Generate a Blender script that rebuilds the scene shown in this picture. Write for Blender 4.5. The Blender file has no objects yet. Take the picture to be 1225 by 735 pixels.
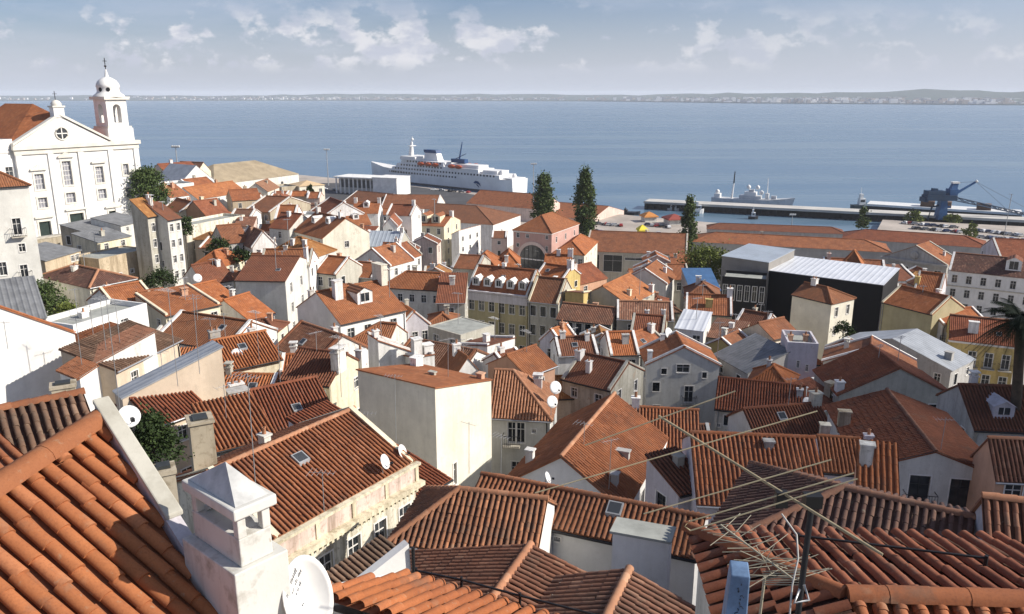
import bpy, bmesh, math, random
from mathutils import Vector, Matrix
R = math.radians
sc = bpy.context.scene
COL = sc.collection
random.seed(7)
# ------------------------------------------------------------------ camera
PITCH = 15.0; FPX = 953.0; CZ = 65.0
cam = bpy.data.cameras.new('camera'); camo = bpy.data.objects.new('camera', cam); COL.objects.link(camo)
cam.lens = 28.0; cam.sensor_width = 36.0; cam.clip_start = 0.2; cam.clip_end = 90000
camo.location = (0, 0, CZ); camo.rotation_euler = (R(90 - PITCH), 0, 0)
sc.camera = camo
# ------------------------------------------------------------------ sun + sky
SUN_EL, SUN_AZ = 33.0, 97.0          # azimuth clockwise from +Y (view direction)
sl = bpy.data.lights.new('sun', 'SUN'); so = bpy.data.objects.new('sun', sl); COL.objects.link(so)
sl.energy = 5.0; sl.angle = R(0.53); sl.color = (1.0, 0.93, 0.83)
so.rotation_euler = (R(90 - SUN_EL), 0, R(180 - SUN_AZ)); so.location = (60, -40, 120)
world = bpy.data.worlds.new('World'); sc.world = world; world.use_nodes = True
def build_world():
    nt = world.node_tree; nt.nodes.clear(); N = nt.nodes.new; L = nt.links.new
    out = N('ShaderNodeOutputWorld'); bg = N('ShaderNodeBackground'); bg.inputs['Strength'].default_value = 0.071
    sky = N('ShaderNodeTexSky'); sky.sky_type = 'NISHITA'; sky.sun_disc = False
    sky.sun_elevation = R(SUN_EL); sky.sun_rotation = R(SUN_AZ); sky.altitude = 60
    sky.air_density = 1.0; sky.dust_density = 1.2; sky.ozone_density = 2.5
    tint = N('ShaderNodeMixRGB'); tint.blend_type = 'MULTIPLY'; tint.inputs[0].default_value = 1
    tint.inputs[2].default_value = (0.86, 0.93, 1.16, 1)
    L(sky.outputs[0], tint.inputs[1])
    tc = N('ShaderNodeTexCoord'); sep = N('ShaderNodeSeparateXYZ'); L(tc.outputs['Generated'], sep.inputs[0])
    def math_(op, a, b=None, c=None):
        m = N('ShaderNodeMath'); m.operation = op
        for i, s in enumerate((a, b, c)):
            if s is None: continue
            if isinstance(s, (int, float)): m.inputs[i].default_value = s
            else: L(s, m.inputs[i])
        return m.outputs[0]
    yy = math_('MAXIMUM', math_('ABSOLUTE', sep.outputs[1]), 0.15)
    u = math_('DIVIDE', sep.outputs[0], yy); w = math_('DIVIDE', sep.outputs[2], yy)
    def noise(su, sw, scale, detail, off):
        cb = N('ShaderNodeCombineXYZ'); L(math_('MULTIPLY', u, su), cb.inputs[0]); L(math_('MULTIPLY', w, sw), cb.inputs[1]); cb.inputs[2].default_value = off
        n = N('ShaderNodeTexNoise'); n.inputs['Scale'].default_value = scale; n.inputs['Detail'].default_value = detail; n.inputs['Roughness'].default_value = 0.58
        L(cb.outputs[0], n.inputs['Vector']); return n.outputs[0]
    def ramp(v, a, b):
        m = N('ShaderNodeMapRange'); m.clamp = True; m.interpolation_type = 'SMOOTHSTEP'
        L(v, m.inputs[0]); m.inputs[1].default_value = a; m.inputs[2].default_value = b; return m.outputs[0]
    # cumulus row low over the horizon
    n1 = noise(1.0, 1.5, 19.0, 6, 3.3)
    big = noise(1.0, 1.2, 2.6, 2, 8.7)
    band = math_('MULTIPLY', ramp(w, 0.020, 0.042), math_('SUBTRACT', 1.0, ramp(w, 0.068, 0.118)))
    c1 = ramp(math_('ADD', n1, math_('MULTIPLY', big, 0.40)), 0.695, 0.80)
    c1 = math_('MULTIPLY', math_('MULTIPLY', c1, band), math_('SUBTRACT', 1.0, math_('MULTIPLY', ramp(u, -0.1, 0.5), 0.55)))
    # thin veil
    n2 = noise(0.6, 3.2, 5.0, 5, 1.7)
    c2 = math_('MULTIPLY', ramp(n2, 0.36, 0.68), math_('MULTIPLY', ramp(w, -0.02, 0.03), 0.38))
    right = ramp(u, -0.3, 0.65)
    c3 = math_('MULTIPLY', right, math_('MULTIPLY', ramp(w, -0.03, 0.01), 0.40))
    veil = N('ShaderNodeMixRGB'); L(math_('MAXIMUM', c2, c3), veil.inputs[0]); L(tint.outputs[0], veil.inputs[1]); veil.inputs[2].default_value = (6.5, 7.0, 8.3, 1)
    low = math_('MULTIPLY', math_('SUBTRACT', 1.0, ramp(w, 0.0, 0.12)), 0.8)
    hz = N('ShaderNodeMixRGB'); L(low, hz.inputs[0]); L(veil.outputs[0], hz.inputs[1]); hz.inputs[2].default_value = (6.7, 7.1, 8.2, 1); veil = hz
    # shaded bellies against lit tops
    n3 = noise(1.0, 2.0, 22.0, 4, 5.1)
    cc = N('ShaderNodeMixRGB'); L(ramp(n3, 0.4, 0.62), cc.inputs[0]); cc.inputs[1].default_value = (6.4, 6.7, 7.9, 1); cc.inputs[2].default_value = (9.3, 9.2, 9.6, 1)
    cum = N('ShaderNodeMixRGB'); L(math_('MULTIPLY', c1, 0.8), cum.inputs[0]); L(veil.outputs[0], cum.inputs[1]); L(cc.outputs[0], cum.inputs[2])
    L(cum.outputs[0], bg.inputs[0]); L(bg.outputs[0], out.inputs[0])
build_world()
vs = sc.view_settings; vs.view_transform = 'Standard'; vs.look = 'None'; vs.exposure = 0.38; vs.gamma = 1.0; vs.use_curve_mapping = False
sc.display_settings.display_device = 'sRGB'
sc.cycles.max_bounces = 6; sc.cycles.diffuse_bounces = 3; sc.cycles.glossy_bounces = 3; sc.cycles.transparent_max_bounces = 8; sc.cycles.volume_bounces = 1
sc.cycles.use_denoising = True
try: sc.cycles.denoiser = 'OPENIMAGEDENOISE'
except Exception: pass
# ------------------------------------------------------------------ picture -> world
cp, sp = math.cos(R(PITCH)), math.sin(R(PITCH))
def ray(px, py):
    u = (px - 612.5) / FPX; v = (367.5 - py) / FPX
    return Vector((u, cp + v * sp, -sp + v * cp))
def at(px, py, d):
    r = ray(px, py); return Vector((0, 0, CZ)) + r * (d / r.y)
def onz(px, py, z):
    r = ray(px, py); return Vector((0, 0, CZ)) + r * ((z - CZ) / r.z)
def proj(P):
    x, y, z = P[0], P[1], P[2] - CZ
    de = y * cp - z * sp; up = y * sp + z * cp
    return (612.5 + FPX * x / de, 367.5 - FPX * up / de)
DT = [(225, 520), (240, 400), (250, 330), (270, 250), (300, 200), (340, 150), (380, 120), (420, 95), (460, 78), (500, 60), (550, 45), (600, 38), (650, 28), (735, 12)]
def lerp_tab(T, x):
    if x <= T[0][0]: return T[0][1]
    for (a, va), (b, vb) in zip(T, T[1:]):
        if x <= b: return va + (vb - va) * (x - a) / (b - a)
    return T[-1][1]
def Dp(row): return lerp_tab(DT, row)
GT = [(-60, 52), (0, 50), (10, 47), (28, 37), (45, 32), (60, 29), (78, 25), (95, 22), (120, 19), (150, 17), (200, 11), (250, 6), (290, 2.6), (360, 1.5)]
def ground_z(x, y):
    z = lerp_tab(GT, y)
    if x < -45:                         # the hill under the church
        k = min(1, (-45 - x) / 40.0); k = k * k * (3 - 2 * k)
        z += k * 19 * math.exp(-((y - 160) / 62.0) ** 2)
    return z
# ------------------------------------------------------------------ materials
MATS = {}
def newmat(name):
    m = bpy.data.materials.new(name); m.use_nodes = True
    nt = m.node_tree; b = nt.nodes['Principled BSDF']; return m, nt, b
def mixc(nt, fac, a, b, mode='MIX'):
    n = nt.nodes.new('ShaderNodeMixRGB'); n.blend_type = mode
    for i, s in ((0, fac), (1, a), (2, b)):
        if isinstance(s, (int, float)): n.inputs[i].default_value = s
        elif isinstance(s, tuple): n.inputs[i].default_value = (*s[:3], 1)
        else: nt.links.new(s, n.inputs[i])
    return n.outputs[0]
def nz(nt, vec, scale, detail=4, rough=0.6):
    n = nt.nodes.new('ShaderNodeTexNoise'); n.inputs['Scale'].default_value = scale; n.inputs['Detail'].default_value = detail; n.inputs['Roughness'].default_value = rough
    if vec is not None: nt.links.new(vec, n.inputs['Vector'])
    return n.outputs[0]
def rmp(nt, v, a, b, lo=0.0, hi=1.0):
    m = nt.nodes.new('ShaderNodeMapRange'); m.clamp = True; nt.links.new(v, m.inputs[0])
    m.inputs[1].default_value = a; m.inputs[2].default_value = b; m.inputs[3].default_value = lo; m.inputs[4].default_value = hi
    return m.outputs[0]
def mth(nt, op, a, b=None):
    m = nt.nodes.new('ShaderNodeMath'); m.operation = op
    for i, s in enumerate((a, b)):
        if s is None: continue
        if isinstance(s, (int, float)): m.inputs[i].default_value = s
        else: nt.links.new(s, m.inputs[i])
    return m.outputs[0]
def mapping(nt, src, sc_):
    m = nt.nodes.new('ShaderNodeMapping'); nt.links.new(src, m.inputs[0]); m.inputs['Scale'].default_value = sc_; return m.outputs[0]
def geo_pos(nt):
    return nt.nodes.new('ShaderNodeNewGeometry').outputs['Position']
def bump(nt, b, h, strength, dist):
    n = nt.nodes.new('ShaderNodeBump'); n.inputs['Strength'].default_value = strength; n.inputs['Distance'].default_value = dist
    nt.links.new(h, n.inputs['Height']); nt.links.new(n.outputs[0], b.inputs['Normal'])
PL = {'white': (0.80, 0.79, 0.76), 'offwhite': (0.66, 0.65, 0.60), 'cream': (0.74, 0.67, 0.50), 'palecream': (0.76, 0.72, 0.60), 'yellow': (0.60, 0.46, 0.19),
      'olive': (0.44, 0.39, 0.24), 'pink': (0.55, 0.35, 0.30), 'palepink': (0.70, 0.56, 0.49), 'stone': (0.47, 0.41, 0.31), 'grey': (0.44, 0.43, 0.41),
      'beige': (0.62, 0.51, 0.39), 'dirty': (0.50, 0.48, 0.41), 'salmon': (0.60, 0.36, 0.24), 'lilac': (0.60, 0.57, 0.60), 'ochre': (0.54, 0.44, 0.31)}
def plaster(c, dirt=0.35):
    k = ('pl', c, dirt)
    if k in MATS: return MATS[k]
    m, nt, b = newmat('plaster_' + c); base = PL[c]
    pos = geo_pos(nt)
    big = nz(nt, pos, 0.32, 5, 0.65); st = nz(nt, mapping(nt, pos, (1.6, 1.6, 0.16)), 1.0, 5, 0.7); fine = nz(nt, pos, 3.5, 4, 0.7)
    dk = tuple(v * 0.46 * w for v, w in zip(base, (1.0, 0.95, 0.86)))
    lt = tuple(min(0.86, v * 1.05) for v in base); oi = nt.nodes.new('ShaderNodeObjectInfo').outputs['Random']
    own = rmp(nt, oi, 0.0, 1.0, 0.45, 1.5)
    c1 = mixc(nt, rmp(nt, big, 0.34, 0.66), lt, tuple(v * 0.82 for v in base))
    c2 = mixc(nt, mth(nt, 'MULTIPLY', mth(nt, 'MULTIPLY', rmp(nt, st, 0.46, 0.74), dirt * 1.5), own), c1, dk)
    c3 = mixc(nt, mth(nt, 'MULTIPLY', mth(nt, 'MULTIPLY', rmp(nt, fine, 0.52, 0.72), dirt), own), c2, dk)
    pt = nz(nt, mapping(nt, pos, (1, 1, .8)), 0.75, 6, 0.7)
    c3 = mixc(nt, mth(nt, 'MULTIPLY', rmp(nt, pt, 0.635, 0.65), min(1.0, dirt * 1.3)), c3, (0.40, 0.34, 0.27))
    nt.links.new(c3, b.inputs['Base Color']); b.inputs['Roughness'].default_value = 0.93; b.inputs['Specular IOR Level'].default_value = 0.15
    bump(nt, b, fine, 0.25, 0.03)
    MATS[k] = m; return m
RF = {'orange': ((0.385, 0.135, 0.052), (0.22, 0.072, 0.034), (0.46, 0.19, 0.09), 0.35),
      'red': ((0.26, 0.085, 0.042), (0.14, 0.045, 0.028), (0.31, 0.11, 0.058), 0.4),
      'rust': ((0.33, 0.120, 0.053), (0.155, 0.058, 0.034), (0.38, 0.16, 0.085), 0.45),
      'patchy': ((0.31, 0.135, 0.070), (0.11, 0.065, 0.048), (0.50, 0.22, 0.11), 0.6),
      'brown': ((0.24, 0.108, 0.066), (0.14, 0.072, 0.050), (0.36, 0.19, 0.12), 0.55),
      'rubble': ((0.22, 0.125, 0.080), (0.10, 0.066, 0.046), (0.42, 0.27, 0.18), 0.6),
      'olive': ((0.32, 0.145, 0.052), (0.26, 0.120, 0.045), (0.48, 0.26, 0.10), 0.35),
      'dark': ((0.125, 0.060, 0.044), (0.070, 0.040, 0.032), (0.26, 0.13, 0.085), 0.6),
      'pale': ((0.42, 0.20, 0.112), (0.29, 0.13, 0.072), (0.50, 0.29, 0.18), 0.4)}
TP, TL = 0.25, 0.42
def tilemat(c, geo=False):
    k = ('rf', c, geo)
    if k in MATS: return MATS[k]
    m, nt, b = newmat('clay_tiles_' + c); base, dk, lt, wear = RF[c]
    uv = nt.nodes.new('ShaderNodeUVMap').outputs[0]; sp_ = nt.nodes.new('ShaderNodeSeparateXYZ'); nt.links.new(uv, sp_.inputs[0])
    a = mth(nt, 'DIVIDE', sp_.outputs[0], TP); r = mth(nt, 'DIVIDE', sp_.outputs[1], TL)
    cb = nt.nodes.new('ShaderNodeCombineXYZ'); nt.links.new(mth(nt, 'FLOOR', a), cb.inputs[0]); nt.links.new(mth(nt, 'FLOOR', r), cb.inputs[1])
    wn = nt.nodes.new('ShaderNodeTexWhiteNoise'); wn.noise_dimensions = '2D'; nt.links.new(cb.outputs[0], wn.inputs['Vector'])
    pos = geo_pos(nt); big = nz(nt, pos, 0.55, 5, 0.65); fine = nz(nt, pos, 6.0, 4, 0.7)
    c0 = mixc(nt, rmp(nt, wn.outputs['Value'], 0.0, 1.0), tuple(v * 0.86 for v in base), tuple(v * 1.12 for v in base))
    c1 = mixc(nt, mth(nt, 'MULTIPLY', rmp(nt, wn.outputs['Value'], 0.82, 0.97), 0.25 + wear * 0.9), c0, lt)
    c2 = mixc(nt, mth(nt, 'MULTIPLY', rmp(nt, big, 0.44, 0.72), 0.35 + wear), c1, dk)
    c3 = mixc(nt, mth(nt, 'MULTIPLY', rmp(nt, fine, 0.5, 0.75), 0.15 + wear * 0.6), c2, tuple(v * 0.9 for v in dk))
    c4 = mixc(nt, mth(nt, 'MULTIPLY', rmp(nt, nz(nt, pos, 2.3, 3), 0.64, 0.74), wear * 0.5), c3, (0.34, 0.31, 0.22))
    oi = nt.nodes.new('ShaderNodeObjectInfo')
    c4 = mixc(nt, rmp(nt, oi.outputs['Random'], 0.45, 1.0, 0.0, 0.75), c4, mixc(nt, 0.4, mixc(nt, 1.0, c4, (0.60, 0.66, 0.72), 'MULTIPLY'), (0.17, 0.105, 0.07)))
    c4 = mixc(nt, rmp(nt, oi.outputs['Random'], 0.0, 0.3, 0.45, 0.0), c4, mixc(nt, 1.0, c4, (1.15, 1.45, 1.6), 'MULTIPLY'))
    c4 = mixc(nt, mth(nt, 'MULTIPLY', rmp(nt, nz(nt, pos, 0.9, 6, 0.75), 0.55, 0.68), 0.30 + wear * .5), c4, (0.13, 0.095, 0.07))
    nt.links.new(c4, b.inputs['Base Color']); b.inputs['Roughness'].default_value = 0.88; b.inputs['Specular IOR Level'].default_value = 0.18
    if not geo:
        prof = mth(nt, 'ABSOLUTE', mth(nt, 'SINE', mth(nt, 'MULTIPLY', a, math.pi)))
        step = mth(nt, 'MULTIPLY', mth(nt, 'FRACT', r), -0.3)
        bump(nt, b, mth(nt, 'ADD', prof, step), 0.8, 0.07)
    else:
        gr = nz(nt, pos, 38.0, 4, 0.75); bump(nt, b, mth(nt, 'ADD', fine, mth(nt, 'MULTIPLY', gr, .5)), 0.4, 0.012)
        c5 = mixc(nt, mth(nt, 'MULTIPLY', rmp(nt, gr, 0.48, 0.72), 0.45), c4, tuple(v * 0.75 for v in dk))
        c5 = mixc(nt, mth(nt, 'MULTIPLY', rmp(nt, nz(nt, pos, 9.0, 5, 0.75), 0.60, 0.70), 0.22 + wear * .5), c5, (0.30, 0.27, 0.19))
        nt.links.new(c5, b.inputs['Base Color'])
    MATS[k] = m; return m
def flatmat(name, col, rough=0.7, var=0.2, scale=0.6, metal=0.0, ribs=0.0, spec=0.3):
    k = ('fl', name)
    if k in MATS: return MATS[k]
    m, nt, b = newmat(name); pos = geo_pos(nt)
    n1 = nz(nt, pos, scale, 5, 0.65); n2 = nz(nt, pos, scale * 7, 3, 0.6)
    c1 = mixc(nt, rmp(nt, n1, 0.35, 0.68), tuple(min(.85, v * (1 + var * 0.5)) for v in col), tuple(v * (1 - var) for v in col))
    c2 = mixc(nt, mth(nt, 'MULTIPLY', rmp(nt, n2, 0.55, 0.75), var), c1, tuple(v * 0.6 for v in col))
    nt.links.new(c2, b.inputs['Base Color']); b.inputs['Roughness'].default_value = rough; b.inputs['Metallic'].default_value = metal; b.inputs['Specular IOR Level'].default_value = spec
    if ribs:
        uv = nt.nodes.new('ShaderNodeUVMap').outputs[0]; s_ = nt.nodes.new('ShaderNodeSeparateXYZ'); nt.links.new(uv, s_.inputs[0])
        bump(nt, b, mth(nt, 'POWER', mth(nt, 'ABSOLUTE', mth(nt, 'SINE', mth(nt, 'MULTIPLY', s_.outputs[0], math.pi / ribs))), 6), 0.7, 0.06)
    MATS[k] = m; return m
TRIM = lambda: flatmat('painted_trim', (0.74, 0.72, 0.68), 0.7, 0.12, 2)
STONE = lambda: flatmat('limestone_trim', (0.50, 0.46, 0.38), 0.9, 0.25, 1.5)
SHUT = lambda: flatmat('dark_shutter', (0.045, 0.05, 0.05), 0.6, 0.3, 2)
IRON = lambda: flatmat('black_iron', (0.018, 0.018, 0.02), 0.5, 0.3, 4)
STEEL = lambda: flatmat('galvanised_steel', (0.42, 0.43, 0.44), 0.45, 0.2, 3, 0.6)
CONC = lambda: flatmat('concrete', (0.40, 0.385, 0.35), 0.9, 0.3, 1.2)
def glass():
    if 'glass' in MATS: return MATS['glass']
    m, nt, b = newmat('window_glass'); pos = geo_pos(nt); n = nz(nt, pos, 0.7, 2)
    nt.links.new(mixc(nt, rmp(nt, n, 0.4, 0.6), (0.014, 0.018, 0.022), (0.05, 0.055, 0.06)), b.inputs['Base Color'])
    b.inputs['Roughness'].default_value = 0.08; b.inputs['Specular IOR Level'].default_value = 0.5
    MATS['glass'] = m; return m
def roofmat(c, geo=False):
    if c in RF: return tilemat(c, geo)
    return {'slate': lambda: flatmat('grey_slate', (0.19, 0.195, 0.20), 0.7, 0.3, 0.8, ribs=0.5),
            'zinc': lambda: flatmat('zinc_sheet', (0.40, 0.42, 0.44), 0.5, 0.22, 0.5, 0.35, ribs=0.6),
            'bluemetal': lambda: flatmat('pale_blue_sheet', (0.42, 0.47, 0.52), 0.45, 0.15, 0.4, 0.2, ribs=0.8),
            'whitemetal': lambda: flatmat('white_sheet', (0.68, 0.70, 0.73), 0.4, 0.10, 0.3, 0.1, ribs=1.0),
            'tarp': lambda: flatmat('blue_tarpaulin', (0.06, 0.135, 0.27), 0.6, 0.2, 0.8),
            'deck': lambda: flatmat('roof_screed', (0.33, 0.34, 0.31), 0.95, 0.25, 0.8),
            'tan': lambda: flatmat('tan_tiles', (0.34, 0.275, 0.185), 0.9, 0.25, 0.25, ribs=0.5),
            'sand': lambda: flatmat('sand_tiles', (0.60, 0.44, 0.26), 0.9, 0.15, 0.4, ribs=0.4)}[c]()
# ------------------------------------------------------------------ mesh builder
class MB:
    def __init__(s): s.v = []; s.f = []; s.m = []; s.uv = []; s.mats = []; s.sm = []
    def mi(s, mat):
        if mat not in s.mats: s.mats.append(mat)
        return s.mats.index(mat)
    def poly(s, pts, mat, uv=None, smooth=False):
        i = len(s.v); s.v += [tuple(p) for p in pts]; s.f.append(tuple(range(i, i + len(pts)))); s.m.append(s.mi(mat)); s.uv.append(uv); s.sm.append(smooth)
    def mesh(s, verts, faces, mat, smooth=False, uvs=None):
        i = len(s.v); s.v += [tuple(p) for p in verts]; k = s.mi(mat)
        for n, f in enumerate(faces):
            s.f.append(tuple(a + i for a in f)); s.m.append(k); s.uv.append(uvs[n] if uvs else None); s.sm.append(smooth)
    def box(s, a, b, mat):
        x0, y0, z0 = a; x1, y1, z1 = b
        s.mesh([(x0, y0, z0), (x1, y0, z0), (x1, y1, z0), (x0, y1, z0), (x0, y0, z1), (x1, y0, z1), (x1, y1, z1), (x0, y1, z1)],
               [(0, 3, 2, 1), (4, 5, 6, 7), (0, 1, 5, 4), (1, 2, 6, 5), (2, 3, 7, 6), (3, 0, 4, 7)], mat)
    def hexa(s, lo, hi, mat):       # two quads, bottom and top
        s.mesh(list(lo) + list(hi), [(3, 2, 1, 0), (4, 5, 6, 7), (0, 1, 5, 4), (1, 2, 6, 5), (2, 3, 7, 6), (3, 0, 4, 7)], mat)
    def beam(s, a, b, w, h, mat, down=0.0):   # box from a to b, width w, rising h above the line
        a = Vector(a); b = Vector(b); d = (b - a); dh = Vector((d.x, d.y, 0))
        if dh.length < 1e-6: dh = Vector((1, 0, 0))
        n = Vector((-dh.y, dh.x, 0)).normalized() * (w / 2); up = Vector((0, 0, h)); dn = Vector((0, 0, -down))
        s.hexa([a - n + dn, b - n + dn, b + n + dn, a + n + dn], [a - n + up, b - n + up, b + n + up, a + n + up], mat)
    def tube(s, pts, r, mat, n=6, cap=True, r1=None, smooth=True):
        pts = [Vector(p) for p in pts]; rings = []
        for i, p in enumerate(pts):
            t = (pts[min(i + 1, len(pts) - 1)] - pts[max(i - 1, 0)]).normalized()
            ref = Vector((0, 0, 1)) if abs(t.z) < 0.9 else Vector((1, 0, 0))
            x = t.cross(ref).normalized(); y = t.cross(x)
            rr = r if r1 is None else r + (r1 - r) * i / (len(pts) - 1)
            rings.append([p + (x * math.cos(2 * math.pi * k / n) + y * math.sin(2 * math.pi * k / n)) * rr for k in range(n)])
        V = [q for rg in rings for q in rg]; F = []
        for i in range(len(pts) - 1):
            for k in range(n):
                F.append((i * n + k, i * n + (k + 1) % n, (i + 1) * n + (k + 1) % n, (i + 1) * n + k))
        s.mesh(V, F, mat, smooth)
        if cap:
            s.poly(list(reversed(rings[0])), mat); s.poly(rings[-1], mat)
    def lathe(s, prof, c, mat, n=16, smooth=True):
        V = []; F = []
        for r, z in prof:
            for k in range(n):
                a = 2 * math.pi * k / n; V.append((c[0] + r * math.cos(a), c[1] + r * math.sin(a), c[2] + z))
        for i in range(len(prof) - 1):
            for k in range(n):
                F.append((i * n + k, i * n + (k + 1) % n, (i + 1) * n + (k + 1) % n, (i + 1) * n + k))
        s.mesh(V, F, mat, smooth)
    def data(s, name):
        me = bpy.data.meshes.new(name); me.from_pydata(s.v, [], s.f)
        for m in s.mats: me.materials.append(m)
        me.polygons.foreach_set('material_index', s.m); me.polygons.foreach_set('use_smooth', s.sm)
        if any(u is not None for u in s.uv):
            ul = me.uv_layers.new(name='UVMap'); buf = []
            for f, u in zip(s.f, s.uv):
                for q in (u if u is not None else [(0.0, 0.0)] * len(f)): buf += [q[0], q[1]]
            ul.data.foreach_set('uv', buf)
        me.update(); return me
    def build(s, name, parent=None):
        o = bpy.data.objects.new(name, s.data(name)); COL.objects.link(o)
        if parent: o.parent = parent
        return o
def link(name, me, parent=None, loc=(0, 0, 0)):
    o = bpy.data.objects.new(name, me); COL.objects.link(o); o.location = loc
    if parent: o.parent = parent
    return o
def bevel(o, w=.012):
    m = o.modifiers.new('Bevel', 'BEVEL'); m.width = w; m.segments = 2; m.limit_method = 'ANGLE'; return o
def tag(o, label=None, cat=None, group=None, kind=None):
    if label: o['label'] = label
    if cat: o['category'] = cat
    if group: o['group'] = group
    if kind: o['kind'] = kind
    return o
def thing(name, label, cat, loc=(0, 0, 0), rz=0.0, group=None):
    o = bpy.data.objects.new(name, None); COL.objects.link(o); o.location = loc; o.rotation_euler = (0, 0, rz); o.empty_display_size = 0.3
    return tag(o, label, cat, group)
def copy_tree(root, loc, rz=None, label=None, scale=None):
    r = root.copy(); COL.objects.link(r); r.location = loc
    if rz is not None: r.rotation_euler = (0, 0, rz)
    if label: r['label'] = label
    if scale: r.scale = scale
    for c in list(root.children):
        k = c.copy(); COL.objects.link(k); k.parent = r
        for g in list(c.children):
            q = g.copy(); COL.objects.link(q); q.parent = k
    return r
# ------------------------------------------------------------------ tiles as geometry
def tiles_geo(mb, poly, e, up, mat, seed=0, pitch=TP, tl=TL, rad=0.08, seg=5, jit=1.0):
    rnd = random.Random(seed); o = Vector(poly[0]); e = e.normalized(); up = up.normalized(); n = e.cross(up).normalized()
    P = [((Vector(p) - o).dot(e), (Vector(p) - o).dot(up)) for p in poly]
    umin = min(p[0] for p in P); umax = max(p[0] for p in P)
    k = 0; ncol = max(1, int(round((umax - umin) / pitch))); pt = (umax - umin) / ncol
    for k in range(ncol):
        uc = umin + (k + 0.5) * pt; vs_ = []
        for (a, va), (b, vb) in zip(P, P[1:] + P[:1]):
            if (a - uc) * (b - uc) <= 0 and abs(a - b) > 1e-9: vs_.append(va + (vb - va) * (uc - a) / (b - a))
        if len(vs_) < 2: continue
        v0, v1 = min(vs_), max(vs_); j = 0; v = v0 - 0.03 + rnd.random() * 0.03
        while v < v1 - 0.05:
            w = min(v + tl * 1.1, v1); V = []; F = []; U = []
            du = (rnd.random() - .5) * 0.025 * jit; dz = rnd.random() * 0.012 * jit + 0.022 * math.sin(uc * 1.15 + seed) * math.sin(v * .9 + seed * 2.1) + 0.022; sl_ = rnd.uniform(-.10, .02) if rnd.random() < .03 else 0; sk = (rnd.random() - .5) * 0.02 * jit
            for vv, r_, lift in ((v, rad * 1.03, 0.010 + dz), (w, rad * 0.95, 0.001 + dz * .85)):
                for q in range(seg + 1):
                    t = math.pi * q / seg
                    V.append(o + e * (uc + du + (sk if vv == w else 0) - r_ * math.cos(t)) + up * (vv + sl_) + n * (lift + r_ * 0.92 * math.sin(t)))
            uvp = (k * TP + TP * .5, j * TL + TL * .5)
            for q in range(seg): F.append((q, q + 1, seg + 2 + q, seg + 1 + q)); U.append([uvp] * 4)
            mb.mesh(V, F, mat, True, U)
            mb.poly([V[q] for q in range(seg + 1)], mat, [uvp] * (seg + 1))
            v += tl; j += 1
def CHAN(mat):                          # darker channel tiles: shadow between the covers put into the colour, plus dirt
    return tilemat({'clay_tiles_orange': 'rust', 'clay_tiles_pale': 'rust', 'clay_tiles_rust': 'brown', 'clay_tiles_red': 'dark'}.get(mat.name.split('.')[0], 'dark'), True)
def slab(mb, poly, e, up, mat, geo, seed=0, th=0.10, under=None):
    o = Vector(poly[0]); e = e.normalized(); up = up.normalized(); P = [Vector(p) for p in poly]
    uv = [((p - o).dot(e) + seed % 7 * 1.2, (p - o).dot(up)) for p in P]
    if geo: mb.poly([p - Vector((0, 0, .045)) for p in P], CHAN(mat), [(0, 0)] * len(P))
    else: mb.poly(P, mat, uv)
    dn = Vector((0, 0, -th)); Q = [p + dn for p in P]
    mb.poly(list(reversed(Q)), under or mat, [(0, 0)] * len(P))
    for i in range(len(P)):
        j = (i + 1) % len(P); mb.poly([Q[i], Q[j], P[j], P[i]], mat, [(0.1, 0.1)] * 4)
    if geo: tiles_geo(mb, poly, e, up, mat, seed)
def ridge_caps(mb, a, b, mat, r=0.12, geo=False):
    a = Vector(a); b = Vector(b); d = b - a; Ln = d.length
    if Ln < .05: return
    t = d / Ln; s_ = t.cross(Vector((0, 0, 1)))
    if s_.length < 1e-5: return
    s_.normalize(); n = s_.cross(t)
    st = 0.42 if geo else Ln; N = max(1, int(Ln / st)); sg = 6
    for i in range(N):
        p0 = a + t * (Ln * i / N); p1 = a + t * (Ln * (i + 1) / N + (0.03 if geo else 0)); V = []
        for p, rr, l in ((p0, r, 0.0), (p1, r * (1.12 if geo else 1), 0.01 if geo else 0)):
            for q in range(sg + 1):
                an = math.pi * q / sg; V.append(p + s_ * (rr * math.cos(an)) + n * (rr * math.sin(an) + l - 0.02))
        uvp = (i * TP + .1, 40.1)
        mb.mesh(V, [(q, q + 1, sg + 2 + q, sg + 1 + q) for q in range(sg)], mat, True, [[uvp] * 4] * sg)
        mb.poly([V[sg + 1 + q] for q in range(sg + 1)], mat, [uvp] * (sg + 1)); mb.poly([V[sg - q] for q in range(sg + 1)], mat, [uvp] * (sg + 1))
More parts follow.
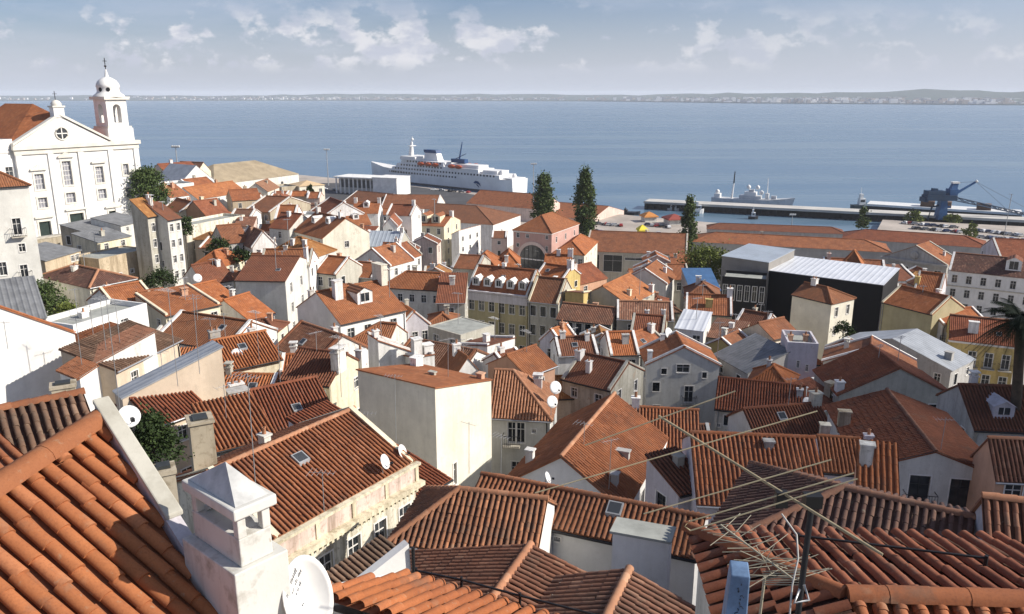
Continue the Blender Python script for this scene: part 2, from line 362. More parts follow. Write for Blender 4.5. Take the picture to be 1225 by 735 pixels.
# ------------------------------------------------------------------ windows
WIN = {}
def win_mesh(w, h, style):
    k = (round(w, 2), round(h, 2), style)
    if k in WIN: return WIN[k]
    f = MB(); T = TRIM() if 's' not in style else STONE(); D = 0.14   # local: x along wall, -y out of the wall
    b = 0.08
    for (x0, x1, z0, z1) in ((-w / 2 - b, -w / 2, -h / 2 - b, h / 2 + b), (w / 2, w / 2 + b, -h / 2 - b, h / 2 + b), (-w / 2, w / 2, h / 2, h / 2 + b)):
        f.box((x0, -0.035, z0), (x1, 0.02, z1), T)
    f.box((-w / 2, -0.09, -h / 2 - b), (w / 2, 0.05, -h / 2), T)
    fr = TRIM() if 'g' not in style else SHUT(); s = 0.045
    for (x0, x1, z0, z1) in ((-w / 2, -w / 2 + s, -h / 2, h / 2), (w / 2 - s, w / 2, -h / 2, h / 2), (-w / 2 + s, w / 2 - s, h / 2 - s, h / 2), (-w / 2 + s, w / 2 - s, -h / 2, -h / 2 + s),
                             (-s / 2, s / 2, -h / 2 + s, h / 2 - s), (-w / 2 + s, -s / 2, h * .16 - s / 2, h * .16 + s / 2), (s / 2, w / 2 - s, h * .16 - s / 2, h * .16 + s / 2)):
        f.box((x0, D - 0.04, z0), (x1, D + 0.02, z1), fr)
    if 'o' in style:                       # one shutter leaf folded back
        f.box((w / 2 + b + .01, -0.05, -h / 2), (w / 2 + b + .01 + w * .48, -0.01, h / 2), SHUT())
    p = MB(); p.box((-w / 2, D, -h / 2), (w / 2, D + .03, h / 2), glass() if 'c' not in style else SHUT())
    WIN[k] = (f.data('window'), p.data('pane')); return WIN[k]
def rail_mesh(mb, x0, x1, y, z, h, mat, side=0.0, step=0.16):
    mb.box((x0, y - .02, z + h - .04), (x1, y + .02, z + h), mat); mb.box((x0, y - .015, z + .05), (x1, y + .015, z + .09), mat)
    n = max(2, int((x1 - x0) / step))
    for i in range(n + 1):
        x = x0 + (x1 - x0) * i / n; mb.box((x - .012, y - .012, z), (x + .012, y + .012, z + h), mat)
    if side:
        for x in (x0, x1):
            mb.box((x - .02, y, z + h - .04), (x + .02, y + side, z + h), mat)
# ------------------------------------------------------------------ the house builder
ROOTS = []
def H(label, P0, P1, dep=7.0, kind='gx', rise=None, wall='white', roof='orange', d=None, hw=None, fr=None, le=None, ri=None, verge=None, ch=(), dorm=(), dmat=None,
      over=0.22, name='house', cat='house', group=None, ridge=True, ridgemat=None, dirt=0.35, base=None, geo=None, cornice=None, style='', extra=None, wallmat=None, par=0.55, nochim=False, nowin=False):
    row = max(P0[1], P1[1]); dn = d or Dp(row)
    if P0[1] >= P1[1]: A = at(*P0, dn); B = onz(*P1, A.z)
    else: B = at(*P1, dn); A = onz(*P0, B.z)
    ze = A.z; ux = Vector((B.x - A.x, B.y - A.y, 0)); W = ux.length; ux.normalize()
    uy = Vector((-ux.y, ux.x, 0))
    if isinstance(dep, tuple):
        C = onz(*dep, ze); dep = abs((C - A).dot(uy))
    D_ = dep; ctr = A + ux * W / 2 + uy * D_ / 2
    gz = base if base is not None else min([ground_z(*(A + ux * W * i + uy * D_ * j).xy) for i in (0, 1) for j in (0, 1)]) - 0.3
    if hw: gz = ze - hw
    gz = min(gz, ze - 2.5); Hh = ze - gz
    geo = (dn < 68) if geo is None else geo
    geo = geo and roof in RF
    root = thing(name, label, cat, (A.x, A.y, gz), math.atan2(ux.y, ux.x), group)
    wm = wallmat or plaster(wall, dirt); rm = roofmat(roof, geo); sd = len(ROOTS) + 1
    # ---- roof shape, local coords with z from the eave
    o = over; g = 0.10; V3 = Vector; S = []; RD = []
    if kind in ('gx',):
        rise = rise or D_ / 2 * 0.48; s = rise / (D_ / 2)
        S.append(([(-g, -o, -s * o), (W + g, -o, -s * o), (W + g, D_ / 2, rise), (-g, D_ / 2, rise)], V3((1, 0, 0)), V3((0, 1, s))))
        S.append(([(W + g, D_ + o, -s * o), (-g, D_ + o, -s * o), (-g, D_ / 2, rise), (W + g, D_ / 2, rise)], V3((-1, 0, 0)), V3((0, -1, s))))
        RD = [((-g, D_ / 2, rise), (W + g, D_ / 2, rise))]
        zf = lambda x, y: rise - s * abs(y - D_ / 2)
        gab = {'l': D_ / 2, 'r': D_ / 2}
    elif kind == 'gy':
        rise = rise or W / 2 * 0.48; s = rise / (W / 2)
        S.append(([(-o, D_ + g, -s * o), (-o, -g, -s * o), (W / 2, -g, rise), (W / 2, D_ + g, rise)], V3((0, -1, 0)), V3((1, 0, s))))
        S.append(([(W + o, -g, -s * o), (W + o, D_ + g, -s * o), (W / 2, D_ + g, rise), (W / 2, -g, rise)], V3((0, 1, 0)), V3((-1, 0, s))))
        RD = [((W / 2, -g, rise), (W / 2, D_ + g, rise))]
        zf = lambda x, y: rise - s * abs(x - W / 2)
        gab = {'f': W / 2}
    elif kind.startswith('hip'):
        hl = kind in ('hip', 'hipL'); hr = kind in ('hip', 'hipR')
        if W >= D_ or kind != 'hip':
            i = min(D_ / 2, W / 2) if kind == 'hip' else D_ / 2
            rise = rise or D_ / 2 * 0.48; s = rise / (D_ / 2); si = rise / i
            xl = i if hl else -g; xr = W - i if hr else W + g; el = -o if hl else -g; er = W + o if hr else W + g
            S.append(([(el, -o, -s * o), (er, -o, -s * o), (xr, D_ / 2, rise), (xl, D_ / 2, rise)], V3((1, 0, 0)), V3((0, 1, s))))
            S.append(([(er, D_ + o, -s * o), (el, D_ + o, -s * o), (xl, D_ / 2, rise), (xr, D_ / 2, rise)], V3((-1, 0, 0)), V3((0, -1, s))))
            RD = [((xl, D_ / 2, rise), (xr, D_ / 2, rise))]
            if hl:
                S.append(([(-o, D_ + o, -s * o), (-o, -o, -s * o), (i, D_ / 2, rise)], V3((0, -1, 0)), V3((1, 0, si)))); RD += [((-o, -o, -s * o), (i, D_ / 2, rise)), ((-o, D_ + o, -s * o), (i, D_ / 2, rise))]
            if hr:
                S.append(([(W + o, -o, -s * o), (W + o, D_ + o, -s * o), (W - i, D_ / 2, rise)], V3((0, 1, 0)), V3((-1, 0, si)))); RD += [((W + o, -o, -s * o), (W - i, D_ / 2, rise)), ((W + o, D_ + o, -s * o), (W - i, D_ / 2, rise))]
            gab = {k: D_ / 2 for k, hh in (('l', hl), ('r', hr)) if not hh}
            zf = lambda x, y: min([rise - s * abs(y - D_ / 2)] + ([si * x] if hl else []) + ([si * (W - x)] if hr else []))
        else:
            i = W / 2; rise = rise or W / 2 * 0.48; s = rise / i
            S.append(([(-o, -o, -s * o), (W + o, -o, -s * o), (W / 2, i, rise)], V3((1, 0, 0)), V3((0, 1, s))))
            S.append(([(W + o, D_ + o, -s * o), (-o, D_ + o, -s * o), (W / 2, D_ - i, rise)], V3((-1, 0, 0)), V3((0, -1, s))))
            S.append(([(-o, D_ + o, -s * o), (-o, -o, -s * o), (W / 2, i, rise), (W / 2, D_ - i, rise)], V3((0, -1, 0)), V3((1, 0, s))))
            S.append(([(W + o, -o, -s * o), (W + o, D_ + o, -s * o), (W / 2, D_ - i, rise), (W / 2, i, rise)], V3((0, 1, 0)), V3((-1, 0, s))))
            RD = [((W / 2, i, rise), (W / 2, D_ - i, rise)), ((-o, -o, -s * o), (W / 2, i, rise)), ((W + o, -o, -s * o), (W / 2, i, rise)), ((-o, D_ + o, -s * o), (W / 2, D_ - i, rise)), ((W + o, D_ + o, -s * o), (W / 2, D_ - i, rise))]
            gab = {}
            zf = lambda x, y: min(rise - s * abs(x - W / 2), s * y, s * (D_ - y))
    elif kind.startswith('shed'):
        k = kind[4]; rise = rise or 1.2; gab = {}
        if k == 'F': zf = lambda x, y: rise * y / D_; e, u = V3((1, 0, 0)), V3((0, 1, rise / D_))
        if k == 'B': zf = lambda x, y: rise * (D_ - y) / D_; e, u = V3((-1, 0, 0)), V3((0, -1, rise / D_))
        if k == 'L': zf = lambda x, y: rise * x / W; e, u = V3((0, -1, 0)), V3((1, 0, rise / W))
        if k == 'R': zf = lambda x, y: rise * (W - x) / W; e, u = V3((0, 1, 0)), V3((-1, 0, rise / W))
        ol = o if k == 'L' else g; orr = o if k == 'R' else g; of = o if k == 'F' else g; ob = o if k == 'B' else g
        q = [(-ol, -of), (W + orr, -of), (W + orr, D_ + ob), (-ol, D_ + ob)]
        q = {'F': q, 'B': q[2:] + q[:2], 'L': q[3:] + q[:3], 'R': q[1:] + q[:1]}[k]
        S.append(([(x, y, zf(x, y)) for x, y in q], e, u))
    else:
        rise = 0; gab = {}; zf = lambda x, y: 0.02
    # ---- walls with openings
    wr = random.Random(len(ROOTS) * 31 + 5)
    def auto(L_):
        c = int(L_ / 2.7); out = []
        if c < 1: return None
        for j in range(3):
            for i in range(c):
                if wr.random() < .68: out.append(((i + .5) / c, .7 + j * 2.9 + wr.uniform(0, .2), wr.choice([.7, .8, .9]), wr.choice([1.0, 1.3, 1.5]), style + wr.choice(['', 'g', 'g', 'c'])))
        return out
    if not nowin and dn < 230 and kind != 'flat':
        if fr is None: fr = auto(W)
        if le is None: le = auto(D_)
        if ri is None: ri = auto(D_)
    if verge is None and not nowin and 60 < dn < 210 and kind in ('gx', 'gy') and wr.random() < .5: verge = wr.choice(['white', 'white', 'offwhite', 'dirty'])
    wb = MB()
    def facade(org, dx, L_, topf, ops, apex=None):
        # org: local 2D start, dx: 2D direction along the wall seen from outside going right
        ox, oy = org; nx, ny = dx[1], -dx[0]          # outward normal
        P = lambda u, z, off=0.0: (ox + dx[0] * u + nx * off, oy + dx[1] * u + ny * off, z)
        us = sorted({0.0, L_} | {c for a in ops for c in (a[0] - a[2] / 2, a[0] + a[2] / 2)}); zs = sorted({0.0, Hh} | {c for a in ops for c in (a[1] - a[3] / 2, a[1] + a[3] / 2)})
        for u0, u1 in zip(us, us[1:]):
            for z0, z1 in zip(zs, zs[1:]):
                uc, zc = (u0 + u1) / 2, (z0 + z1) / 2
                if any(abs(uc - a[0]) < a[2] / 2 and abs(zc - a[1]) < a[3] / 2 for a in ops): continue
                wb.poly([P(u0, z0), P(u1, z0), P(u1, z1), P(u0, z1)], wm)
        for a in ops:
            u0, u1, z0, z1 = a[0] - a[2] / 2, a[0] + a[2] / 2, a[1] - a[3] / 2, a[1] + a[3] / 2; r = -0.2
            wb.poly([P(u0, z0), P(u0, z0, r), P(u0, z1, r), P(u0, z1)], wm); wb.poly([P(u1, z0, r), P(u1, z0), P(u1, z1), P(u1, z1, r)], wm)
            wb.poly([P(u0, z1, r), P(u1, z1, r), P(u1, z1), P(u0, z1)], wm); wb.poly([P(u0, z0), P(u1, z0), P(u1, z0, r), P(u0, z0, r)], wm)
        t0, t1 = topf(0), topf(L_)
        if apex: wb.poly([P(0, Hh), P(L_, Hh), P(apex, Hh + topf(apex))], wm)
        elif t0 > .03 or t1 > .03:
            pts = [P(0, Hh), P(L_, Hh)]
            if t1 > .03: pts.append(P(L_, Hh + t1))
            if t0 > .03: pts.append(P(0, Hh + t0))
            wb.poly(pts, wm)
    def openings(spec, L_):
        if not spec: return []
        if isinstance(spec, list): return [(s[0] if s[0] > 1.0001 or s[0] == 0 else s[0] * L_, Hh - s[1] - s[3] / 2, s[2], s[3], s[4] if len(s) > 4 else style) for s in spec if Hh - s[1] - s[3] > 0.1]
        c, r = spec[0], spec[1]; w = spec[2] if len(spec) > 2 else 0.95; h = spec[3] if len(spec) > 3 else 1.5; top = spec[4] if len(spec) > 4 else 0.75; fl = spec[5] if len(spec) > 5 else 3.0
        out = []
        for j in range(r):
            for i in range(c):
                z = Hh - top - h / 2 - fl * j
                w_ = min(w, L_ / c * 0.62)
                if z - h / 2 > 0.15: out.append(((i + 0.5) * L_ / c, z, w_, h, style))
        return out
    of_, ol_, or_ = openings(fr, W), openings(le, D_), openings(ri, D_)
    facade((0, 0), (1, 0), W, lambda u: zf(u, 0), of_, gab.get('f'))
    facade((W, 0), (0, 1), D_, lambda u: zf(W, u), or_, gab.get('r'))
    facade((W, D_), (-1, 0), W, lambda u: zf(W - u, D_), [], gab.get('f'))
    facade((0, D_), (0, -1), D_, lambda u: zf(0, D_ - u), ol_, gab.get('l'))
    if kind == 'flat':
        t = 0.22
        for (a, b) in (((0, 0), (W, t)), ((0, D_ - t), (W, D_)), ((0, t), (t, D_ - t)), ((W - t, t), (W, D_ - t))):
            wb.box((a[0], a[1], Hh + .003), (b[0], b[1], Hh + par), wm)
    if cornice:
        cm = TRIM() if cornice is True else (plaster(cornice) if cornice in PL else STONE())
        wb.box((-.12, -.20, Hh - .38), (W + .12, -.003, Hh - .10), cm); wb.box((-.06, -.12, Hh - .52), (W + .06, -.004, Hh - .382), cm)
        wb.box((W + .003, .003, Hh - .38), (W + .18, D_, Hh - .10), cm)
    wall_o = wb.build('wall', root)
    for (ops, org, ang, L_) in ((of_, (0, 0), 0.0, W), (or_, (W, 0), math.pi / 2, D_), (ol_, (0, D_), -math.pi / 2, D_)):
        ca, sa = math.cos(ang), math.sin(ang)
        for (u, z, w, h, st) in ops:
            wmesh, pmesh = win_mesh(w, h, st)
            wo = link('window', wmesh, root, (org[0] + ca * u, org[1] + sa * u, z)); wo.rotation_euler = (0, 0, ang)
            link('pane', pmesh, wo)
            if 'b' in st:
                bb = MB(); bb.box((-w / 2 - .35, -.75, -h / 2 - .24), (w / 2 + .35, -.003, -h / 2 - .135), STONE()); rail_mesh(bb, -w / 2 - .33, w / 2 + .33, -.72, -h / 2 - .14, 1.0, IRON(), .7)
                bo = bb.build('balcony', root); bo.location = wo.location; bo.rotation_euler = (0, 0, ang)
    # ---- roof
    rb = MB()
    if kind == 'flat':
        rb.box((.22, .22, Hh - .12), (W - .22, D_ - .22, Hh + .03), rm)
    for n, (q, e, u) in enumerate(S):
        slab(rb, [Vector(p) + Vector((0, 0, Hh + .03)) for p in q], e, u, rm, geo, sd * 13 + n)
    if ridge and roof in RF:
        cm = tilemat(ridgemat or ('pale' if roof in ('brown', 'dark', 'rubble', 'patchy') else roof), True)
        for a, b in RD: ridge_caps(rb, Vector(a) + Vector((0, 0, Hh + .05)), Vector(b) + Vector((0, 0, Hh + .05)), cm, 0.14 if dn < 80 else 0.18, geo)
    roof_o = rb.build('roof', root)
    if verge:
        vm = plaster(verge) if verge in PL else (tilemat(verge, True) if verge in RF else TRIM()); wv = 0.3 if dn < 150 else 0.45; U = Vector((0, 0, Hh))
        def vlines(*pq):
            vb = MB()
            for p, q in pq: vb.beam(U + Vector(p), U + Vector(q), wv, 0.24, vm, 0.12)
            vb.build('parapet', root)
        if kind == 'gx' or kind in ('hipL', 'hipR'):
            for x, kk in ((wv / 2, 'l'), (W - wv / 2, 'r')):
                if kk in gab: vlines(((x, -o, zf(x, 0) - .1), (x, D_ / 2, rise)), ((x, D_ / 2, rise), (x, D_ + o, -.1)))
        elif kind == 'gy':
            for y in (wv / 2, D_ - wv / 2): vlines(((-o, y, -.1), (W / 2, y, rise)), ((W / 2, y, rise), (W + o, y, -.1)))
        elif kind in ('shedF', 'shedB'):
            for x in (wv / 2, W - wv / 2): vlines(((x, 0, zf(x, 0)), (x, D_, zf(x, D_))))
        elif kind in ('shedL', 'shedR'):
            for y in (wv / 2, D_ - wv / 2): vlines(((0, y, zf(0, y)), (W, y, zf(W, y))))
    rr_ = random.Random(sd * 7)
    if dn < 135 and kind in ('gx', 'hip', 'hipL', 'hipR', 'shedF') and roof in RF and not cornice:
        gb = MB(); zg = Hh + zf(0, 0) - (rise / (D_ / 2) if kind != 'shedF' else rise / D_) * o - .06; gb.tube([(-.1, -o - .06, zg), (W + .1, -o - .06, zg)], .07, IRON() if sd % 3 else STEEL(), 6); gb.build('gutter', root)
        if sd % 2: gb = MB(); xx = .25 if sd % 4 == 1 else W - .25; gb.tube([(xx, -o - .06, zg), (xx, -.07, zg - .5), (xx, -.07, .2)], .05, STEEL() if sd % 3 else IRON(), 6); gb.build('downpipe', root)
    if not ch and kind in ('gx', 'gy', 'hip', 'hipL', 'hipR', 'shedF') and dn < 240 and roof in RF and rr_.random() < .7 and not nochim:
        ch = [(rr_.uniform(.15, .85), rr_.uniform(.5, .7) if kind == 'gx' else .6, rr_.uniform(.4, .8), rr_.uniform(.4, .6), rr_.uniform(.5, 1.0), rr_.choice(['white', 'white', 'offwhite', 'dirty', 'salmon']), rr_.choice(['pots', 'cap', 'plain']))]
    if dn < 150 and kind == 'gx' and W > 4.5 and roof in RF and rr_.random() < .45:
        kb = MB(); x = rr_.uniform(.25, .75) * W; y = D_ * rr_.uniform(.12, .3); s0 = rise / (D_ / 2); a_ = .62; z_ = Hh + s0 * y + (.24 if geo else .12)
        kb.hexa([(x - .35, y, z_ - .2), (x + .35, y, z_ - .2), (x + .35, y + a_, z_ + s0 * a_ - .2), (x - .35, y + a_, z_ + s0 * a_ - .2)], [(x - .35, y, z_), (x + .35, y, z_), (x + .35, y + a_, z_ + s0 * a_), (x - .35, y + a_, z_ + s0 * a_)], flatmat('skylight_frame', (.30, .31, .32), .5, .2, 3))
        kb.poly([(x - .28, y + .06, z_ + .01 + s0 * .06), (x + .28, y + .06, z_ + .01 + s0 * .06), (x + .28, y + a_ - .06, z_ + .01 + s0 * (a_ - .06)), (x - .28, y + a_ - .06, z_ + .01 + s0 * (a_ - .06))], glass()); kb.build('skylight', roof_o)
    # ---- chimneys: (s, t, w, l, h, colour, style)
    for c in ch:
        s_, t_, w, l, h, cc = c[:6]; x, y = s_ * W, t_ * D_; zb = Hh + zf(x, y) - 0.5; cb = MB(); m_ = plaster(cc, .6); zt = zb + .5 + h
        cb.box((x - w / 2, y - l / 2, zb), (x + w / 2, y + l / 2, zt), m_)
        cb.box((x - w / 2 - .07, y - l / 2 - .07, zt), (x + w / 2 + .07, y + l / 2 + .07, zt + .1), m_)
        sty = c[6] if len(c) > 6 else 'pots'
        if sty == 'pots':
            n = max(1, int(max(w, l) / .42))
            for i in range(n):
                f = (i + .5) / n - .5
                px_, py_ = (x + f * w, y) if w >= l else (x, y + f * l)
                cb.lathe([(.11, 0), (.10, .32), (.13, .36), (.08, .36)], (px_, py_, zt + .1), tilemat('pale', True), 8)
        elif sty == 'cap':
            for dx_ in (-1, 1):
                for dy_ in (-1, 1): cb.box((x + dx_ * (w / 2 - .09) - .06, y + dy_ * (l / 2 - .09) - .06, zt + .1), (x + dx_ * (w / 2 - .09) + .06, y + dy_ * (l / 2 - .09) + .06, zt + .35), m_)
            cb.box((x - w / 2 - .1, y - l / 2 - .1, zt + .35), (x + w / 2 + .1, y + l / 2 + .1, zt + .45), m_)
        cb.build('chimney', roof_o)
    # ---- dormers: (s, t, width, height, roofstyle)
    for dm in dorm:
        s_, t_, w, h = dm[:4]; x, y = s_ * W, t_ * D_; zb = Hh + zf(x, y) - .15; db = MB(); dw = plaster(dmat or 'white'); dr = tilemat(dm[4], False) if len(dm) > 4 and dm[4] in RF else dw
        x0, x1, zt = x - w / 2, x + w / 2, zb + .15 + h; yb = min(D_ * .5, y + (h + .3) / max(.2, (zf(x, y + .5) - zf(x, y)) / .5))
        ops = (x - w * .28, x + w * .28, zb + .45, zt - .12)
        a, b_, c_, e_ = ops
        for (p, q, r_, t) in ((x0, a, zb, zt), (b_, x1, zb, zt), (a, b_, zb, c_), (a, b_, e_, zt)): db.poly([(p, y, r_), (q, y, r_), (q, y, t), (p, y, t)], dw)
        db.poly([(x1, y, zb), (x1, yb, zt - .1), (x1, yb, zt), (x1, y, zt)], dw); db.poly([(x0, yb, zt - .1), (x0, y, zb), (x0, y, zt), (x0, yb, zt)], dw)
        pk = zt + w * .25
        db.poly([(x0, y, zt), (x1, y, zt), (x, y, pk)], dw)
        db.poly([(x0 - .1, y - .12, zt - .05), (x, y - .12, pk + .03), (x, yb + .6, pk + .03), (x0 - .1, yb, zt - .05)], dr, [(0, 0), (.7, 0), (.7, 2), (0, 2)]); db.poly([(x, y - .12, pk + .03), (x1 + .1, y - .12, zt - .05), (x1 + .1, yb, zt - .05), (x, yb + .6, pk + .03)], dr, [(0, 0), (.7, 0), (.7, 2), (0, 2)])
        do = db.build('dormer', root); pb = MB(); pb.box((a, y + .06, c_), (b_, y + .1, e_), glass()); pb.box((x - .025, y + .03, c_), (x + .025, y + .058, e_), TRIM())
        pb.build('pane', do)
    ROOTS.append((label, ze, gz, W, D_, dn, A + ux * W / 2 + uy * D_ / 2, [(A + ux * W * a + uy * D_ * b) for a, b in ((0, 0), (1, 0), (1, 1), (0, 1))], ux, uy, A))
    if extra: extra(root, W, D_, Hh, zf)
    return root, W, D_, Hh, zf
# ------------------------------------------------------------------ water, land, quay, far shore
def build_water():
    m, nt, b = newmat('river_water'); pos = geo_pos(nt)
    far = nz(nt, mapping(nt, pos, (0.0009, 0.0032, 1)), 1.0, 4, 0.55); str_ = nz(nt, mapping(nt, pos, (0.0025, 0.016, 1)), 1.0, 4, 0.6)
    sl = nz(nt, mapping(nt, pos, (0.0011, 0.0075, 1)), 1.0, 4, 0.55)
    nt.links.new(mixc(nt, rmp(nt, sl, 0.40, 0.62), (0.045, 0.120, 0.200), (0.170, 0.240, 0.300)), b.inputs['Base Color'])
    nt.links.new(rmp(nt, sl, 0.38, 0.66, 0.20, 0.34), b.inputs['Roughness']); b.inputs['IOR'].default_value = 1.33
    w1 = nz(nt, mapping(nt, pos, (0.6, 1.1, 1)), 1.0, 3, 0.6)
    bump(nt, b, w1, 0.15, 0.08)
    w = MB(); w.poly([(-45000, 120, 0), (45000, 120, 0), (45000, 30000, 0), (-45000, 30000, 0)], m); tag(w.build('water'), kind='structure')
build_water()
def build_land():
    m, nt, b = newmat('ground_stone'); pos = geo_pos(nt); n = nz(nt, pos, 0.25, 5)
    nt.links.new(mixc(nt, n, (0.20, 0.18, 0.15), (0.34, 0.31, 0.26)), b.inputs['Base Color']); b.inputs['Roughness'].default_value = 0.95
    xs = [-420 + 14 * i for i in range(64)]; ys = [-60 + 8 * i for i in range(46)]
    V = [(x, y, ground_z(x, y)) for y in ys for x in xs]; n_ = len(xs)
    F = [(j * n_ + i, j * n_ + i + 1, (j + 1) * n_ + i + 1, (j + 1) * n_ + i) for j in range(len(ys) - 1) for i in range(n_ - 1)]
    g = MB(); g.mesh(V, F, m, True); tag(g.build('ground'), kind='structure')
    qm = flatmat('quay_concrete', (0.42, 0.37, 0.32), 0.95, 0.3, 0.05)
    edge = [(-500, 190), (355, 209), (440, 217), (630, 237), (735, 256), (800, 262), (872, 268), (905, 283), (1040, 293), (1056, 263), (1225, 271), (1700, 300)]
    pts = [onz(x, y, 3.0) for x, y in edge]; near = [Vector((700, 225, 3)), Vector((-560, 225, 3))]
    allp = pts + near; q = MB(); top = [(p.x, p.y, 3.0) for p in allp]; bot = [(p.x, p.y, -3.0) for p in allp]
    bm = bmesh.new(); tv = [bm.verts.new(p) for p in top]; bv = [bm.verts.new(p) for p in bot]
    bm.faces.new(list(reversed(tv))); n2 = len(tv)
    for i in range(n2): bm.faces.new((tv[i], tv[(i + 1) % n2], bv[(i + 1) % n2], bv[i]))
    bmesh.ops.recalc_face_normals(bm, faces=bm.faces); bmesh.ops.triangulate(bm, faces=bm.faces)
    me = bpy.data.meshes.new('quay'); bm.to_mesh(me); bm.free(); me.materials.append(qm); tag(link('quay', me), kind='structure')
    rd = MB(); am = flatmat('asphalt', (0.075, 0.075, 0.078), .9, .25, .1)
    rd.poly([onz(x, y, 3.006) for x, y in ((370, 236), (372, 219), (470, 220), (628, 241), (640, 249), (560, 252), (455, 247))], am); tag(rd.build('road'), kind='structure')
    # pier
    pm = flatmat('pier_deck', (0.52, 0.50, 0.46), 0.9, 0.2, 0.08); pd = flatmat('wet_piles', (0.035, 0.035, 0.035), 0.8, 0.3, 0.5)
    a, b2 = onz(770, 241.5, 4.4), onz(1290, 267.5, 4.4); dr = (b2 - a); dr.z = 0; L_ = dr.length; rz = math.atan2(dr.y, dr.x)
    t = thing('pier', 'long pale concrete pier on dark piles reaching out into the river', 'pier', (a.x, a.y, 0), rz)
    k = MB(); k.box((0, 0, 3.5), (L_, 15, 4.4), pm); k.build('deck', t)
    k = MB(); k.box((0, -0.15, 4.403), (L_, 0.3, 4.75), pm); k.build('kerb', t)
    k = MB()
    for i in range(int(L_ / 4)):
        k.box((i * 4 + .5, .8, -3), (i * 4 + 1.7, 2, 3.497), pd)
    k.box((0, 2.4, -3), (L_, 14, 3.496), pd); k.build('piles', t)
build_land()
def build_far():
    rnd = random.Random(5)
    gm = flatmat('far_hills', (0.085, 0.11, 0.10), 1.0, 0.3, 0.0008)
    g = MB(); segs = 150; V = []; F = []
    def dist(px): return lerp_tab([(-900, 9500), (0, 7600), (400, 7800), (700, 7200), (900, 5600), (1225, 4700), (2300, 4200)], px)
    def topy(px): return lerp_tab([(-900, 114), (0, 114.5), (120, 114), (260, 115), (420, 112.5), (600, 113), (760, 114), (880, 111.5), (960, 112), (1060, 110), (1108, 105.5), (1150, 109), (1225, 110), (1600, 108), (2300, 110)], px)
    for i in range(segs + 1):
        px = -900 + i * 3200 / segs; r = ray(px, 112); d = dist(px)
        h = CZ - d * 1.25 * math.tan(R(15) + math.atan((topy(px) - 367.5) / FPX)) + rnd.uniform(-5, 7)
        for k, (dd, z) in enumerate(((d, -1), (d * 1.0005, 5), (d * 1.06, 9), (d * 1.25, max(14, h)), (d * 1.5, max(10, h * .7)), (d * 2.2, -5))):
            V.append((r.x / r.y * dd, dd, z))
    for i in range(segs):
        for k in range(5): F.append((i * 6 + k, (i + 1) * 6 + k, (i + 1) * 6 + k + 1, i * 6 + k + 1))
    g.mesh(V, F, gm, True); tag(g.build('hills'), kind='structure')
    c = MB(); ms = [flatmat('far_white_walls', (0.82, 0.80, 0.78), .9, .1), flatmat('far_tan_walls', (0.46, 0.39, 0.34), .9, .1), flatmat('far_grey_walls', (0.34, 0.34, 0.36), .9, .1)]
    for i in range(1500):
        px = rnd.choice((rnd.uniform(-100, 1400), rnd.gauss(930, 110), rnd.gauss(1150, 120), rnd.gauss(450, 110)))
        d = dist(px) * rnd.uniform(1.008, 1.15); r = ray(px, 112); x = r.x / r.y * d; w = rnd.uniform(12, 50); h = rnd.choice((6, 8, 10, 14, 20, 26 if px > 700 else 12)); z = 6 + (d / dist(px) - 1) * 70
        c.box((x - w / 2, d, z - 8), (x + w / 2, d + 18, z + h), rnd.choice(ms))
    o = c.build('far_town'); tag(o, 'pale far off town strung along the opposite shore', 'town', kind='stuff')
build_far()
# ------------------------------------------------------------------ haze
def build_haze():
    m = bpy.data.materials.new('haze'); m.use_nodes = True; nt = m.node_tree; nt.nodes.clear()
    o = nt.nodes.new('ShaderNodeOutputMaterial'); v = nt.nodes.new('ShaderNodeVolumePrincipled'); v.inputs['Density'].default_value = 0.00007; v.inputs['Color'].default_value = (0.88, 0.92, 0.99, 1); v.inputs['Anisotropy'].default_value = 0.0
    nt.links.new(v.outputs[0], o.inputs['Volume'])
    k = MB(); k.box((-46000, -400, -8), (46000, 31000, 132), m); ob = k.build('haze'); tag(ob, kind='stuff', label='thin blue haze over the river', cat='haze')
build_haze()
# ------------------------------------------------------------------ houses: far left and hillside
H('tall pale grey apartment house at the left edge with green window', (-46, 226), (34, 221), 11, 'hip', 2.0, 'offwhite', 'orange', d=92, fr=[(0.72, 3.9, .9, 2.0, 'b'), (.745, 7.0, .7, 1.0), (.30, 4.2, .9, 1.8), (.72, 9.6, .8, 1.6, 'b'), (.4, 9.0, .8, 1.6)], dirt=.15, name='townhouse')
H('low stone shed with grey roof under the church terrace', (53, 312), (96, 299), 5.5, 'shedF', 1.1, 'ochre', 'slate', d=112, fr=[(.75, .5, .8, .9), (.88, .5, .8, .9)], ridge=False, dirt=.6)
H('weathered house with wide grey roof right under the church doors', (105, 279), (144, 271), 6, 'shedF', 1.2, 'stone', 'slate', d=138, dirt=.7, ridge=False)
H('cream house with grey roof stepping below the church doors', (116, 290), (156, 282), 5.5, 'shedF', 1.1, 'cream', 'slate', d=128, fr=(2, 1, .8, 1.0, .5), ch=[(.45, .4, .7, .5, .8, 'dirty')], ridge=False, dirt=.5)
H('small white house with grey roof and two little windows by the church', (144, 270), (174, 263), 6, 'shedF', 1.2, 'offwhite', 'slate', d=142, fr=(2, 1, .7, .8, .5), ridge=False)
H('stained stone house with flat grey roof above the brown roofed house', (118, 312), (179, 299), 6, 'flat', None, 'ochre', 'deck', d=118, fr=[(.88, .9, .8, 1.3), (.35, 2.6, .8, 1.2), (.6, 2.4, .7, .6)], dirt=.8, par=.25)
H('narrow tall cream house with mustard roof beside the church steps', (176, 259), (198, 255), 3, 'shedF', 2.4, 'dirty', 'olive', d=122, fr=(2, 4, .7, 1.3, 1.2, 2.5), dirt=.6, ridge=False, ch=[(.8, .8, .5, .5, .9, 'white')], name='townhouse')
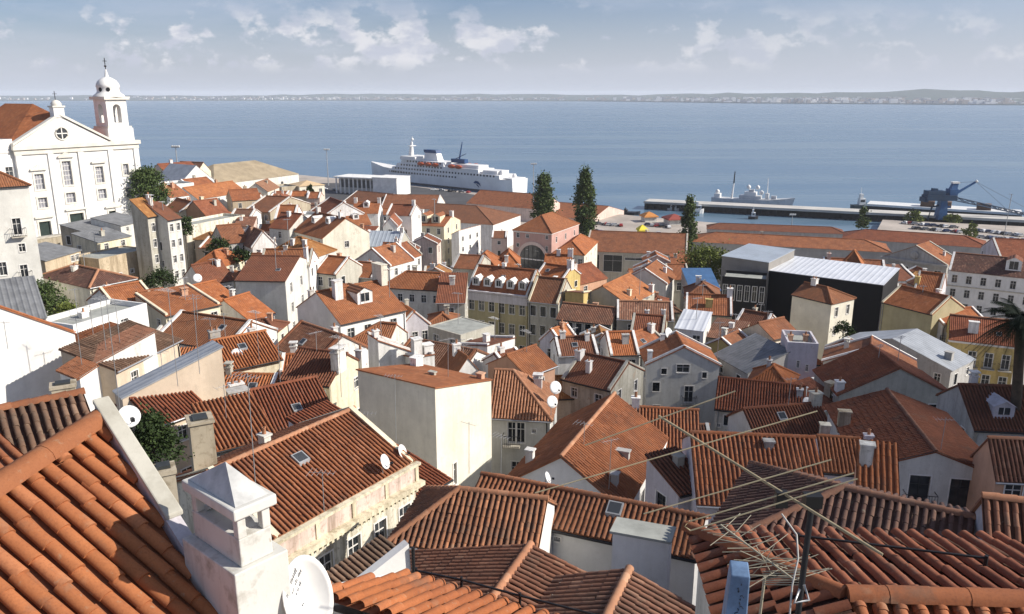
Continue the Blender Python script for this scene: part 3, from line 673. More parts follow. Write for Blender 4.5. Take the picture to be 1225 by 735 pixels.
H('narrow tall white house with red roof right of the mustard roofed house', (200, 263), (216, 260), 4, 'shedF', 2.3, 'offwhite', 'red', d=123, fr=(2, 4, .7, 1.2, .8, 2.5), dirt=.6, ridge=False, ch=[(.2, .9, .5, .5, 1, 'white')], name='townhouse')
H('beige corner house with dark brown hipped roof below the stained stone house', (107, 344), (162, 333), (76, 325), 'hip', 1.3, 'palecream', 'dark', d=98, le=[(.4, 2.2, .8, 1.3)], fr=[(.75, 1.8, .7, 1.1)])
H('low grey slate roofed house at left edge below apartment house', (-40, 392), (55, 379), 8, 'shedF', 2.5, 'grey', 'slate', d=70, ridge=False, geo=False)
H('big white gable house filling the left edge with an orange verge', (-140, 446), (89, 398), 0.7, 'gy', 4.0, 'white', 'orange', nowin=True, d=52, dirt=.06, over=.05, nochim=True, ridge=False)
H('small white lean-to house tucked against the big white gable', (95, 452), (117, 446), 3, 'shedL', .5, 'white', 'rust', nowin=True, d=53, ridge=False)
H('brown roofed house squeezed behind the white lean-to', (90, 428), (112, 436), 5, 'shedF', 1.3, 'white', 'brown', nochim=True, d=56, ridge=False)
H('long white terrace house with small grey windows at left', (88, 396), (176, 369), 5, 'flat', None, 'white', 'deck', d=72, fr=[(.10, .55, .8, 1.0), (.36, .7, .8, 1.0), (.66, .35, .9, .9)], dirt=.12, ch=[(.42, .6, .8, .5, .5, 'white')])
H('house with collapsed rubble brown roof above the beige rendered gable', (138, 443), (214, 406), 4.5, 'shedF', 1.3, 'beige', 'rubble', d=56, geo=True, nochim=True, ridge=False)
H('house with sunlit beige rendered wall and grey sheet roof in left middle', (146, 476), (268, 448), 1.7, 'shedL', 2.0, 'beige', 'zinc', nowin=True, d=48, dirt=.25, over=.1, ridge=False)
H('orange roofed house left of the rubble roof', (90, 424), (166, 397), 3.2, 'shedF', .5, 'white', 'orange', nochim=True, d=63, ridge=False)
# ---- far centre left, between church and river
H('distant red roofed house on the crest left of the tan warehouse', (198, 207), (238, 204), 10, 'gx', 2.6, 'palepink', 'red', d=265, ch=[(.4, .5, .9, .9, 1, 'white')], fr=(3, 1))
H('white gable house on the crest with a long pale roof', (216, 219), (256, 215), 14, 'gy', 5, 'white', 'zinc', d=252, ridge=False)
H('cream gable house beside the tan warehouse', (236, 206), (252, 204), 10, 'gy', 3, 'cream', 'brown', d=275)
H('white cube house above the dark green tree by the church', (196, 224), (232, 221), 9, 'flat', None, 'white', 'deck', d=215, fr=(3, 1, .8, 1.2, .8))
H('white house with brick red chimneys by the church tree', (203, 236), (226, 233), 9, 'gx', 2.2, 'white', 'rust', d=195, fr=(2, 2), ch=[(.3, .4, .7, .7, 1.2, 'salmon'), (.7, .4, .7, .7, 1.1, 'salmon')])
H('house with terracotta roof and pink gable near the crest', (230, 227), (262, 223), 9, 'gx', 2.5, 'salmon', 'rust', d=228, verge='white', fr=(3, 1))
H('large stone warehouse with tan hipped roof by the river', (256, 221), (357, 208), 26, 'hip', 6.5, 'offwhite', 'tan', d=320, fr=[(.58, 4, 1.6, 3), (.6, 10, 1.4, 2.2), (.78, 2.4, 1.6, 4), (.3, 4, 1.4, 2.5)], name='warehouse', cat='warehouse', dirt=.6)
H('pale yellow house with sand coloured roof next to the tan warehouse', (358, 223), (388, 221), 9, 'hip', 1.3, 'palecream', 'sand', d=265, fr=(3, 2, 1.0, 1.5, 1.2))
H('crumbling dark stone ruin beside the pale yellow house', (337, 226), (357, 224), 8, 'flat', None, 'stone', 'deck', d=262, dirt=.9)
H('wide house with orange roof and three little square windows', (236, 238), (294, 229), 9, 'gx', 2.6, 'white', 'orange', d=205, fr=(6, 1, .8, .8, .6), name='house')
H('low white pinkish gable house below the tan warehouse', (293, 229), (320, 229), 12, 'gy', 2.4, 'palecream', 'pale', d=235)
H('yellow gable house with orange roof in the old quarter at left', (216, 254), (247, 251), 10, 'gy', 2.0, 'cream', 'orange', d=178, fr=[(.75, .5, .9, .9)])
H('red roofed house right of the yellow gable', (246, 258), (274, 254), 8, 'gx', 2.8, 'salmon', 'red', d=175, ch=[(.4, .55, .7, .7, 1, 'cream'), (.7, .3, .6, .6, 1, 'dirty')])
H('grey stone house with brown red roof and pale gable end', (292, 252), (323, 254), (338, 242), 'gx', 2.6, 'stone', 'rust', d=190, fr=(3, 1, .9, 1.3, .8), dirt=.6)
H('reddish roofed house behind the grey stone house', (278, 240), (312, 238), 9, 'gx', 2.2, 'ochre', 'rust', d=205, ch=[(.6, .6, .8, .8, 1, 'ochre')])
H('white boxy house in front of the dark stone ruin', (337, 244), (362, 242), 8, 'flat', None, 'white', 'deck', d=200, fr=(3, 1, .8, 1.2, 1.0))
H('white house with brown red roof right of the white boxy house', (372, 252), (388, 259), 10, 'gx', 3.0, 'white', 'red', d=192, le=(2, 2), verge='white')
H('low white wall house with stepped parapets below the white boxy house', (362, 262), (388, 258), 6, 'flat', None, 'white', 'deck', d=178, fr=(2, 1))
H('long beige tenement wall with a few small windows', (222, 274), (293, 260), 6, 'flat', None, 'palecream', 'deck', d=158, fr=[(.3, 2.2, .8, 1.3), (.5, 2.0, .8, 1.3), (.78, 1.8, .8, 1.2), (.12, 3.2, .8, 1.3)], dirt=.7, name='tenement')
H('small red roof house stepping behind the white parapets', (328, 262), (353, 262), 7, 'gx', 2.4, 'white', 'orange', d=170, verge='white')
H('white house with dormers and clutter on its orange roof', (351, 276), (386, 285), (408, 270), 'gx', 3.2, 'palecream', 'orange', d=148, ri=[(.5, 1.2, .9, 1.2), (.5, 4.2, .9, 1.4)], fr=(4, 1), dorm=[(.3, .25, 1.2, 1.1), (.7, .3, 1.2, 1.1)], ch=[(.85, .5, .7, .7, 1, 'white'), (.1, .5, .7, .7, 1, 'white')])
H('deep red roofed house left of the dormered white house', (322, 272), (346, 274), 8, 'gx', 2.4, 'offwhite', 'red', d=155, ch=[(.5, .4, .6, .6, .9, 'white')])
H('grey walled house with mossy brown roof', (269, 291), (297, 288), 8, 'gx', 2.6, 'grey', 'rust', d=142, fr=(3, 2, .9, 1.3), dirt=.8)
H('white gabled house with dark brown roof beside a grey house', (302, 296), (330, 293), 8, 'gy', 2.6, 'white', 'brown', d=140, fr=(2, 1, .8, 1.2, .5), verge='white')
H('house under a wide mustard orange hipped roof with two white chimney pots', (317, 305), (371, 309), 8, 'hip', 2.6, 'offwhite', 'olive', d=130, ch=[(.45, .3, .6, .6, .9, 'white', 'plain'), (.72, .3, .6, .6, .9, 'white', 'plain')], fr=(4, 1))
H('pyramid roofed orange house beside the long beige wall', (232, 317), (262, 319), 7, 'hip', 2.0, 'cream', 'orange', d=128)
H('tall white house with blank sunless wall and red roof', (281, 335), (341, 336), (373, 313), 'gx', 2.2, 'offwhite', 'red', nowin=True, d=112, ri=(3, 3, .9, 1.5, .8), dirt=.25, ch=[(.98, .75, .5, .9, 1.8, 'white')])
H('orange roofed row behind the tall blank white wall', (310, 318), (370, 318), 6, 'gx', 2.0, 'white', 'orange', d=122, fr=(4, 1))
H('red roof house with white fire wall left of the blank white house', (243, 340), (279, 334), 7, 'gx', 2.3, 'white', 'red', d=115, fr=(3, 1), ch=[(.8, .4, .6, .6, .8, 'white')])
H('white house with broad orange roof in the left middle', (262, 371), (292, 363), (226, 351), 'gx', 2.4, 'white', 'orange', d=98, fr=(3, 2, .8, 1.2, .7), ri=(2, 1))
H('white house with steep orange roof below the blank wall', (299, 384), (328, 374), (277, 364), 'gx', 2.2, 'white', 'orange', d=96, fr=(3, 2, .8, 1.2, .7))
H('cream house with stepped parapet and a rooftop dish', (198, 378), (263, 364), 7, 'shedF', 1.4, 'cream', 'orange', d=88, verge='cream', fr=(4, 1, .8, 1.2, .8), ridge=False)
H('small red roof house at the foot of narrow white houses', (176, 371), (206, 366), 6, 'gx', 1.6, 'cream', 'rust', d=92)
H('low orange roof with glazed lantern at left middle', (140, 372), (190, 362), 8, 'gx', 2.0, 'white', 'orange', d=90, verge='cream', ch=[(.3, .7, .5, .5, .7, 'white')])
# ---- big roofs in left centre
H('long orange roof house with a row of aerials', (186, 404), (272, 418), 7, 'gx', 1.8, 'white', 'orange', d=72, fr=(4, 1), geo=False)
H('orange roof house with slate chimney stack in left centre', (270, 442), (336, 428), 6.5, 'gx', 1.7, 'cream', 'orange', d=64, ch=[(.12, .6, .9, .6, 1.0, 'grey'), (.9, .8, .6, .6, .9, 'white')], geo=True)
H('old brown red tile roof slanting toward the left middle', (331, 415), (380, 434), 6, 'gx', 2.0, 'white', 'brown', d=72, verge='rust', geo=True)
H('white house with four dark windows and orange roof and dormers', (407, 387), (485, 370), (346, 369), 'gx', 2.9, 'white', 'orange', d=92, fr=[(.15, .9, .95, 1.5), (.40, .9, .95, 1.7), (.6, .9, .95, 1.6), (.80, .9, .95, 1.5), (.3, 4, .95, 1.5), (.7, 4, .95, 1.5)], le=[(.3, 2.0, .9, 1.4)],
  ch=[(.22, .36, 1.1, .8, 2.2, 'white', 'plain'), (.98, .5, .9, 2.2, 2.2, 'palecream', 'plain'), (.1, .8, .6, .6, 1.2, 'white')], dorm=[(.52, .2, 2.2, 1.5, 'rust')], dirt=.15)
H('cream parapet house with red roof left of the tall cream block', (336, 452), (394, 460), 5.5, 'gx', 1.7, 'cream', 'red', d=60, ch=[(.98, .3, .7, 1.2, 1.2, 'white', 'cap'), (1.0, .9, .6, .7, 1.0, 'white')], geo=True, fr=(3, 1, .7, .6, .6))
H('wide red roof house with skylight behind the balustraded building', (300, 521), (402, 497), 7.5, 'gx', 1.9, 'palecream', 'red', d=52, ch=[(.12, .75, 1.0, .7, 1.0, 'white'), (.02, .4, 1.4, .9, .9, 'grey', 'plain')], geo=True)
H('orange roof house behind the near stone chimney', (200, 512), (262, 498), 6, 'gx', 1.4, 'offwhite', 'orange', d=50, ch=[(.9, .3, .8, .5, .6, 'grey')])
H('low rust roof in shade behind the near stone chimney', (258, 538), (330, 520), 4.5, 'shedF', 1.3, 'dirty', 'orange', d=43, ridge=False)
H('dark red roof strip beside the beige rendered gable', (186, 508), (246, 486), 5, 'gx', 1.2, 'beige', 'red', d=47)
H('tall cream block with blank shaded side and sunlit front', (429, 467), (521, 490), 7.0, 'shedB', 1.6, 'palecream', 'orange', nowin=True, d=51, ri=[(.30, 4.9, .4, 1.7), (.16, 5.6, .3, 1.0)], dirt=.12, ridge=False, over=.05, geo=False, ch=[(.1, .85, .6, .9, .7, 'white', 'plain'), (.55, .55, .5, .25, .2, 'dirty', 'plain'), (.93, .9, .45, .45, .4, 'salmon', 'plain')])
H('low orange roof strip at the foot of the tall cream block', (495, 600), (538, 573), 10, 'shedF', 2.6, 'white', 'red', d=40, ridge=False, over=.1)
H('pale orange tile house with hipped end and balcony window', (585, 497), (658, 501), 7, 'hipR', 2.7, 'offwhite', 'pale', d=60, fr=[(.38, .5, .7, 1.8, 'b'), (.52, .5, .7, 1.8), (.74, 1.0, .35, .35), (.45, 4, .8, 1.6)], ri=(1, 1), dirt=.2)
# ------------------------------------------------------------------ houses: centre, towards the river
H('orange roofed hall left of two by the white terminal', (408, 243), (453, 248), 22, 'gx', 5, 'white', 'rust', d=375, verge='white', name='warehouse', cat='warehouse')
H('orange roofed hall right of its twin by the white terminal', (455, 249), (522, 250), 22, 'gx', 5, 'offwhite', 'rust', d=370, verge='white', name='warehouse', cat='warehouse')
H('large red roofed hall with long white side wall', (502, 263), (590, 269), (632, 258), 'hipR', 5.0, 'white', 'rust', d=315, name='warehouse', cat='warehouse', ri=[(.3, 3, 1, 1.5)])
H('cream town house with two roof dormers and white sunlit end', (493, 269), (531, 271), (549, 263), 'gx', 2.2, 'cream', 'rust', d=222, fr=(3, 5, 1.0, 1.6, .8, 3.0), ri=(2, 4, 1.0, 1.6, .8), dorm=[(.28, .12, 2.6, 2.0, 'rust'), (.68, .12, 2.6, 2.0, 'rust')], dmat='cream', ch=[(.03, .5, 1, 1, 1.2, 'white'), (.98, .5, 1, 1, 1.2, 'white')], name='townhouse')
H('white annex with square windows right of the cream town house', (549, 281), (575, 274), 2.5, 'shedB', 1.2, 'white', 'rust', d=219, fr=(3, 3, .9, 1.3, .8), ridge=False)
H('white house with a pair of windows under an orange porch roof', (419, 270), (444, 268), 7, 'gx', 2.2, 'white', 'orange', d=192, fr=(2, 2, 1.1, 1.5, .6), ch=[(.1, .5, .7, .7, 1.1, 'white')], dorm=[(.4, .25, 1.5, 1.2)])
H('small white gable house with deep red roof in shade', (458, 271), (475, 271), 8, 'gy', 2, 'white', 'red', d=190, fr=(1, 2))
H('orange roofed house with dormer left of the cream town house', (421, 255), (452, 255), 8, 'gx', 2.2, 'white', 'orange', d=205, dorm=[(.5, .25, 1.5, 1.3)], ch=[(.05, .5, .8, .8, 1.1, 'white'), (.97, .5, .8, .8, 1.1, 'white')])
H('brick red roofed house hemmed in by white gables', (462, 257), (492, 258), 8, 'gx', 2.2, 'white', 'red', d=206, verge='white', ch=[(.9, .5, .8, .8, 1.2, 'white')])
H('house with broad blue grey sheet roof in the middle of the town', (434, 294), (478, 295), 8, 'gx', 2.4, 'dirty', 'bluemetal', d=158, ch=[(.95, .45, .7, .7, 1, 'white')], ridge=False)
H('orange roofed house left of the blue grey sheet roof', (412, 298), (434, 296), 8, 'gx', 2.4, 'ochre', 'orange', d=160, fr=(2, 1))
H('white house with sunlit front and chimneys below the blue grey roof', (477, 314), (504, 304), 6, 'gx', 2.2, 'white', 'rust', d=145, fr=(4, 3, .8, 1.3, .7), ch=[(.1, .4, .8, .6, 1.3, 'white'), (.5, .4, .8, .6, 1.3, 'white')])
H('ochre roofed house with arched opening in the middle of the town', (452, 308), (478, 309), 7, 'gx', 2.2, 'salmon', 'rust', d=150, fr=(2, 1))
H('white gable house with crossed white parapets', (425, 312), (466, 318), 7, 'gy', 2.6, 'white', 'rust', d=140, verge='white', fr=(3, 1, .6, .8, .3))
H('orange roof house with dark window beside white parapets', (417, 330), (446, 332), 6, 'gx', 1.8, 'dirty', 'orange', d=130, verge='white', fr=(2, 1))
H('orange roofed white house under the mustard hipped roof', (376, 325), (402, 328), 7, 'gx', 2.0, 'dirty', 'orange', d=125, verge='white', fr=(2, 1))
H('house with wide low orange roof and white end wall', (457, 343), (528, 347), 6, 'hipL', 1.9, 'offwhite', 'orange', d=118, fr=(5, 1, .8, 1.2, 1.0), ch=[(.96, .2, .5, .5, 1, 'white')])
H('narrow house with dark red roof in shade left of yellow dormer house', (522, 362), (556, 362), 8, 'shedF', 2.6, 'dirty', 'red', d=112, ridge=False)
H('grey gabled house with bright orange roof and white verge', (478, 393), (514, 388), (562, 368), 'gy', 2.0, 'lilac', 'orange', d=100, verge='white', fr=(3, 2, .8, 1.3, .8))
H('flat roofed cream corner house with brown shaded side', (512, 391), (551, 402), 6, 'flat', None, 'dirty', 'deck', d=93, ri=(2, 1, .8, 1.4, .8), fr=(2, 1), par=.1)
H('big red roofed house with stained tiles left of the white panel', (468, 434), (548, 451), 7, 'gx', 1.8, 'white', 'brown', d=76, geo=True, verge='rust')
H('red hipped roof house in front of the four dark windows', (412, 412), (462, 416), 6, 'hipL', 1.8, 'offwhite', 'rust', d=82, geo=False)
H('white stepped gable in front of the stained tile roof', (453, 427), (491, 420), 2.5, 'shedR', 1.6, 'white', 'rust', nowin=True, d=70, ch=[(.1, .5, .5, .5, .7, 'white')], verge='white', ridge=False)
H('white double chimney house beside the stepped gable', (497, 434), (520, 430), 2.5, 'shedB', .5, 'white', 'rust', nowin=True, d=69, ch=[(.3, .4, .8, .8, 1.6, 'white', 'plain'), (.85, .4, .9, .8, .9, 'white', 'plain')], ridge=False, verge='white')
H('white panel gable house with brown barge boards', (545, 449), (574, 444), 4, 'gy', 1.6, 'white', 'orange', nowin=True, d=72, fr=[(.3, .1, .4, .8)])
H('white boxy terrace house below the flat roofed cream house', (583, 424), (616, 414), 5, 'shedB', 1.0, 'white', 'red', d=84, fr=(2, 1, .7, 1.4, .8), ch=[(.4, .4, .6, .6, .9, 'white', 'plain')], verge='white', ridge=False)
H('orange roof wedge behind the pale orange tile house', (630, 449), (664, 436), 5, 'gx', 1.4, 'orange' if False else 'salmon', 'orange', d=70)
H('low red roof house between white walls in the centre', (606, 443), (632, 436), 4, 'gx', 1.2, 'white', 'red', d=76, verge='white')
def dormer_band(root, W, D_, Hh, zf):
    k = MB(); m_ = plaster('lilac', .5); k.box((-.1, -.34, Hh - 1.5), (W + .1, -.004, Hh - .02), m_); k.box((-.2, -.5, Hh - .018), (W + .2, -.004, Hh + .14), m_); k.build('parapet_band', root)
    k = MB(); k.tube([(W * .57, -.42, Hh - 1.5), (W * .57, -.42, 0.2)], .09, IRON(), 6); k.build('drainpipe', root)
# yellow dormer house and neighbours
H('yellow house with five white dormers and tall grey cornice', (558, 347), (631, 355), 8, 'gx', 3.4, 'olive', 'rust', d=122, fr=(6, 3, .95, 1.7, 1.5, 3.4), dorm=[(.12, .10, 1.3, 1.3), (.31, .10, 1.3, 1.3), (.50, .10, 1.3, 1.3), (.69, .10, 1.3, 1.3), (.88, .10, 1.3, 1.3)], extra=dormer_band, name='townhouse', style='')
H('shabby grey house with red roof right of the yellow dormer house', (632, 359), (668, 363), 7, 'gx', 3.0, 'dirty', 'rust', d=118, fr=(3, 3, .9, 1.6, .8, 3.1), dirt=.7, verge='cream', name='townhouse', style='g')
H('yellow party wall house with brown double doors', (640, 331), (673, 336), 6, 'gx', 1.8, 'yellow', 'orange', d=132, fr=[(.35, .4, .9, 1.9, 'c'), (.7, .4, .9, 1.9, 'c')], ch=[(.95, .5, .9, .9, 1.2, 'white')])
H('red hip roofed house below the pink arched building', (595, 318), (622, 318), 9, 'hip', 2.4, 'white', 'orange', d=165, ch=[(.4, .1, .8, .8, 1, 'white')])
H('orange hip roofed house left of the red hip roof', (562, 318), (592, 319), 8, 'hip', 2.2, 'offwhite', 'orange', d=160)
H('long low red roof behind the yellow dormer house', (540, 320), (572, 322), 8, 'gx', 1.8, 'dirty', 'rust', d=152, verge='grey')
H('orange roof house with white chimneys left of the grey gable', (650, 321), (682, 322), 7, 'gx', 2.0, 'white', 'orange', d=150, ch=[(.95, .5, 1, 1, 1.2, 'white'), (.5, .5, .7, .7, 1, 'white')])
H('grey gable house with orange roof running back to the right', (690, 356), (752, 365), (797, 350), 'gy', 2.4, 'dirty', 'orange', d=118, ch=[(.98, .9, .7, .7, 1.1, 'white'), (.85, .3, .6, .6, .8, 'cream')], fr=[(.45, 1.2, .8, 1.2)])
H('red roof house behind the grey gable', (692, 340), (726, 332), 8, 'gx', 2.2, 'salmon', 'red', d=140, ch=[(.3, .4, .9, .6, 1, 'white')])
H('dark balconied house with long white ledge', (666, 381), (731, 388), 6, 'gx', 1.6, 'dirty', 'brown', d=108, fr=(6, 3, .9, 1.9, .4, 3.0), dirt=.8, style='gb', name='townhouse')
H('yellow chimney wall house above the dark balconied house', (676, 356), (698, 358), 5, 'shedB', 1, 'yellow', 'brown', d=118, ridge=False, verge='cream')
H('white gable house with orange roof in front of the grey openings', (745, 335), (797, 340), 9, 'gy', 2.4, 'offwhite', 'orange', d=142, verge='white', ch=[(.8, .6, .6, .6, .9, 'white')])
H('orange roof house with dark wall left of the blue tarpaulin', (800, 334), (826, 334), 8, 'gx', 2.0, 'dirty', 'rust', d=148, fr=(3, 1))
H('low shed under a bright blue tarpaulin roof', (826, 347), (862, 347), 8, 'shedF', 2.2, 'grey', 'tarp', d=138, ridge=False, name='shed', cat='shed')
H('orange hip roof house in front of the blue tarpaulin', (820, 356), (862, 358), 7, 'hip', 1.8, 'cream', 'rust', d=122, fr=(3, 1))
H('wide red roof house with yellow chimney in right centre', (820, 374), (876, 377), 7, 'gx', 2.0, 'cream', 'rust', d=112, ch=[(.5, .2, 1, .7, 1, 'yellow', 'plain'), (.95, .5, .8, .8, 1.1, 'white')])
H('long brown mossy roof house with white left verge', (738, 381), (806, 383), 6, 'gx', 1.8, 'dirty', 'brown', d=108, verge='white')
H('red roof house in front of the long brown mossy roof', (754, 397), (794, 400), 6, 'gx', 1.6, 'cream', 'red', d=100, ch=[(.9, .6, .5, .5, 1, 'white'), (.4, .6, .5, .5, .8, 'white')])
H('orange roof house with white dish and pots left of white gable house', (730, 424), (765, 423), 6, 'gx', 1.8, 'offwhite', 'orange', d=90, verge='white', ch=[(.6, .25, .8, .5, 1.0, 'grey', 'plain')], fr=(2, 1))
H('red roof house beside the white gable house', (762, 425), (800, 412), 6, 'gx', 1.6, 'grey', 'rust', d=93, ch=[(.9, .4, .7, .7, 1, 'white')])
H('bright white awning terrace house in right centre', (808, 392), (842, 396), 5, 'shedF', 1.2, 'white', 'whitemetal', d=98, ridge=False, fr=(2, 1))
H('house with orange roof edged in white left of the white arc parapet', (646, 407), (671, 413), (694, 406), 'gy', 1.6, 'lilac', 'orange', d=92, verge='white')
H('small red roof house ringed by white parapet arcs', (668, 425), (716, 423), 5, 'gx', 1.3, 'white', 'red', d=86, verge='white', ch=[(.2, .5, .6, .6, .7, 'white'), (.8, .4, .5, .5, .8, 'white')])
H('house with stained olive wall and red roof slanting right', (673, 452), (731, 466), 7, 'gx', 1.8, 'dirty', 'red', d=74, dirt=.9, ri=(2, 1, .7, 1.2, .6), ch=[(.05, .4, .7, .9, .8, 'white'), (.4, .2, .5, .5, 1.1, 'white')])
H('white gable house facing us with black attic shutter and balcony', (774, 436), (861, 437), (877, 418), 'gy', 2.1, 'offwhite', 'orange', d=86, fr=[(.5, -0.0, 1.45, .95, 'c'), (.24, .5, .6, .7, 'g'), (.80, .9, .5, .7, 'g'), (.14, 2.2, .8, 1.1, 'g'), (.6, 2.6, 1.0, 2.0, 'b'), (.16, 5, .8, 1.2, 'g')], ri=(3, 2, .8, 1.3, 1.0), ch=[(.05, .15, .5, .6, 1.1, 'white', 'plain'), (.3, .9, .5, .5, .7, 'white', 'plain')], dirt=.2, verge='white')
H('yellowish narrow house behind the white gable house', (884, 424), (905, 413), 5, 'gx', 1.5, 'yellow', 'rust', d=94, fr=(2, 1))
H('brown flat roofed house left of the narrow yellowish house', (842, 402), (882, 408), 6, 'shedF', 1.0, 'dirty', 'brown', d=98, ridge=False)
H('grey gable house with dark red roof and white end', (876, 391), (912, 398), (924, 385), 'gx', 1.8, 'lilac', 'red', d=103, verge='white')
H('blue grey sheet roof house below the narrow yellowish house', (895, 446), (945, 440), 7, 'shedL', 2.0, 'grey', 'slate', d=84, ridge=False)
# ---- right side
H('black clad modern hall with pale sheet roof left of its larger twin', (864, 306), (920, 314), 12, 'shedF', .8, 'grey', 'bluemetal', nowin=True, d=152, ridge=False, name='modern_hall', cat='hall', wallmat=flatmat('grey_cladding', (0.27, 0.255, 0.235), .8, .15, .4), hw=14)
H('large black modern hall under a long white sheet roof', (917, 323), (1057, 341), 13, 'shedF', .8, 'grey', 'whitemetal', nowin=True, d=140, ridge=False, name='modern_hall', cat='hall', wallmat=flatmat('black_cladding', (0.014, 0.014, 0.016), .7, .2, .4), hw=16)
H('dark glazed link under the smaller black hall', (864, 334), (917, 338), 6, 'flat', None, 'grey', 'deck', nowin=True, d=146, name='modern_hall', cat='hall', wallmat=flatmat('black_cladding', (0.014, 0.014, 0.016), .7, .2, .4), hw=12, fr=(6, 1, .9, 3, 1.0))
H('cream house with orange hipped roof standing against the black hall', (948, 352), (995, 363), 6.0, 'hipR', 1.5, 'palecream', 'orange', nowin=True, d=118, ri=(2, 2, .8, 1.5, .9), dirt=.15, ch=[(.25, .5, .9, .7, .9, 'white')])
H('olive yellow house with orange roof right of the black hall', (1056, 361), (1116, 376), 8, 'gx', 2.2, 'olive', 'orange', nowin=True, d=118, verge='cream', dirt=.15)
H('orange roofed house behind the olive yellow house', (1093, 347), (1125, 351), 7, 'gx', 2.6, 'lilac', 'orange', d=130, ch=[(.05, .2, .8, .8, 1, 'yellow')])
H('house with grey zinc roofs stepping down to the right', (1000, 409), (1138, 443), 7, 'gy', 2.3, 'grey', 'zinc', d=94, ridge=False, ch=[(.9, .4, .9, .7, .9, 'grey', 'plain')])
H('red roof house with white square skylight panel below the zinc roof', (985, 432), (1096, 446), 5, 'gy', 2.2, 'dirty', 'rust', d=84)
H('grey walled house with striped red roof and orange right slope', (1004, 472), (1142, 474), 7, 'gy', 2.7, 'dirty', 'red', d=70, geo=True, ch=[(.02, .1, .7, .7, .9, 'white')])
H('tall grey white block house with flat top in right centre', (942, 415), (979, 417), 5, 'flat', None, 'lilac', 'deck', nowin=True, d=85, fr=[(.4, 1.6, .3, .8), (.7, 2.0, .3, .8)], ch=[(.2, .5, .5, .5, .6, 'salmon'), (.7, .5, .5, .5, .7, 'orange' if False else 'salmon')])
H('orange and white little roof house between black hall and grey block', (925, 405), (955, 398), 5, 'gx', 1.4, 'cream', 'rust', d=96, fr=(2, 1))
H('low pyramid roofed house in front of the grey white block', (893, 459), (946, 467), 5, 'hip', 1.5, 'lilac', 'orange', d=74)
H('white house with red tile roof and one dark window', (856, 487), (962, 499), 5.5, 'gx', 1.9, 'offwhite', 'red', nowin=True, d=66, fr=[(.155, .7, .75, 1.0, 'g'), (.05, 1.6, .35, .3), (.13, 3.0, .8, .3)], ch=[(.94, .35, .5, .5, .5, 'white')], geo=True)
H('red tile roof house wedged right of the white one window house', (906, 527), (998, 519), 5, 'gx', 1.6, 'offwhite', 'red', d=57, geo=True, ch=[(.95, .5, .8, .7, .9, 'dirty')])
H('small house with dirty box walls and red roof among chimneys', (955, 500), (1010, 480), 4, 'shedF', 1.2, 'dirty', 'red', d=68, ch=[(.5, .6, .8, .8, .7, 'white'), (.9, .3, .9, .7, 1.3, 'stone', 'plain')], ridge=False)
H('near white gable house with french doors and a broad red roof', (1034, 560), (1199, 572), 11, 'gy', 1.5, 'offwhite', 'red', d=46, fr=[(.42, .25, 1.25, 1.9, 'gb'), (.72, .30, 1.3, 2.0, 'g')], geo=True, ch=[(.06, .15, .5, .4, 1.4, 'lilac', 'pots'), (.02, .62, .8, .5, 1.1, 'stone', 'plain')], over=.3, ridgemat='brown')
H('red tile roof house with a box dormer at the right edge', (1166, 512), (1260, 516), 7, 'gx', 2.2, 'grey', 'red', d=56, dorm=[(.42, .12, 1.5, 1.0)], dmat='lilac', geo=True)
H('salmon pink house with white framed window at the right edge', (1192, 570), (1300, 575), 3, 'gx', 1.8, 'salmon', 'brown', d=43, fr=[(.22, .5, 1.0, 1.2), (.2, 2.8, 1.0, 1.2), (.6, .5, 1.0, 1.2)], geo=True, dirt=.15)
H('small orange roofed house left of the french doors', (1027, 590), (1074, 597), 2.6, 'shedF', 1.5, 'salmon', 'orange', d=33, ridge=False, geo=True)
H('yellow apartment house with balconies at the right edge', (1136, 405), (1217, 414), 8, 'gx', 2.6, 'yellow', 'red', d=108, fr=(4, 3, 1.0, 2.1, 1.6, 3.3), cornice=True, style='b', name='townhouse', ch=[(.35, .2, 1.3, .8, 1.4, 'white', 'plain')], dirt=.5, ridgemat='pale')
H('low red roof with white garden wall behind the yellow apartment house', (1128, 388), (1180, 384), 6, 'gx', 1.4, 'white', 'orange', d=118, verge='white', ch=[(.3, .5, .6, .6, .9, 'white')])
H('dark red roofed block behind the large white house', (1196, 308), (1290, 312), 14, 'gx', 3.4, 'lilac', 'red', d=185, fr=(5, 2))
def pediment_trim(root, W, D_, Hh, zf):
    k = MB(); m_ = plaster('grey', .3); k.box((-.3, -.55, Hh - .5), (W + .3, -.004, Hh + .1), m_); k.build('cornice', root)
    k = MB(); cx, cz = W / 2, Hh + 1.5; k.lathe([(0, 0), (.95, 0), (1.05, .12), (.8, .2), (0, .2)], (0, 0, 0), m_, 20); o = k.build('emblem', root); o.location = (cx, -.05, cz); o.rotation_euler = (math.pi / 2, 0, 0)
def string_course(root, W, D_, Hh, zf):
    for z in (Hh - 3.6, Hh - 10.2): k = MB(); k.box((-.05, -.14, z), (W, -.004, z + .25), STONE()); k.build('string_course', root)
H('large white house with three rows of windows at the right edge', (1135, 323), (1260, 336), 12, 'gx', 3.0, 'white', 'dark', extra=string_course, d=165, fr=(7, 4, 1.1, 1.8, 1.0, 3.2), name='townhouse', dirt=.15, dorm=[(.62, .15, 3, 2.2, 'red')])
H('grey classical warehouse with a pediment and round emblem', (1056, 307), (1133, 318), 9, 'gy', 3.8, 'dirty', 'rust', extra=pediment_trim, d=190, fr=(4, 2, 1.6, 2.4, 1.6, 4), verge='dirty', name='warehouse', cat='warehouse', dirt=.25, wallmat=plaster('grey', .25))
H('long red roofed warehouse in front of the dock', (828, 289), (1066, 302), 14, 'hip', 2.2, 'grey', 'rust', d=235, name='warehouse', cat='warehouse', cornice='grey', geo=False)
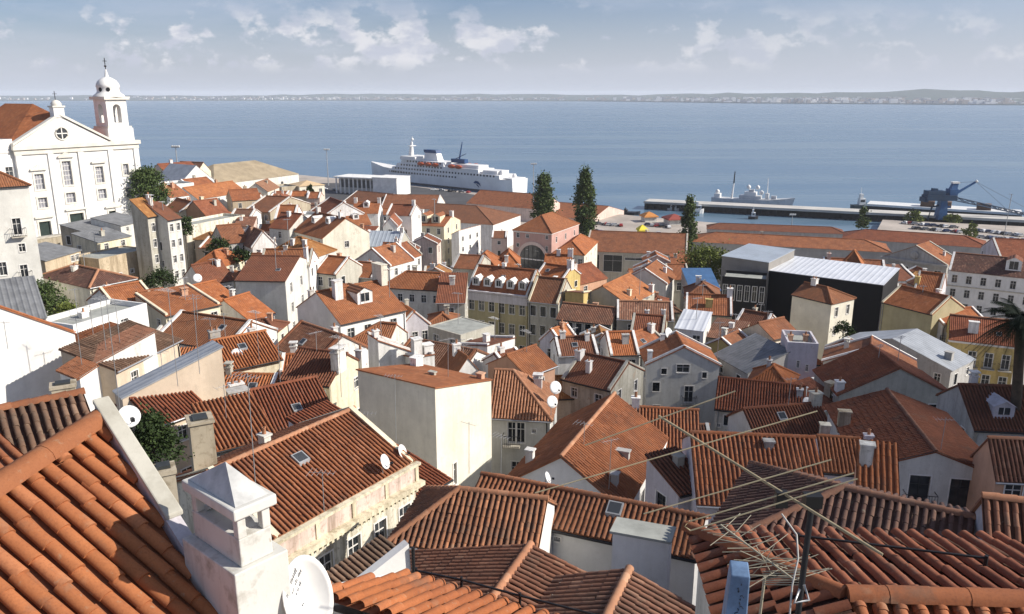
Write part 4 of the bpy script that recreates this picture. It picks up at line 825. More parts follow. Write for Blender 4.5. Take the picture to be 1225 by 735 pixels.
H('second long red roofed warehouse at the dock edge', (846, 274), (1012, 280), 10, 'hip', 1.8, 'grey', 'red', d=315, name='warehouse', cat='warehouse', cornice='grey', hw=7)
H('long warehouse with red and brown roof by the crane', (1008, 285), (1184, 297), 15, 'hip', 2.6, 'grey', 'red', d=270, name='warehouse', cat='warehouse', cornice='grey', hw=8)
H('low red roofed annexes behind the white sheet roof', (985, 322), (1060, 326), 7, 'gx', 1.8, 'salmon', 'rust', d=165, ch=[(.1, .5, .8, .8, 1, 'palepink')])
H('small orange pyramid turret behind the white sheet roof', (1008, 316), (1031, 318), 5, 'hip', 2.6, 'white', 'orange', d=160)
H('long red roofed arcade hall right of the pink building', (700, 300), (822, 305), 22, 'gx', 4.2, 'dirty', 'rust', d=226, verge='dirty', fr=[(.28, 1, 5.5, 5, 'c'), (.12, 1, 1.5, 5, 'c'), (.5, 1.5, 6, .8, 'c')], name='warehouse', cat='warehouse', dirt=.5)
H('orange hip roofed wing right of the pink arched building', (662, 303), (699, 305), (732, 290), 'hip', 2.6, 'palecream', 'orange', d=205, fr=(4, 2, 1.2, 2.2, 1.2), ri=(3, 2, .6, .9, 1.2))
H('tan orange warehouse with pale roof lights behind the poplars', (558, 243), (640, 250), 26, 'gx', 5.5, 'palepink', 'rust', d=395, name='warehouse', cat='warehouse')
H('orange warehouse with pink end wall behind the poplars', (642, 257), (708, 263), (735, 251), 'gx', 4.5, 'palepink', 'rust', d=395, name='warehouse', cat='warehouse')
# ---- lower middle, close
def balustrade_front(root, W, D_, Hh, zf):
    pk = plaster('palepink', .6); cr = plaster('cream', .6)
    b = MB()
    b.box((-.15, -.32, Hh - .12), (W + .15, -.004, Hh + .02), cr)
    b.box((-.1, -.10, Hh - 1.05), (W + .1, -.003, Hh - .125), pk)
    b.box((-.25, -.50, Hh - 1.30), (W + .25, -.004, Hh - 1.055), cr)
    for i in range(int(W / .32)): b.box((i * .32, -.42, Hh - 1.50), (i * .32 + .16, -.005, Hh - 1.305), cr)
    for i in range(5): b.box((i * W / 4 - .12 if i else -.1, -.16, Hh - 1.05), (i * W / 4 + .12, -.105, Hh - .125), cr)
    b.build('cornice', root)
H('near house with ribbed red roof above a pink and cream cornice', (329, 646), (496, 553), 9.0, 'gx', 2.0, 'palecream', 'rust', d=31.5, fr=(5, 2, .85, 1.7, 2.2, 3.2), geo=True, over=-.02, dirt=.7, extra=balustrade_front, verge='cream', ridgemat='pale')
H('narrow lean-to tile roof at the foot of the cornice house', (400, 742), (492, 672), 1.5, 'shedF', .55, 'white', 'rubble', nowin=True, nochim=True, d=24, ridge=False, geo=True)
H('hip roofed house with patchy old tiles and a white wall', (470, 645), (640, 667), 4.5, 'hipL', 1.4, 'white', 'patchy', nowin=True, nochim=True, d=28.5, fr=[(.34, .35, .8, .9), (.1, 3, .8, 1)], geo=True, ridgemat='pale', dirt=.12)
H('long orange roof house behind the patchy hip roof', (560, 606), (832, 664), 3.4, 'gx', .85, 'white', 'rust', nowin=True, nochim=True, d=30.0, geo=True, fr=[(.42, .6, .3, .18)], dirt=.1, ridgemat='rust')
H('white chimney block in front of the long orange roof', (733, 638), (800, 650), 1.0, 'shedB', .08, 'white', 'deck', nowin=True, nochim=True, d=26, ridge=False, dirt=.15, hw=5)
H('brown tile gable roof at the bottom centre left of its twin', (424, 737), (752, 830), 4.2, 'gy', 1.4, 'white', 'brown', nowin=True, nochim=True, d=20, geo=True, ridgemat='pale')
H('steep red gable house in the centre with white chimneys', (598, 581), (748, 612), (788, 523), 'gy', 2.8, 'white', 'rust', nochim=True, d=43, geo=True, ch=[(.86, .14, .4, .5, .7, 'grey', 'plain'), (.8, .45, .9, .4, .3, 'grey', 'plain'), (.14, .2, .5, .4, .9, 'white', 'plain')], dirt=.1, over=.05, ridgemat='pale')
H('grey house with ribbed red roof behind the steep red gable', (722, 528), (836, 535), 5.0, 'gx', 1.8, 'offwhite', 'rust', d=53, geo=True, fr=[(.72, .9, .9, 1.0, 'g'), (.73, 3.0, .9, 1.6, 'gb'), (.4, 2, .8, 1.2)], dirt=.4)
H('ribbed red roof house under the large antenna boom', (835, 600), (992, 608), 8, 'gx', 2.1, 'lilac', 'rust', d=37, geo=True, ch=[(.62, .42, .5, .4, .3, 'grey', 'plain')], ridgemat='rust')
H('low orange roof house right of the ribbed red roof', (985, 562), (1034, 566), 5, 'gx', 1.2, 'lilac', 'orange', d=46, geo=True)
H('small lilac gable house behind the brown rod antenna', (812, 590), (848, 580), 3, 'shedF', 1.0, 'lilac', 'red', d=40, geo=True, ridge=False)
H('small brown tile gable at the bottom centre right of its twin', (640, 745), (815, 792), 2.6, 'gy', .85, 'white', 'brown', nowin=True, d=20, geo=True, ridgemat='pale', nochim=True)

# ------------------------------------------------------------------ small infill houses in the gaps
def infill():
    rnd = random.Random(21); base = list(ROOTS); made = 0; used = set()
    def inside(pt, fp, m):
        lbl, ze, gz, W, D_, dn, c, q, ux, uy, A = fp; d = Vector((pt.x - A.x, pt.y - A.y, 0)); u, v = d.dot(ux), d.dot(uy); return -m < u < W + m and -m < v < D_ + m
    def short(l):
        import re as _r
        s = _r.split(r' (?:with|in|under|below|beside|behind|left|right|at|above|of|and|next|near|between|from|stepping|hemmed|running|standing|tucked|facing|squeezed|ringed|edged|against|filling|before|slanting|abutting|wedged) ', l)[0]
        return s
    KEEP = [(160, 240, 228, 345), (555, 335, 690, 415), (610, 262, 735, 322), (425, 440, 605, 570), (770, 395, 880, 495), (860, 300, 1060, 402), (1130, 400, 1225, 470), (405, 365, 500, 405), (945, 340, 1025, 400), (530, 265, 580, 300), (600, 495, 660, 540), (335, 320, 375, 400)]
    tries = 0
    while made < 105 and tries < 14000:
        tries += 1; py = rnd.uniform(250, 520); px = rnd.uniform(190, 1120); d = Dp(py) * rnd.uniform(.92, 1.08)
        if d > 240 or d < 46: continue
        P = at(px, py, d); w, dp = rnd.uniform(3.6, 6.2), rnd.uniform(3.5, 5.5)
        mid = Vector((P.x, P.y + dp / 2, 0))
        pts = [mid + Vector((a * w / 2, b * dp / 2, 0)) for a in (-1, 0, 1) for b in (-1, 0, 1)]
        if any(inside(p_, fp, -.3) for p_ in pts for fp in ROOTS): continue
        b0, b1 = proj((mid.x - w / 2, P.y, P.z)), proj((mid.x + w / 2, P.y, P.z + 2.5))
        near = sorted(base, key=lambda fp: (fp[6] - Vector((mid.x, mid.y, fp[6].z))).length)[:3]
        ze = min(near[0][1], near[1][1]) - rnd.uniform(.8, 2.2)
        if ze - ground_z(mid.x, mid.y) < 3: continue
        q0 = proj((mid.x - w / 2, mid.y - dp / 2, ze)); q1 = proj((mid.x + w / 2, mid.y - dp / 2, ze)); a = rnd.uniform(-.06, .06) * (q1[0] - q0[0]) * .6
        if any(q0[0] < x1 + 4 and q1[0] > x0 - 4 and y0 - 6 < q0[1] < y1 + 26 for x0, y0, x1, y1 in KEEP): continue
        wall = rnd.choice(['white', 'white', 'offwhite', 'cream', 'dirty', 'palepink', 'beige']); roof = rnd.choice(['orange', 'orange', 'rust', 'rust', 'red', 'brown', 'olive']); kind = rnd.choice(['gx', 'gx', 'gy', 'shedF', 'hip'])
        wn = {'white': 'white', 'offwhite': 'pale grey', 'cream': 'cream', 'dirty': 'stained', 'palepink': 'pinkish', 'beige': 'beige'}[wall]; rn = {'orange': 'orange', 'rust': 'rusty', 'red': 'red', 'brown': 'brown', 'olive': 'mustard'}[roof]
        lab = f'small {wn} house, {rn} roof, between {short(near[0][0])} and {short(near[1][0])}'; wl = lab.split()
        if len(wl) > 16: lab = f'little {wn} house, {rn} roof, by {short(near[0][0])}'
        if len(lab.split()) > 16 or lab in used: continue
        used.add(lab); made += 1
        H(lab, q0, (q1[0], q1[1] + a), dp, kind, None, wall, roof, d=(mid.y - dp / 2) if a <= 0 else None or (mid.y - dp / 2), verge=rnd.choice([None, 'white', 'white', 'offwhite']) if kind != 'hip' else None, dirt=rnd.uniform(.2, .7), group=None)
    print('infill', made, tries)
infill()
# ------------------------------------------------------------------ church
def build_church():
    A = at(17, 180, 150); B = onz(163, 172, A.z); ux = Vector((B.x - A.x, B.y - A.y, 0)); W = ux.length; rz = math.atan2(ux.y, ux.x)
    gz = A.z - 16.5; H0 = 16.5
    t = thing('church', 'large white baroque church with a pediment, orange roof and one bell tower', 'church', (A.x, A.y, gz), rz)
    wm = plaster('white', .12); st = flatmat('pale_limestone', (.66, .63, .56), .9, .15, .6); rm = tilemat('orange')
    NW = W * .76                                     # nave front, the rest is the tower bay
    ops = [(.15, 8.4, 1.7, 2.9), (.375, 9.6, 1.7, 4.6), (.64, 8.8, 1.6, 3.2), (.875, 9.4, 1.2, 2.2), (.15, 4.4, 1.7, 1.9), (.375, 4.8, 1.8, 1.9), (.64, 4.9, 1.7, 1.9), (.875, 4.6, 1.2, 1.9),
           (.14, -.9, 2.2, 3.4), (.40, -.4, 2.8, 4.0), (.72, -.3, 2.2, 3.0)]
    ops = [(u * W, H0 - 16.5 + z + 2.0, w, h) for u, z, w, h in ops]
    b = MB(); us = sorted({0.0, W} | {c for a in ops for c in (a[0] - a[2] / 2, a[0] + a[2] / 2)}); zs = sorted({0.0, H0} | {c for a in ops for c in (max(0, a[1] - a[3] / 2), a[1] + a[3] / 2)})
    for u0, u1 in zip(us, us[1:]):
        for z0, z1 in zip(zs, zs[1:]):
            if any(abs((u0 + u1) / 2 - a[0]) < a[2] / 2 and abs((z0 + z1) / 2 - a[1]) < a[3] / 2 for a in ops): continue
            b.poly([(u0, 0, z0), (u1, 0, z0), (u1, 0, z1), (u0, 0, z1)], wm)
    for a in ops:
        u0, u1, z0, z1 = a[0] - a[2] / 2, a[0] + a[2] / 2, max(0, a[1] - a[3] / 2), a[1] + a[3] / 2
        b.poly([(u0, 0, z0), (u0, .5, z0), (u0, .5, z1), (u0, 0, z1)], wm); b.poly([(u1, .5, z0), (u1, 0, z0), (u1, 0, z1), (u1, .5, z1)], wm); b.poly([(u0, .5, z1), (u1, .5, z1), (u1, 0, z1), (u0, 0, z1)], wm); b.poly([(u0, 0, z0), (u1, 0, z0), (u1, .5, z0), (u0, .5, z0)], wm)
    b.poly([(W, 0, 0), (W, 26, 0), (W, 26, H0), (W, 0, H0)], wm); b.poly([(0, 26, 0), (0, 0, 0), (0, 0, H0), (0, 26, H0)], wm); b.poly([(W, 26, 0), (0, 26, 0), (0, 26, H0), (W, 26, H0)], wm); b.poly([(0, .01, H0), (W, .01, H0), (W, 26, H0), (0, 26, H0)], wm)
    b.build('wall', t)
    k = MB(); k.box((-.5, -.7, H0 + .003), (W + .6, -.004, H0 + .75), st); k.box((-.25, -.35, H0 - .9), (W + .3, -.003, H0 - .003), st); k.box((W + .004, -.004, H0 + .003), (W + .6, 8, H0 + .75), st)
    for u in (.02, .26, .50, .755, .985): k.box((u * W - .55, -.28, 0), (u * W + .55, -.002, H0 - .903), wm)
    k.build('cornice', t)
    # pediment
    ap = (NW * .49, H0 + 6.0); p = MB()
    lo = [(0, -.1, H0 + .75), (NW, -.1, H0 + .75), (ap[0], -.1, ap[1])]; hi = [(x, .8, z) for x, _, z in lo]
    p.poly(lo, wm); p.poly(list(reversed(hi)), wm); p.poly([lo[0], lo[2], hi[2], hi[0]], st); p.poly([lo[2], lo[1], hi[1], hi[2]], st)
    p.beam((-.3, .2, H0 + .8), (ap[0], .2, ap[1] + .1), 1.3, .45, st); p.beam((ap[0], .2, ap[1] + .1), (NW + .3, .2, H0 + .8), 1.3, .45, st)
    p.box((ap[0] - 1.0, -.3, ap[1] - .3), (ap[0] + 1.0, 1.2, ap[1] + 1.6), wm); p.box((ap[0] - 1.2, -.5, ap[1] + 1.603), (ap[0] + 1.2, 1.4, ap[1] + 1.9), st)
    p.lathe([(.9, 1.9), (.95, 2.3), (.6, 2.8), (0, 3.0)], (ap[0], .45, ap[1]), st, 12)
    po = p.build('pediment', t)
    k = MB(); k.tube([(ap[0], .45, ap[1] + 2.9), (ap[0], .45, ap[1] + 4.6)], .06, IRON()); k.tube([(ap[0] - .4, .45, ap[1] + 4.1), (ap[0] + .4, .45, ap[1] + 4.1)], .05, IRON()); k.build('cross', po)
    o = MB(); V = [(ap[0], -.16, ap[1] - 3.3)]
    ring = [(ap[0] + 1.15 * math.cos(a), -.14, ap[1] - 3.3 + 1.15 * math.sin(a)) for a in [2 * math.pi * i / 20 for i in range(20)]]; o.poly(ring, glass())
    o.tube([(ap[0] + 1.2 * math.cos(2 * math.pi * i / 20), -.16, ap[1] - 3.3 + 1.2 * math.sin(2 * math.pi * i / 20)) for i in range(21)], .16, st, 6, False)
    o.box((ap[0] - .09, -.24, ap[1] - 4.4), (ap[0] + .09, -.15, ap[1] - 2.2), TRIM()); o.box((ap[0] - 1.1, -.24, ap[1] - 3.39), (ap[0] + 1.1, -.15, ap[1] - 3.21), TRIM()); o.build('round_window', po)
    # roof: octagon-like nave behind the pediment
    r = MB(); zr = H0 + 8.2; e0 = H0 + .4
    slab(r, [(-1, 1.0, e0), (ap[0], .9, ap[1] + .1), (ap[0], 9, zr), (-1, 13, e0 + .2)], Vector((0, -1, 0)), Vector((ap[0] + 1, 0, 5.5)), rm, False)
    slab(r, [(ap[0], .9, ap[1] + .1), (NW, 1, e0), (NW + .5, 13, e0 + .2), (ap[0], 9, zr)], Vector((0, 1, 0)), Vector((-ap[0], 0, 5.5)), rm, False)
    slab(r, [(-1, 13, e0 + .2), (ap[0], 9, zr), (ap[0], 20, zr), (-1, 25, e0)], Vector((0, -1, 0)), Vector((ap[0], 0, 7)), rm, False)
    slab(r, [(ap[0], 9, zr), (NW + .5, 13, e0 + .2), (NW + .5, 25, e0), (ap[0], 20, zr)], Vector((0, 1, 0)), Vector((-ap[0], 0, 7)), rm, False)
    r.build('roof', t)
    # windows and doors
    for i, (u, z, w, h) in enumerate(ops):
        door = i > 7
        f = MB(); bb = .32
        for (x0, x1, z0, z1) in ((u - w / 2 - bb, u - w / 2, z - h / 2 - bb, z + h / 2 + bb), (u + w / 2, u + w / 2 + bb, z - h / 2 - bb, z + h / 2 + bb), (u - w / 2, u + w / 2, z + h / 2, z + h / 2 + bb), (u - w / 2, u + w / 2, z - h / 2 - bb, z - h / 2)):
            f.box((x0, -.12, max(0, z0)), (x1, .1, max(.05, z1)), st)
        if i in (0, 1, 2, 8, 9, 10):
            f.box((u - w / 2 - .7, -.45, z + h / 2 + .7), (u + w / 2 + .7, -.003, z + h / 2 + 1.0), st); zt = z + h / 2 + 1.003
            f.poly([(u - w / 2 - .6, -.3, zt), (u + w / 2 + .6, -.3, zt), (u, -.3, zt + .8)], st); f.poly([(u - w / 2 - .6, -.3, zt), (u, -.3, zt + .8), (u, -.003, zt + .8), (u - w / 2 - .6, -.003, zt)], st); f.poly([(u, -.3, zt + .8), (u + w / 2 + .6, -.3, zt), (u + w / 2 + .6, -.003, zt), (u, -.003, zt + .8)], st)
        if not door:
            n = 3
            for j in range(1, n): f.box((u - w / 2 + w * j / n - .06, .28, z - h / 2), (u - w / 2 + w * j / n + .06, .36, z + h / 2), flatmat('leading_bar',(.5,.5,.5),.7,.1))
            for j in range(1, int(h / .8)): f.box((u - w / 2, .283, z - h / 2 + h * j / int(h / .8) - .05), (u + w / 2, .357, z - h / 2 + h * j / int(h / .8) + .05), TRIM())
        fo = f.build('door' if door else 'window', t); q = MB(); q.box((u - w / 2, .37, max(0, z - h / 2)), (u + w / 2, .45, z + h / 2), flatmat('green_black_door', (.02, .035, .03), .6, .3, 2) if door else flatmat('grey_leaded_glass', (.30, .30, .33), .4, .25, 1)); q.build('panel' if door else 'pane', fo)
    # tower
    tx0, tx1 = W * .775, W * .985; tw = tx1 - tx0; k = MB(); z0 = H0 + .75
    k.box((tx0 - .2, .2, z0), (tx1 + .2, tw + .6, z0 + 2.5), wm); k.box((tx0 - .05, .35, z0 + 2.503), (tx1 + .05, tw + .45, z0 + 2.9), st)
    zb, zt = z0 + 2.903, z0 + 8.2; x0, x1, y0, y1 = tx0 + .35, tx1 - .35, .75, tw + .05; xm, ym = (x0 + x1) / 2, (y0 + y1) / 2; ow = .85; z1, z2 = zb + .7, zb + 3.6
    for (a, b2) in ((x0, xm - ow), (xm + ow, x1)):
        for (c, d2) in ((y0, ym - ow), (ym + ow, y1)): k.box((a, c, zb), (b2, d2, zt), wm)
    k.box((xm - ow, y0, zb), (xm + ow, y1, z1), wm); k.box((x0, ym - ow, zb), (xm - ow, ym + ow, z1), wm); k.box((xm + ow, ym - ow, zb), (x1, ym + ow, z1), wm); k.box((xm - ow, y0, z2 + .8), (xm + ow, y1, zt), wm); k.box((x0, ym - ow, z2 + .8), (xm - ow, ym + ow, zt), wm); k.box((xm + ow, ym - ow, z2 + .8), (x1, ym + ow, zt), wm)
    k.box((xm - ow, y1 - .25, z1), (xm + ow, y1 - .05, z2 + .8), wm)
    for i in range(6):                                # arch heads
        a0, a1 = math.pi * i / 6, math.pi * (i + 1) / 6
        p0, p1 = (-ow * math.cos(a0), .8 * math.sin(a0)), (-ow * math.cos(a1), .8 * math.sin(a1))
        for yy in (y0, y1): k.poly([(xm + p0[0], yy, z2 + p0[1]), (xm + p1[0], yy, z2 + p1[1]), (xm + p1[0], yy, z2 + .8), (xm + p0[0], yy, z2 + .8)], wm)
        for xx in (x0, x1): k.poly([(xx, ym + p0[0], z2 + p0[1]), (xx, ym + p1[0], z2 + p1[1]), (xx, ym + p1[0], z2 + .8), (xx, ym + p0[0], z2 + .8)], wm)
    k.box((x0 - .5, y0 - .5, zt + .003), (x1 + .5, y1 + .5, zt + .6), st)
    to = k.build('bell_tower', t)
    d = MB(); R0 = (x1 - x0) / 2
    d.lathe([(R0 * 1.38, .6), (R0 * 1.3, .9), (R0 * 1.06, 1.3), (R0 * .98, 1.6), (R0 * .98, 2.4), (R0 * 1.03, 2.55), (R0 * .98, 3.1), (R0 * .78, 3.8), (R0 * .42, 4.3), (R0 * .18, 4.5), (R0 * .14, 5.1), (.2, 5.5), (.1, 6.0)], (xm, ym, zt), wm, 16)
    d.build('dome', to)
    c = MB(); c.tube([(xm, ym, zt + 5.9), (xm, ym, zt + 8.2)], .08, IRON()); c.lathe([(0, 0), (.3, .3), (0, .6)], (xm, ym, zt + 6.3), IRON(), 8); c.tube([(xm - .4, ym, zt + 7.6), (xm + .4, ym, zt + 7.6)], .07, IRON()); c.build('cross', to)
    c = MB(); c.lathe([(.0, 1.5), (.25, 1.45), (.35, 1.0), (.45, .4), (.62, 0), (.55, 0)], (xm, ym, z1 + 1.2), flatmat('bronze', (.06, .05, .03), .5, .3, 2, .6), 12); c.tube([(xm, ym, z1 + 2.7), (xm, ym, z2 + .9)], .06, IRON()); c.build('bell', to)
    c = MB()
    for a in (math.pi * 1.5 - .55, 0.0 - .5, math.pi + .3):
        q = Vector((math.cos(a), math.sin(a), 0)); P = Vector((xm, ym, zt + 2.0)) + q * R0 * .96; s_ = Vector((-q.y, q.x, 0)); c.poly([P + s_ * .4 * math.cos(b3) + Vector((0, 0, .45 * math.sin(b3))) + q * .05 for b3 in [2 * math.pi * i / 10 for i in range(10)]], IRON())
    c.build('oculus', to)
    return A, rz
CH_A, CH_RZ = build_church()
def on_church(u, v, z): return Vector((CH_A.x, CH_A.y, z)) + Vector((math.cos(CH_RZ), math.sin(CH_RZ), 0)) * u + Vector((-math.sin(CH_RZ), math.cos(CH_RZ), 0)) * v
def build_terrace():
    t = thing('retaining_wall', 'tan stone retaining wall of the terrace in front of the church', 'wall', (CH_A.x, CH_A.y, CH_A.z - 26), CH_RZ)
    k = MB(); k.box((-6, -7, 0), (22, -6.4, 10.2), plaster('stone', .8)); k.build('wall_face', t); k = MB(); k.box((-6, -7.1, 10.203), (22, -6.3, 10.4), STONE()); k.build('coping', t)
    k = MB(); k.box((-6.1, -6.39, 0), (24, -.01, 9.6), CONC()); o = k.build('terrace'); o.location = (CH_A.x, CH_A.y, CH_A.z - 26); o.rotation_euler = (0, 0, CH_RZ); tag(o, kind='structure')
build_terrace()
# white annex at the far left of the church
H('white church annex with cornice at the left edge behind the apartment house', (-40, 183.3), (16, 179.6), 14, 'flat', None, 'white', 'deck', d=142.5, fr=(3, 2, 1.4, 2.4, 3.0, 5), cornice=True, dirt=.12, par=2.0, name='church_annex', cat='church annex', base=38)
# ------------------------------------------------------------------ pink arched building
def arch_front(root, W, D_, Hh, zf):
    k = MB(); cx, zc, r = W * .52, Hh - 7.6, 3.9; st = plaster('palepink', .2); n = 16
    ring = [(cx - r * math.cos(math.pi * i / n), zc + r * math.sin(math.pi * i / n)) for i in range(n + 1)]; out = [(cx - (r + .9) * math.cos(math.pi * i / n), zc + (r + .9) * math.sin(math.pi * i / n)) for i in range(n + 1)]
    for (a, b, c, d) in zip(ring, ring[1:], out, out[1:]):
        k.poly([(a[0], -.25, a[1]), (b[0], -.25, b[1]), (d[0], -.25, d[1]), (c[0], -.25, c[1])], st); k.poly([(c[0], -.25, c[1]), (d[0], -.25, d[1]), (d[0], 0, d[1]), (c[0], 0, c[1])], st); k.poly([(b[0], -.25, b[1]), (a[0], -.25, a[1]), (a[0], -.02, a[1]), (b[0], -.02, b[1])], st)
    k.box((cx - r - .9, -.25, zc - 6), (cx - r, -.003, zc - .003), st); k.box((cx + r, -.25, zc - 6), (cx + r + .9, -.003, zc - .003), st)
    for i in range(1, 6): k.box((cx - r + i * r / 3 - .07, -.14, zc - 6), (cx - r + i * r / 3 + .07, -.09, zc + math.sqrt(max(0, r * r - (i * r / 3 - r) ** 2)) - .05), IRON())
    k.box((cx - r, -.13, zc - .3), (cx + r, -.08, zc + .0), TRIM())
    a = k.build('arch', root); g = MB(); g.poly([(x, -.06, z) for x, z in ring] + [(cx + r, -.06, zc - 6), (cx - r, -.06, zc - 6)], glass()); g.build('pane', a)
H('salmon pink hall with a great glazed arch and orange hipped roof', (614, 275), (660, 279), (686, 267), 'hip', 3.6, 'pink', 'orange', d=212, ri=(3, 2, .8, 1.6, 1.5, 4), cornice=True, extra=arch_front, name='pink_hall', cat='hall', dirt=.15)
# ------------------------------------------------------------------ ships
def build_ship():
    S = onz(622, 231.5, 0); Bp = onz(444, 213, 0); ax = Bp - S; L = ax.length * .97; rz = math.atan2(ax.y, ax.x)
    t = thing('cruise_ship', 'white cruise ship with orange lifeboats moored at the quay', 'ship', (S.x, S.y, 0), rz)
    wm = flatmat('ship_white', (.74, .735, .72), .5, .1, .15); dk = flatmat('ship_boot', (.10, .09, .09), .6, .2, .2); og = flatmat('lifeboat_orange', (.48, .10, .035), .5, .15, .5); bl = flatmat('ship_blue', (.02, .06, .16), .5, .1, .4)
    st = [(0, 7.5, 9.6, 8), (.04, 9, 9.2, 8.6), (.3, 9, 9, 9), (.6, 9, 9, 9), (.76, 8, 9.6, 8.6), (.88, 4.6, 10.6, 6.4), (.96, 1.2, 12, 3.4), (1.02, .1, 13, .8)]
    h = MB(); V = []; F = []
    for (f, bw, top, bt) in st:
        x = L * f; V += [(x - (2 if f > .9 else 0), -bw * .9, -2), (x, -bw, 1.2), (x, -bt, top), (x, bt, top), (x, bw, 1.2), (x - (2 if f > .9 else 0), bw * .9, -2)]
    for i in range(len(st) - 1):
        for j in range(5): F.append((i * 6 + j, (i + 1) * 6 + j, (i + 1) * 6 + j + 1, i * 6 + j + 1))
    F.append((0, 1, 2, 3, 4, 5)); h.mesh(V, F, wm)
    for i in range(len(h.f)):
        pass
    h.build('hull', t)
    b = MB(); b.mesh([(v[0], v[1] * 1.003, v[2]) for v in V if True], [f for n, f in enumerate(F[:-1]) if n % 5 in (0, 4)], dk); b.build('boot_stripe', t)
    s = MB()
    def deck(f0, f1, w, z0, z1, rk=0): s.hexa([(L * f0, -w, z0), (L * f1, -w, z0), (L * f1, w, z0), (L * f0, w, z0)], [(L * f0 + rk * .3, -w, z1), (L * f1 - rk, -w, z1), (L * f1 - rk, w, z1), (L * f0 + rk * .3, w, z1)], wm)
    deck(.07, .80, 8.7, 9.0, 11.8, 1.5); deck(.20, .77, 8.2, 11.803, 14.6, 2); deck(.43, .74, 7.5, 14.603, 17.4, 2); deck(.62, .735, 8.6, 17.403, 20, 1.2); deck(.10, .19, 6, 11.803, 14.2); deck(.22, .40, 5, 14.603, 16.8)
    s.build('superstructure', t)
    w = MB()
    for row, z, f0, f1, y in ((0, 7.4, .34, .86, 9.06), (1, 10.3, .10, .78, 8.75), (2, 13.0, .44, .74, 8.25), (3, 15.9, .45, .70, 7.55)):
        n = int((f1 - f0) * L / 3.0)
        for i in range(n):
            x = L * (f0 + (f1 - f0) * i / n); yy = y if row else y - max(0, (x / L - .76) * 34)
            for sg in (-1, 1): w.box((x, min(sg * yy, sg * (yy - .2)), z), (x + 1.5, max(sg * yy, sg * (yy - .2)), z + 1.2), glass())
    w.box((L * .735 - 1.2, -8, 18.2), (L * .735 - .5, 8, 19.4), glass()); w.build('window_band', t)
    fn = MB(); fn.hexa([(L * .50, -3, 17.4), (L * .60, -3, 17.4), (L * .60, 3, 17.4), (L * .50, 3, 17.4)], [(L * .515, -2.4, 23), (L * .595, -2.4, 23), (L * .595, 2.4, 23), (L * .515, 2.4, 23)], wm); fn.hexa([(L * .513, -2.5, 23.003), (L * .598, -2.5, 23.003), (L * .598, 2.5, 23.003), (L * .513, 2.5, 23.003)], [(L * .52, -2.4, 25.2), (L * .605, -2.4, 25.2), (L * .605, 2.4, 25.2), (L * .52, 2.4, 25.2)], bl); fn.build('funnel', t)
    m = MB(); m.hexa([(L * .70, -1.2, 20), (L * .725, -1.2, 20), (L * .725, 1.2, 20), (L * .70, 1.2, 20)], [(L * .70, -.5, 30), (L * .71, -.5, 30), (L * .71, .5, 30), (L * .70, .5, 30)], wm); m.tube([(L * .705, 0, 30), (L * .70, 0, 34)], .3, wm); m.box((L * .695, -3, 27), (L * .71, 3, 27.5), wm); m.lathe([(0, 0), (1.1, .6), (1.1, 1.4), (0, 2)], (L * .70, 0, 31), wm, 10); m.build('mast', t)
    m = MB(); m.tube([(L * .38, 0, 16.8), (L * .355, 0, 32)], .75, bl, r1=.3); m.box((L * .33, -1.8, 17.2), (L * .42, 1.8, 20), bl); m.tube([(L * .40, 0, 19.9), (L * .33, 0, 24)], .25, bl); m.build('exhaust_mast', t)
    for f0 in (.46, .51, .56, .305, .35):
        for sg in (-1, 1):
            l = MB(); l.lathe([(0, -3.6), (.9, -2.8), (1.35, -1), (1.35, 1), (.9, 2.8), (0, 3.6)], (0, 0, 0), og, 10); o = l.build('lifeboat', t); o.location = (L * f0 + 3, sg * 9.0, 15.4); o.rotation_euler = (0, math.pi / 2, 0)
            dv = MB(); dv.tube([(-2.2, 0, 1.2), (-2.2, 0, -1)], .12, wm); 
    for f0, y in ((.09, 3), (.05, -3)):
        l = MB(); l.lathe([(1.5, -1), (1.6, .6), (1.2, 1.6), (0, 2.2)], (L * f0, y, 12.8 if f0 > .08 else 10.4), wm, 12); l.build('radome', t)
    e = MB(); X, Z = L * .205, 5.0; y = 9.14     # blue leaping swoosh on the flank
    for pts in ([(-3.6, .6), (-1.6, 1.9), (.8, 1.7), (2.6, .3), (3.4, -1.6), (1.4, -.4), (-.6, .1), (-2.0, 0)], [(-1.4, -.3), (.4, -.5), (1.6, -1.6), (2.0, -2.6), (.2, -1.5)]): e.poly([(X - a, y, Z + b) for a, b in reversed(pts)], bl)
    e.build('emblem', t)
    g = MB(); g.box((1, -7, 9.6), (9, 7, 10.2), wm); rail_mesh(g, L * .86, L * .98, -2.5, 11.2, 1.1, wm, 0, 1.5); g.build('bulwark', t)
build_ship()
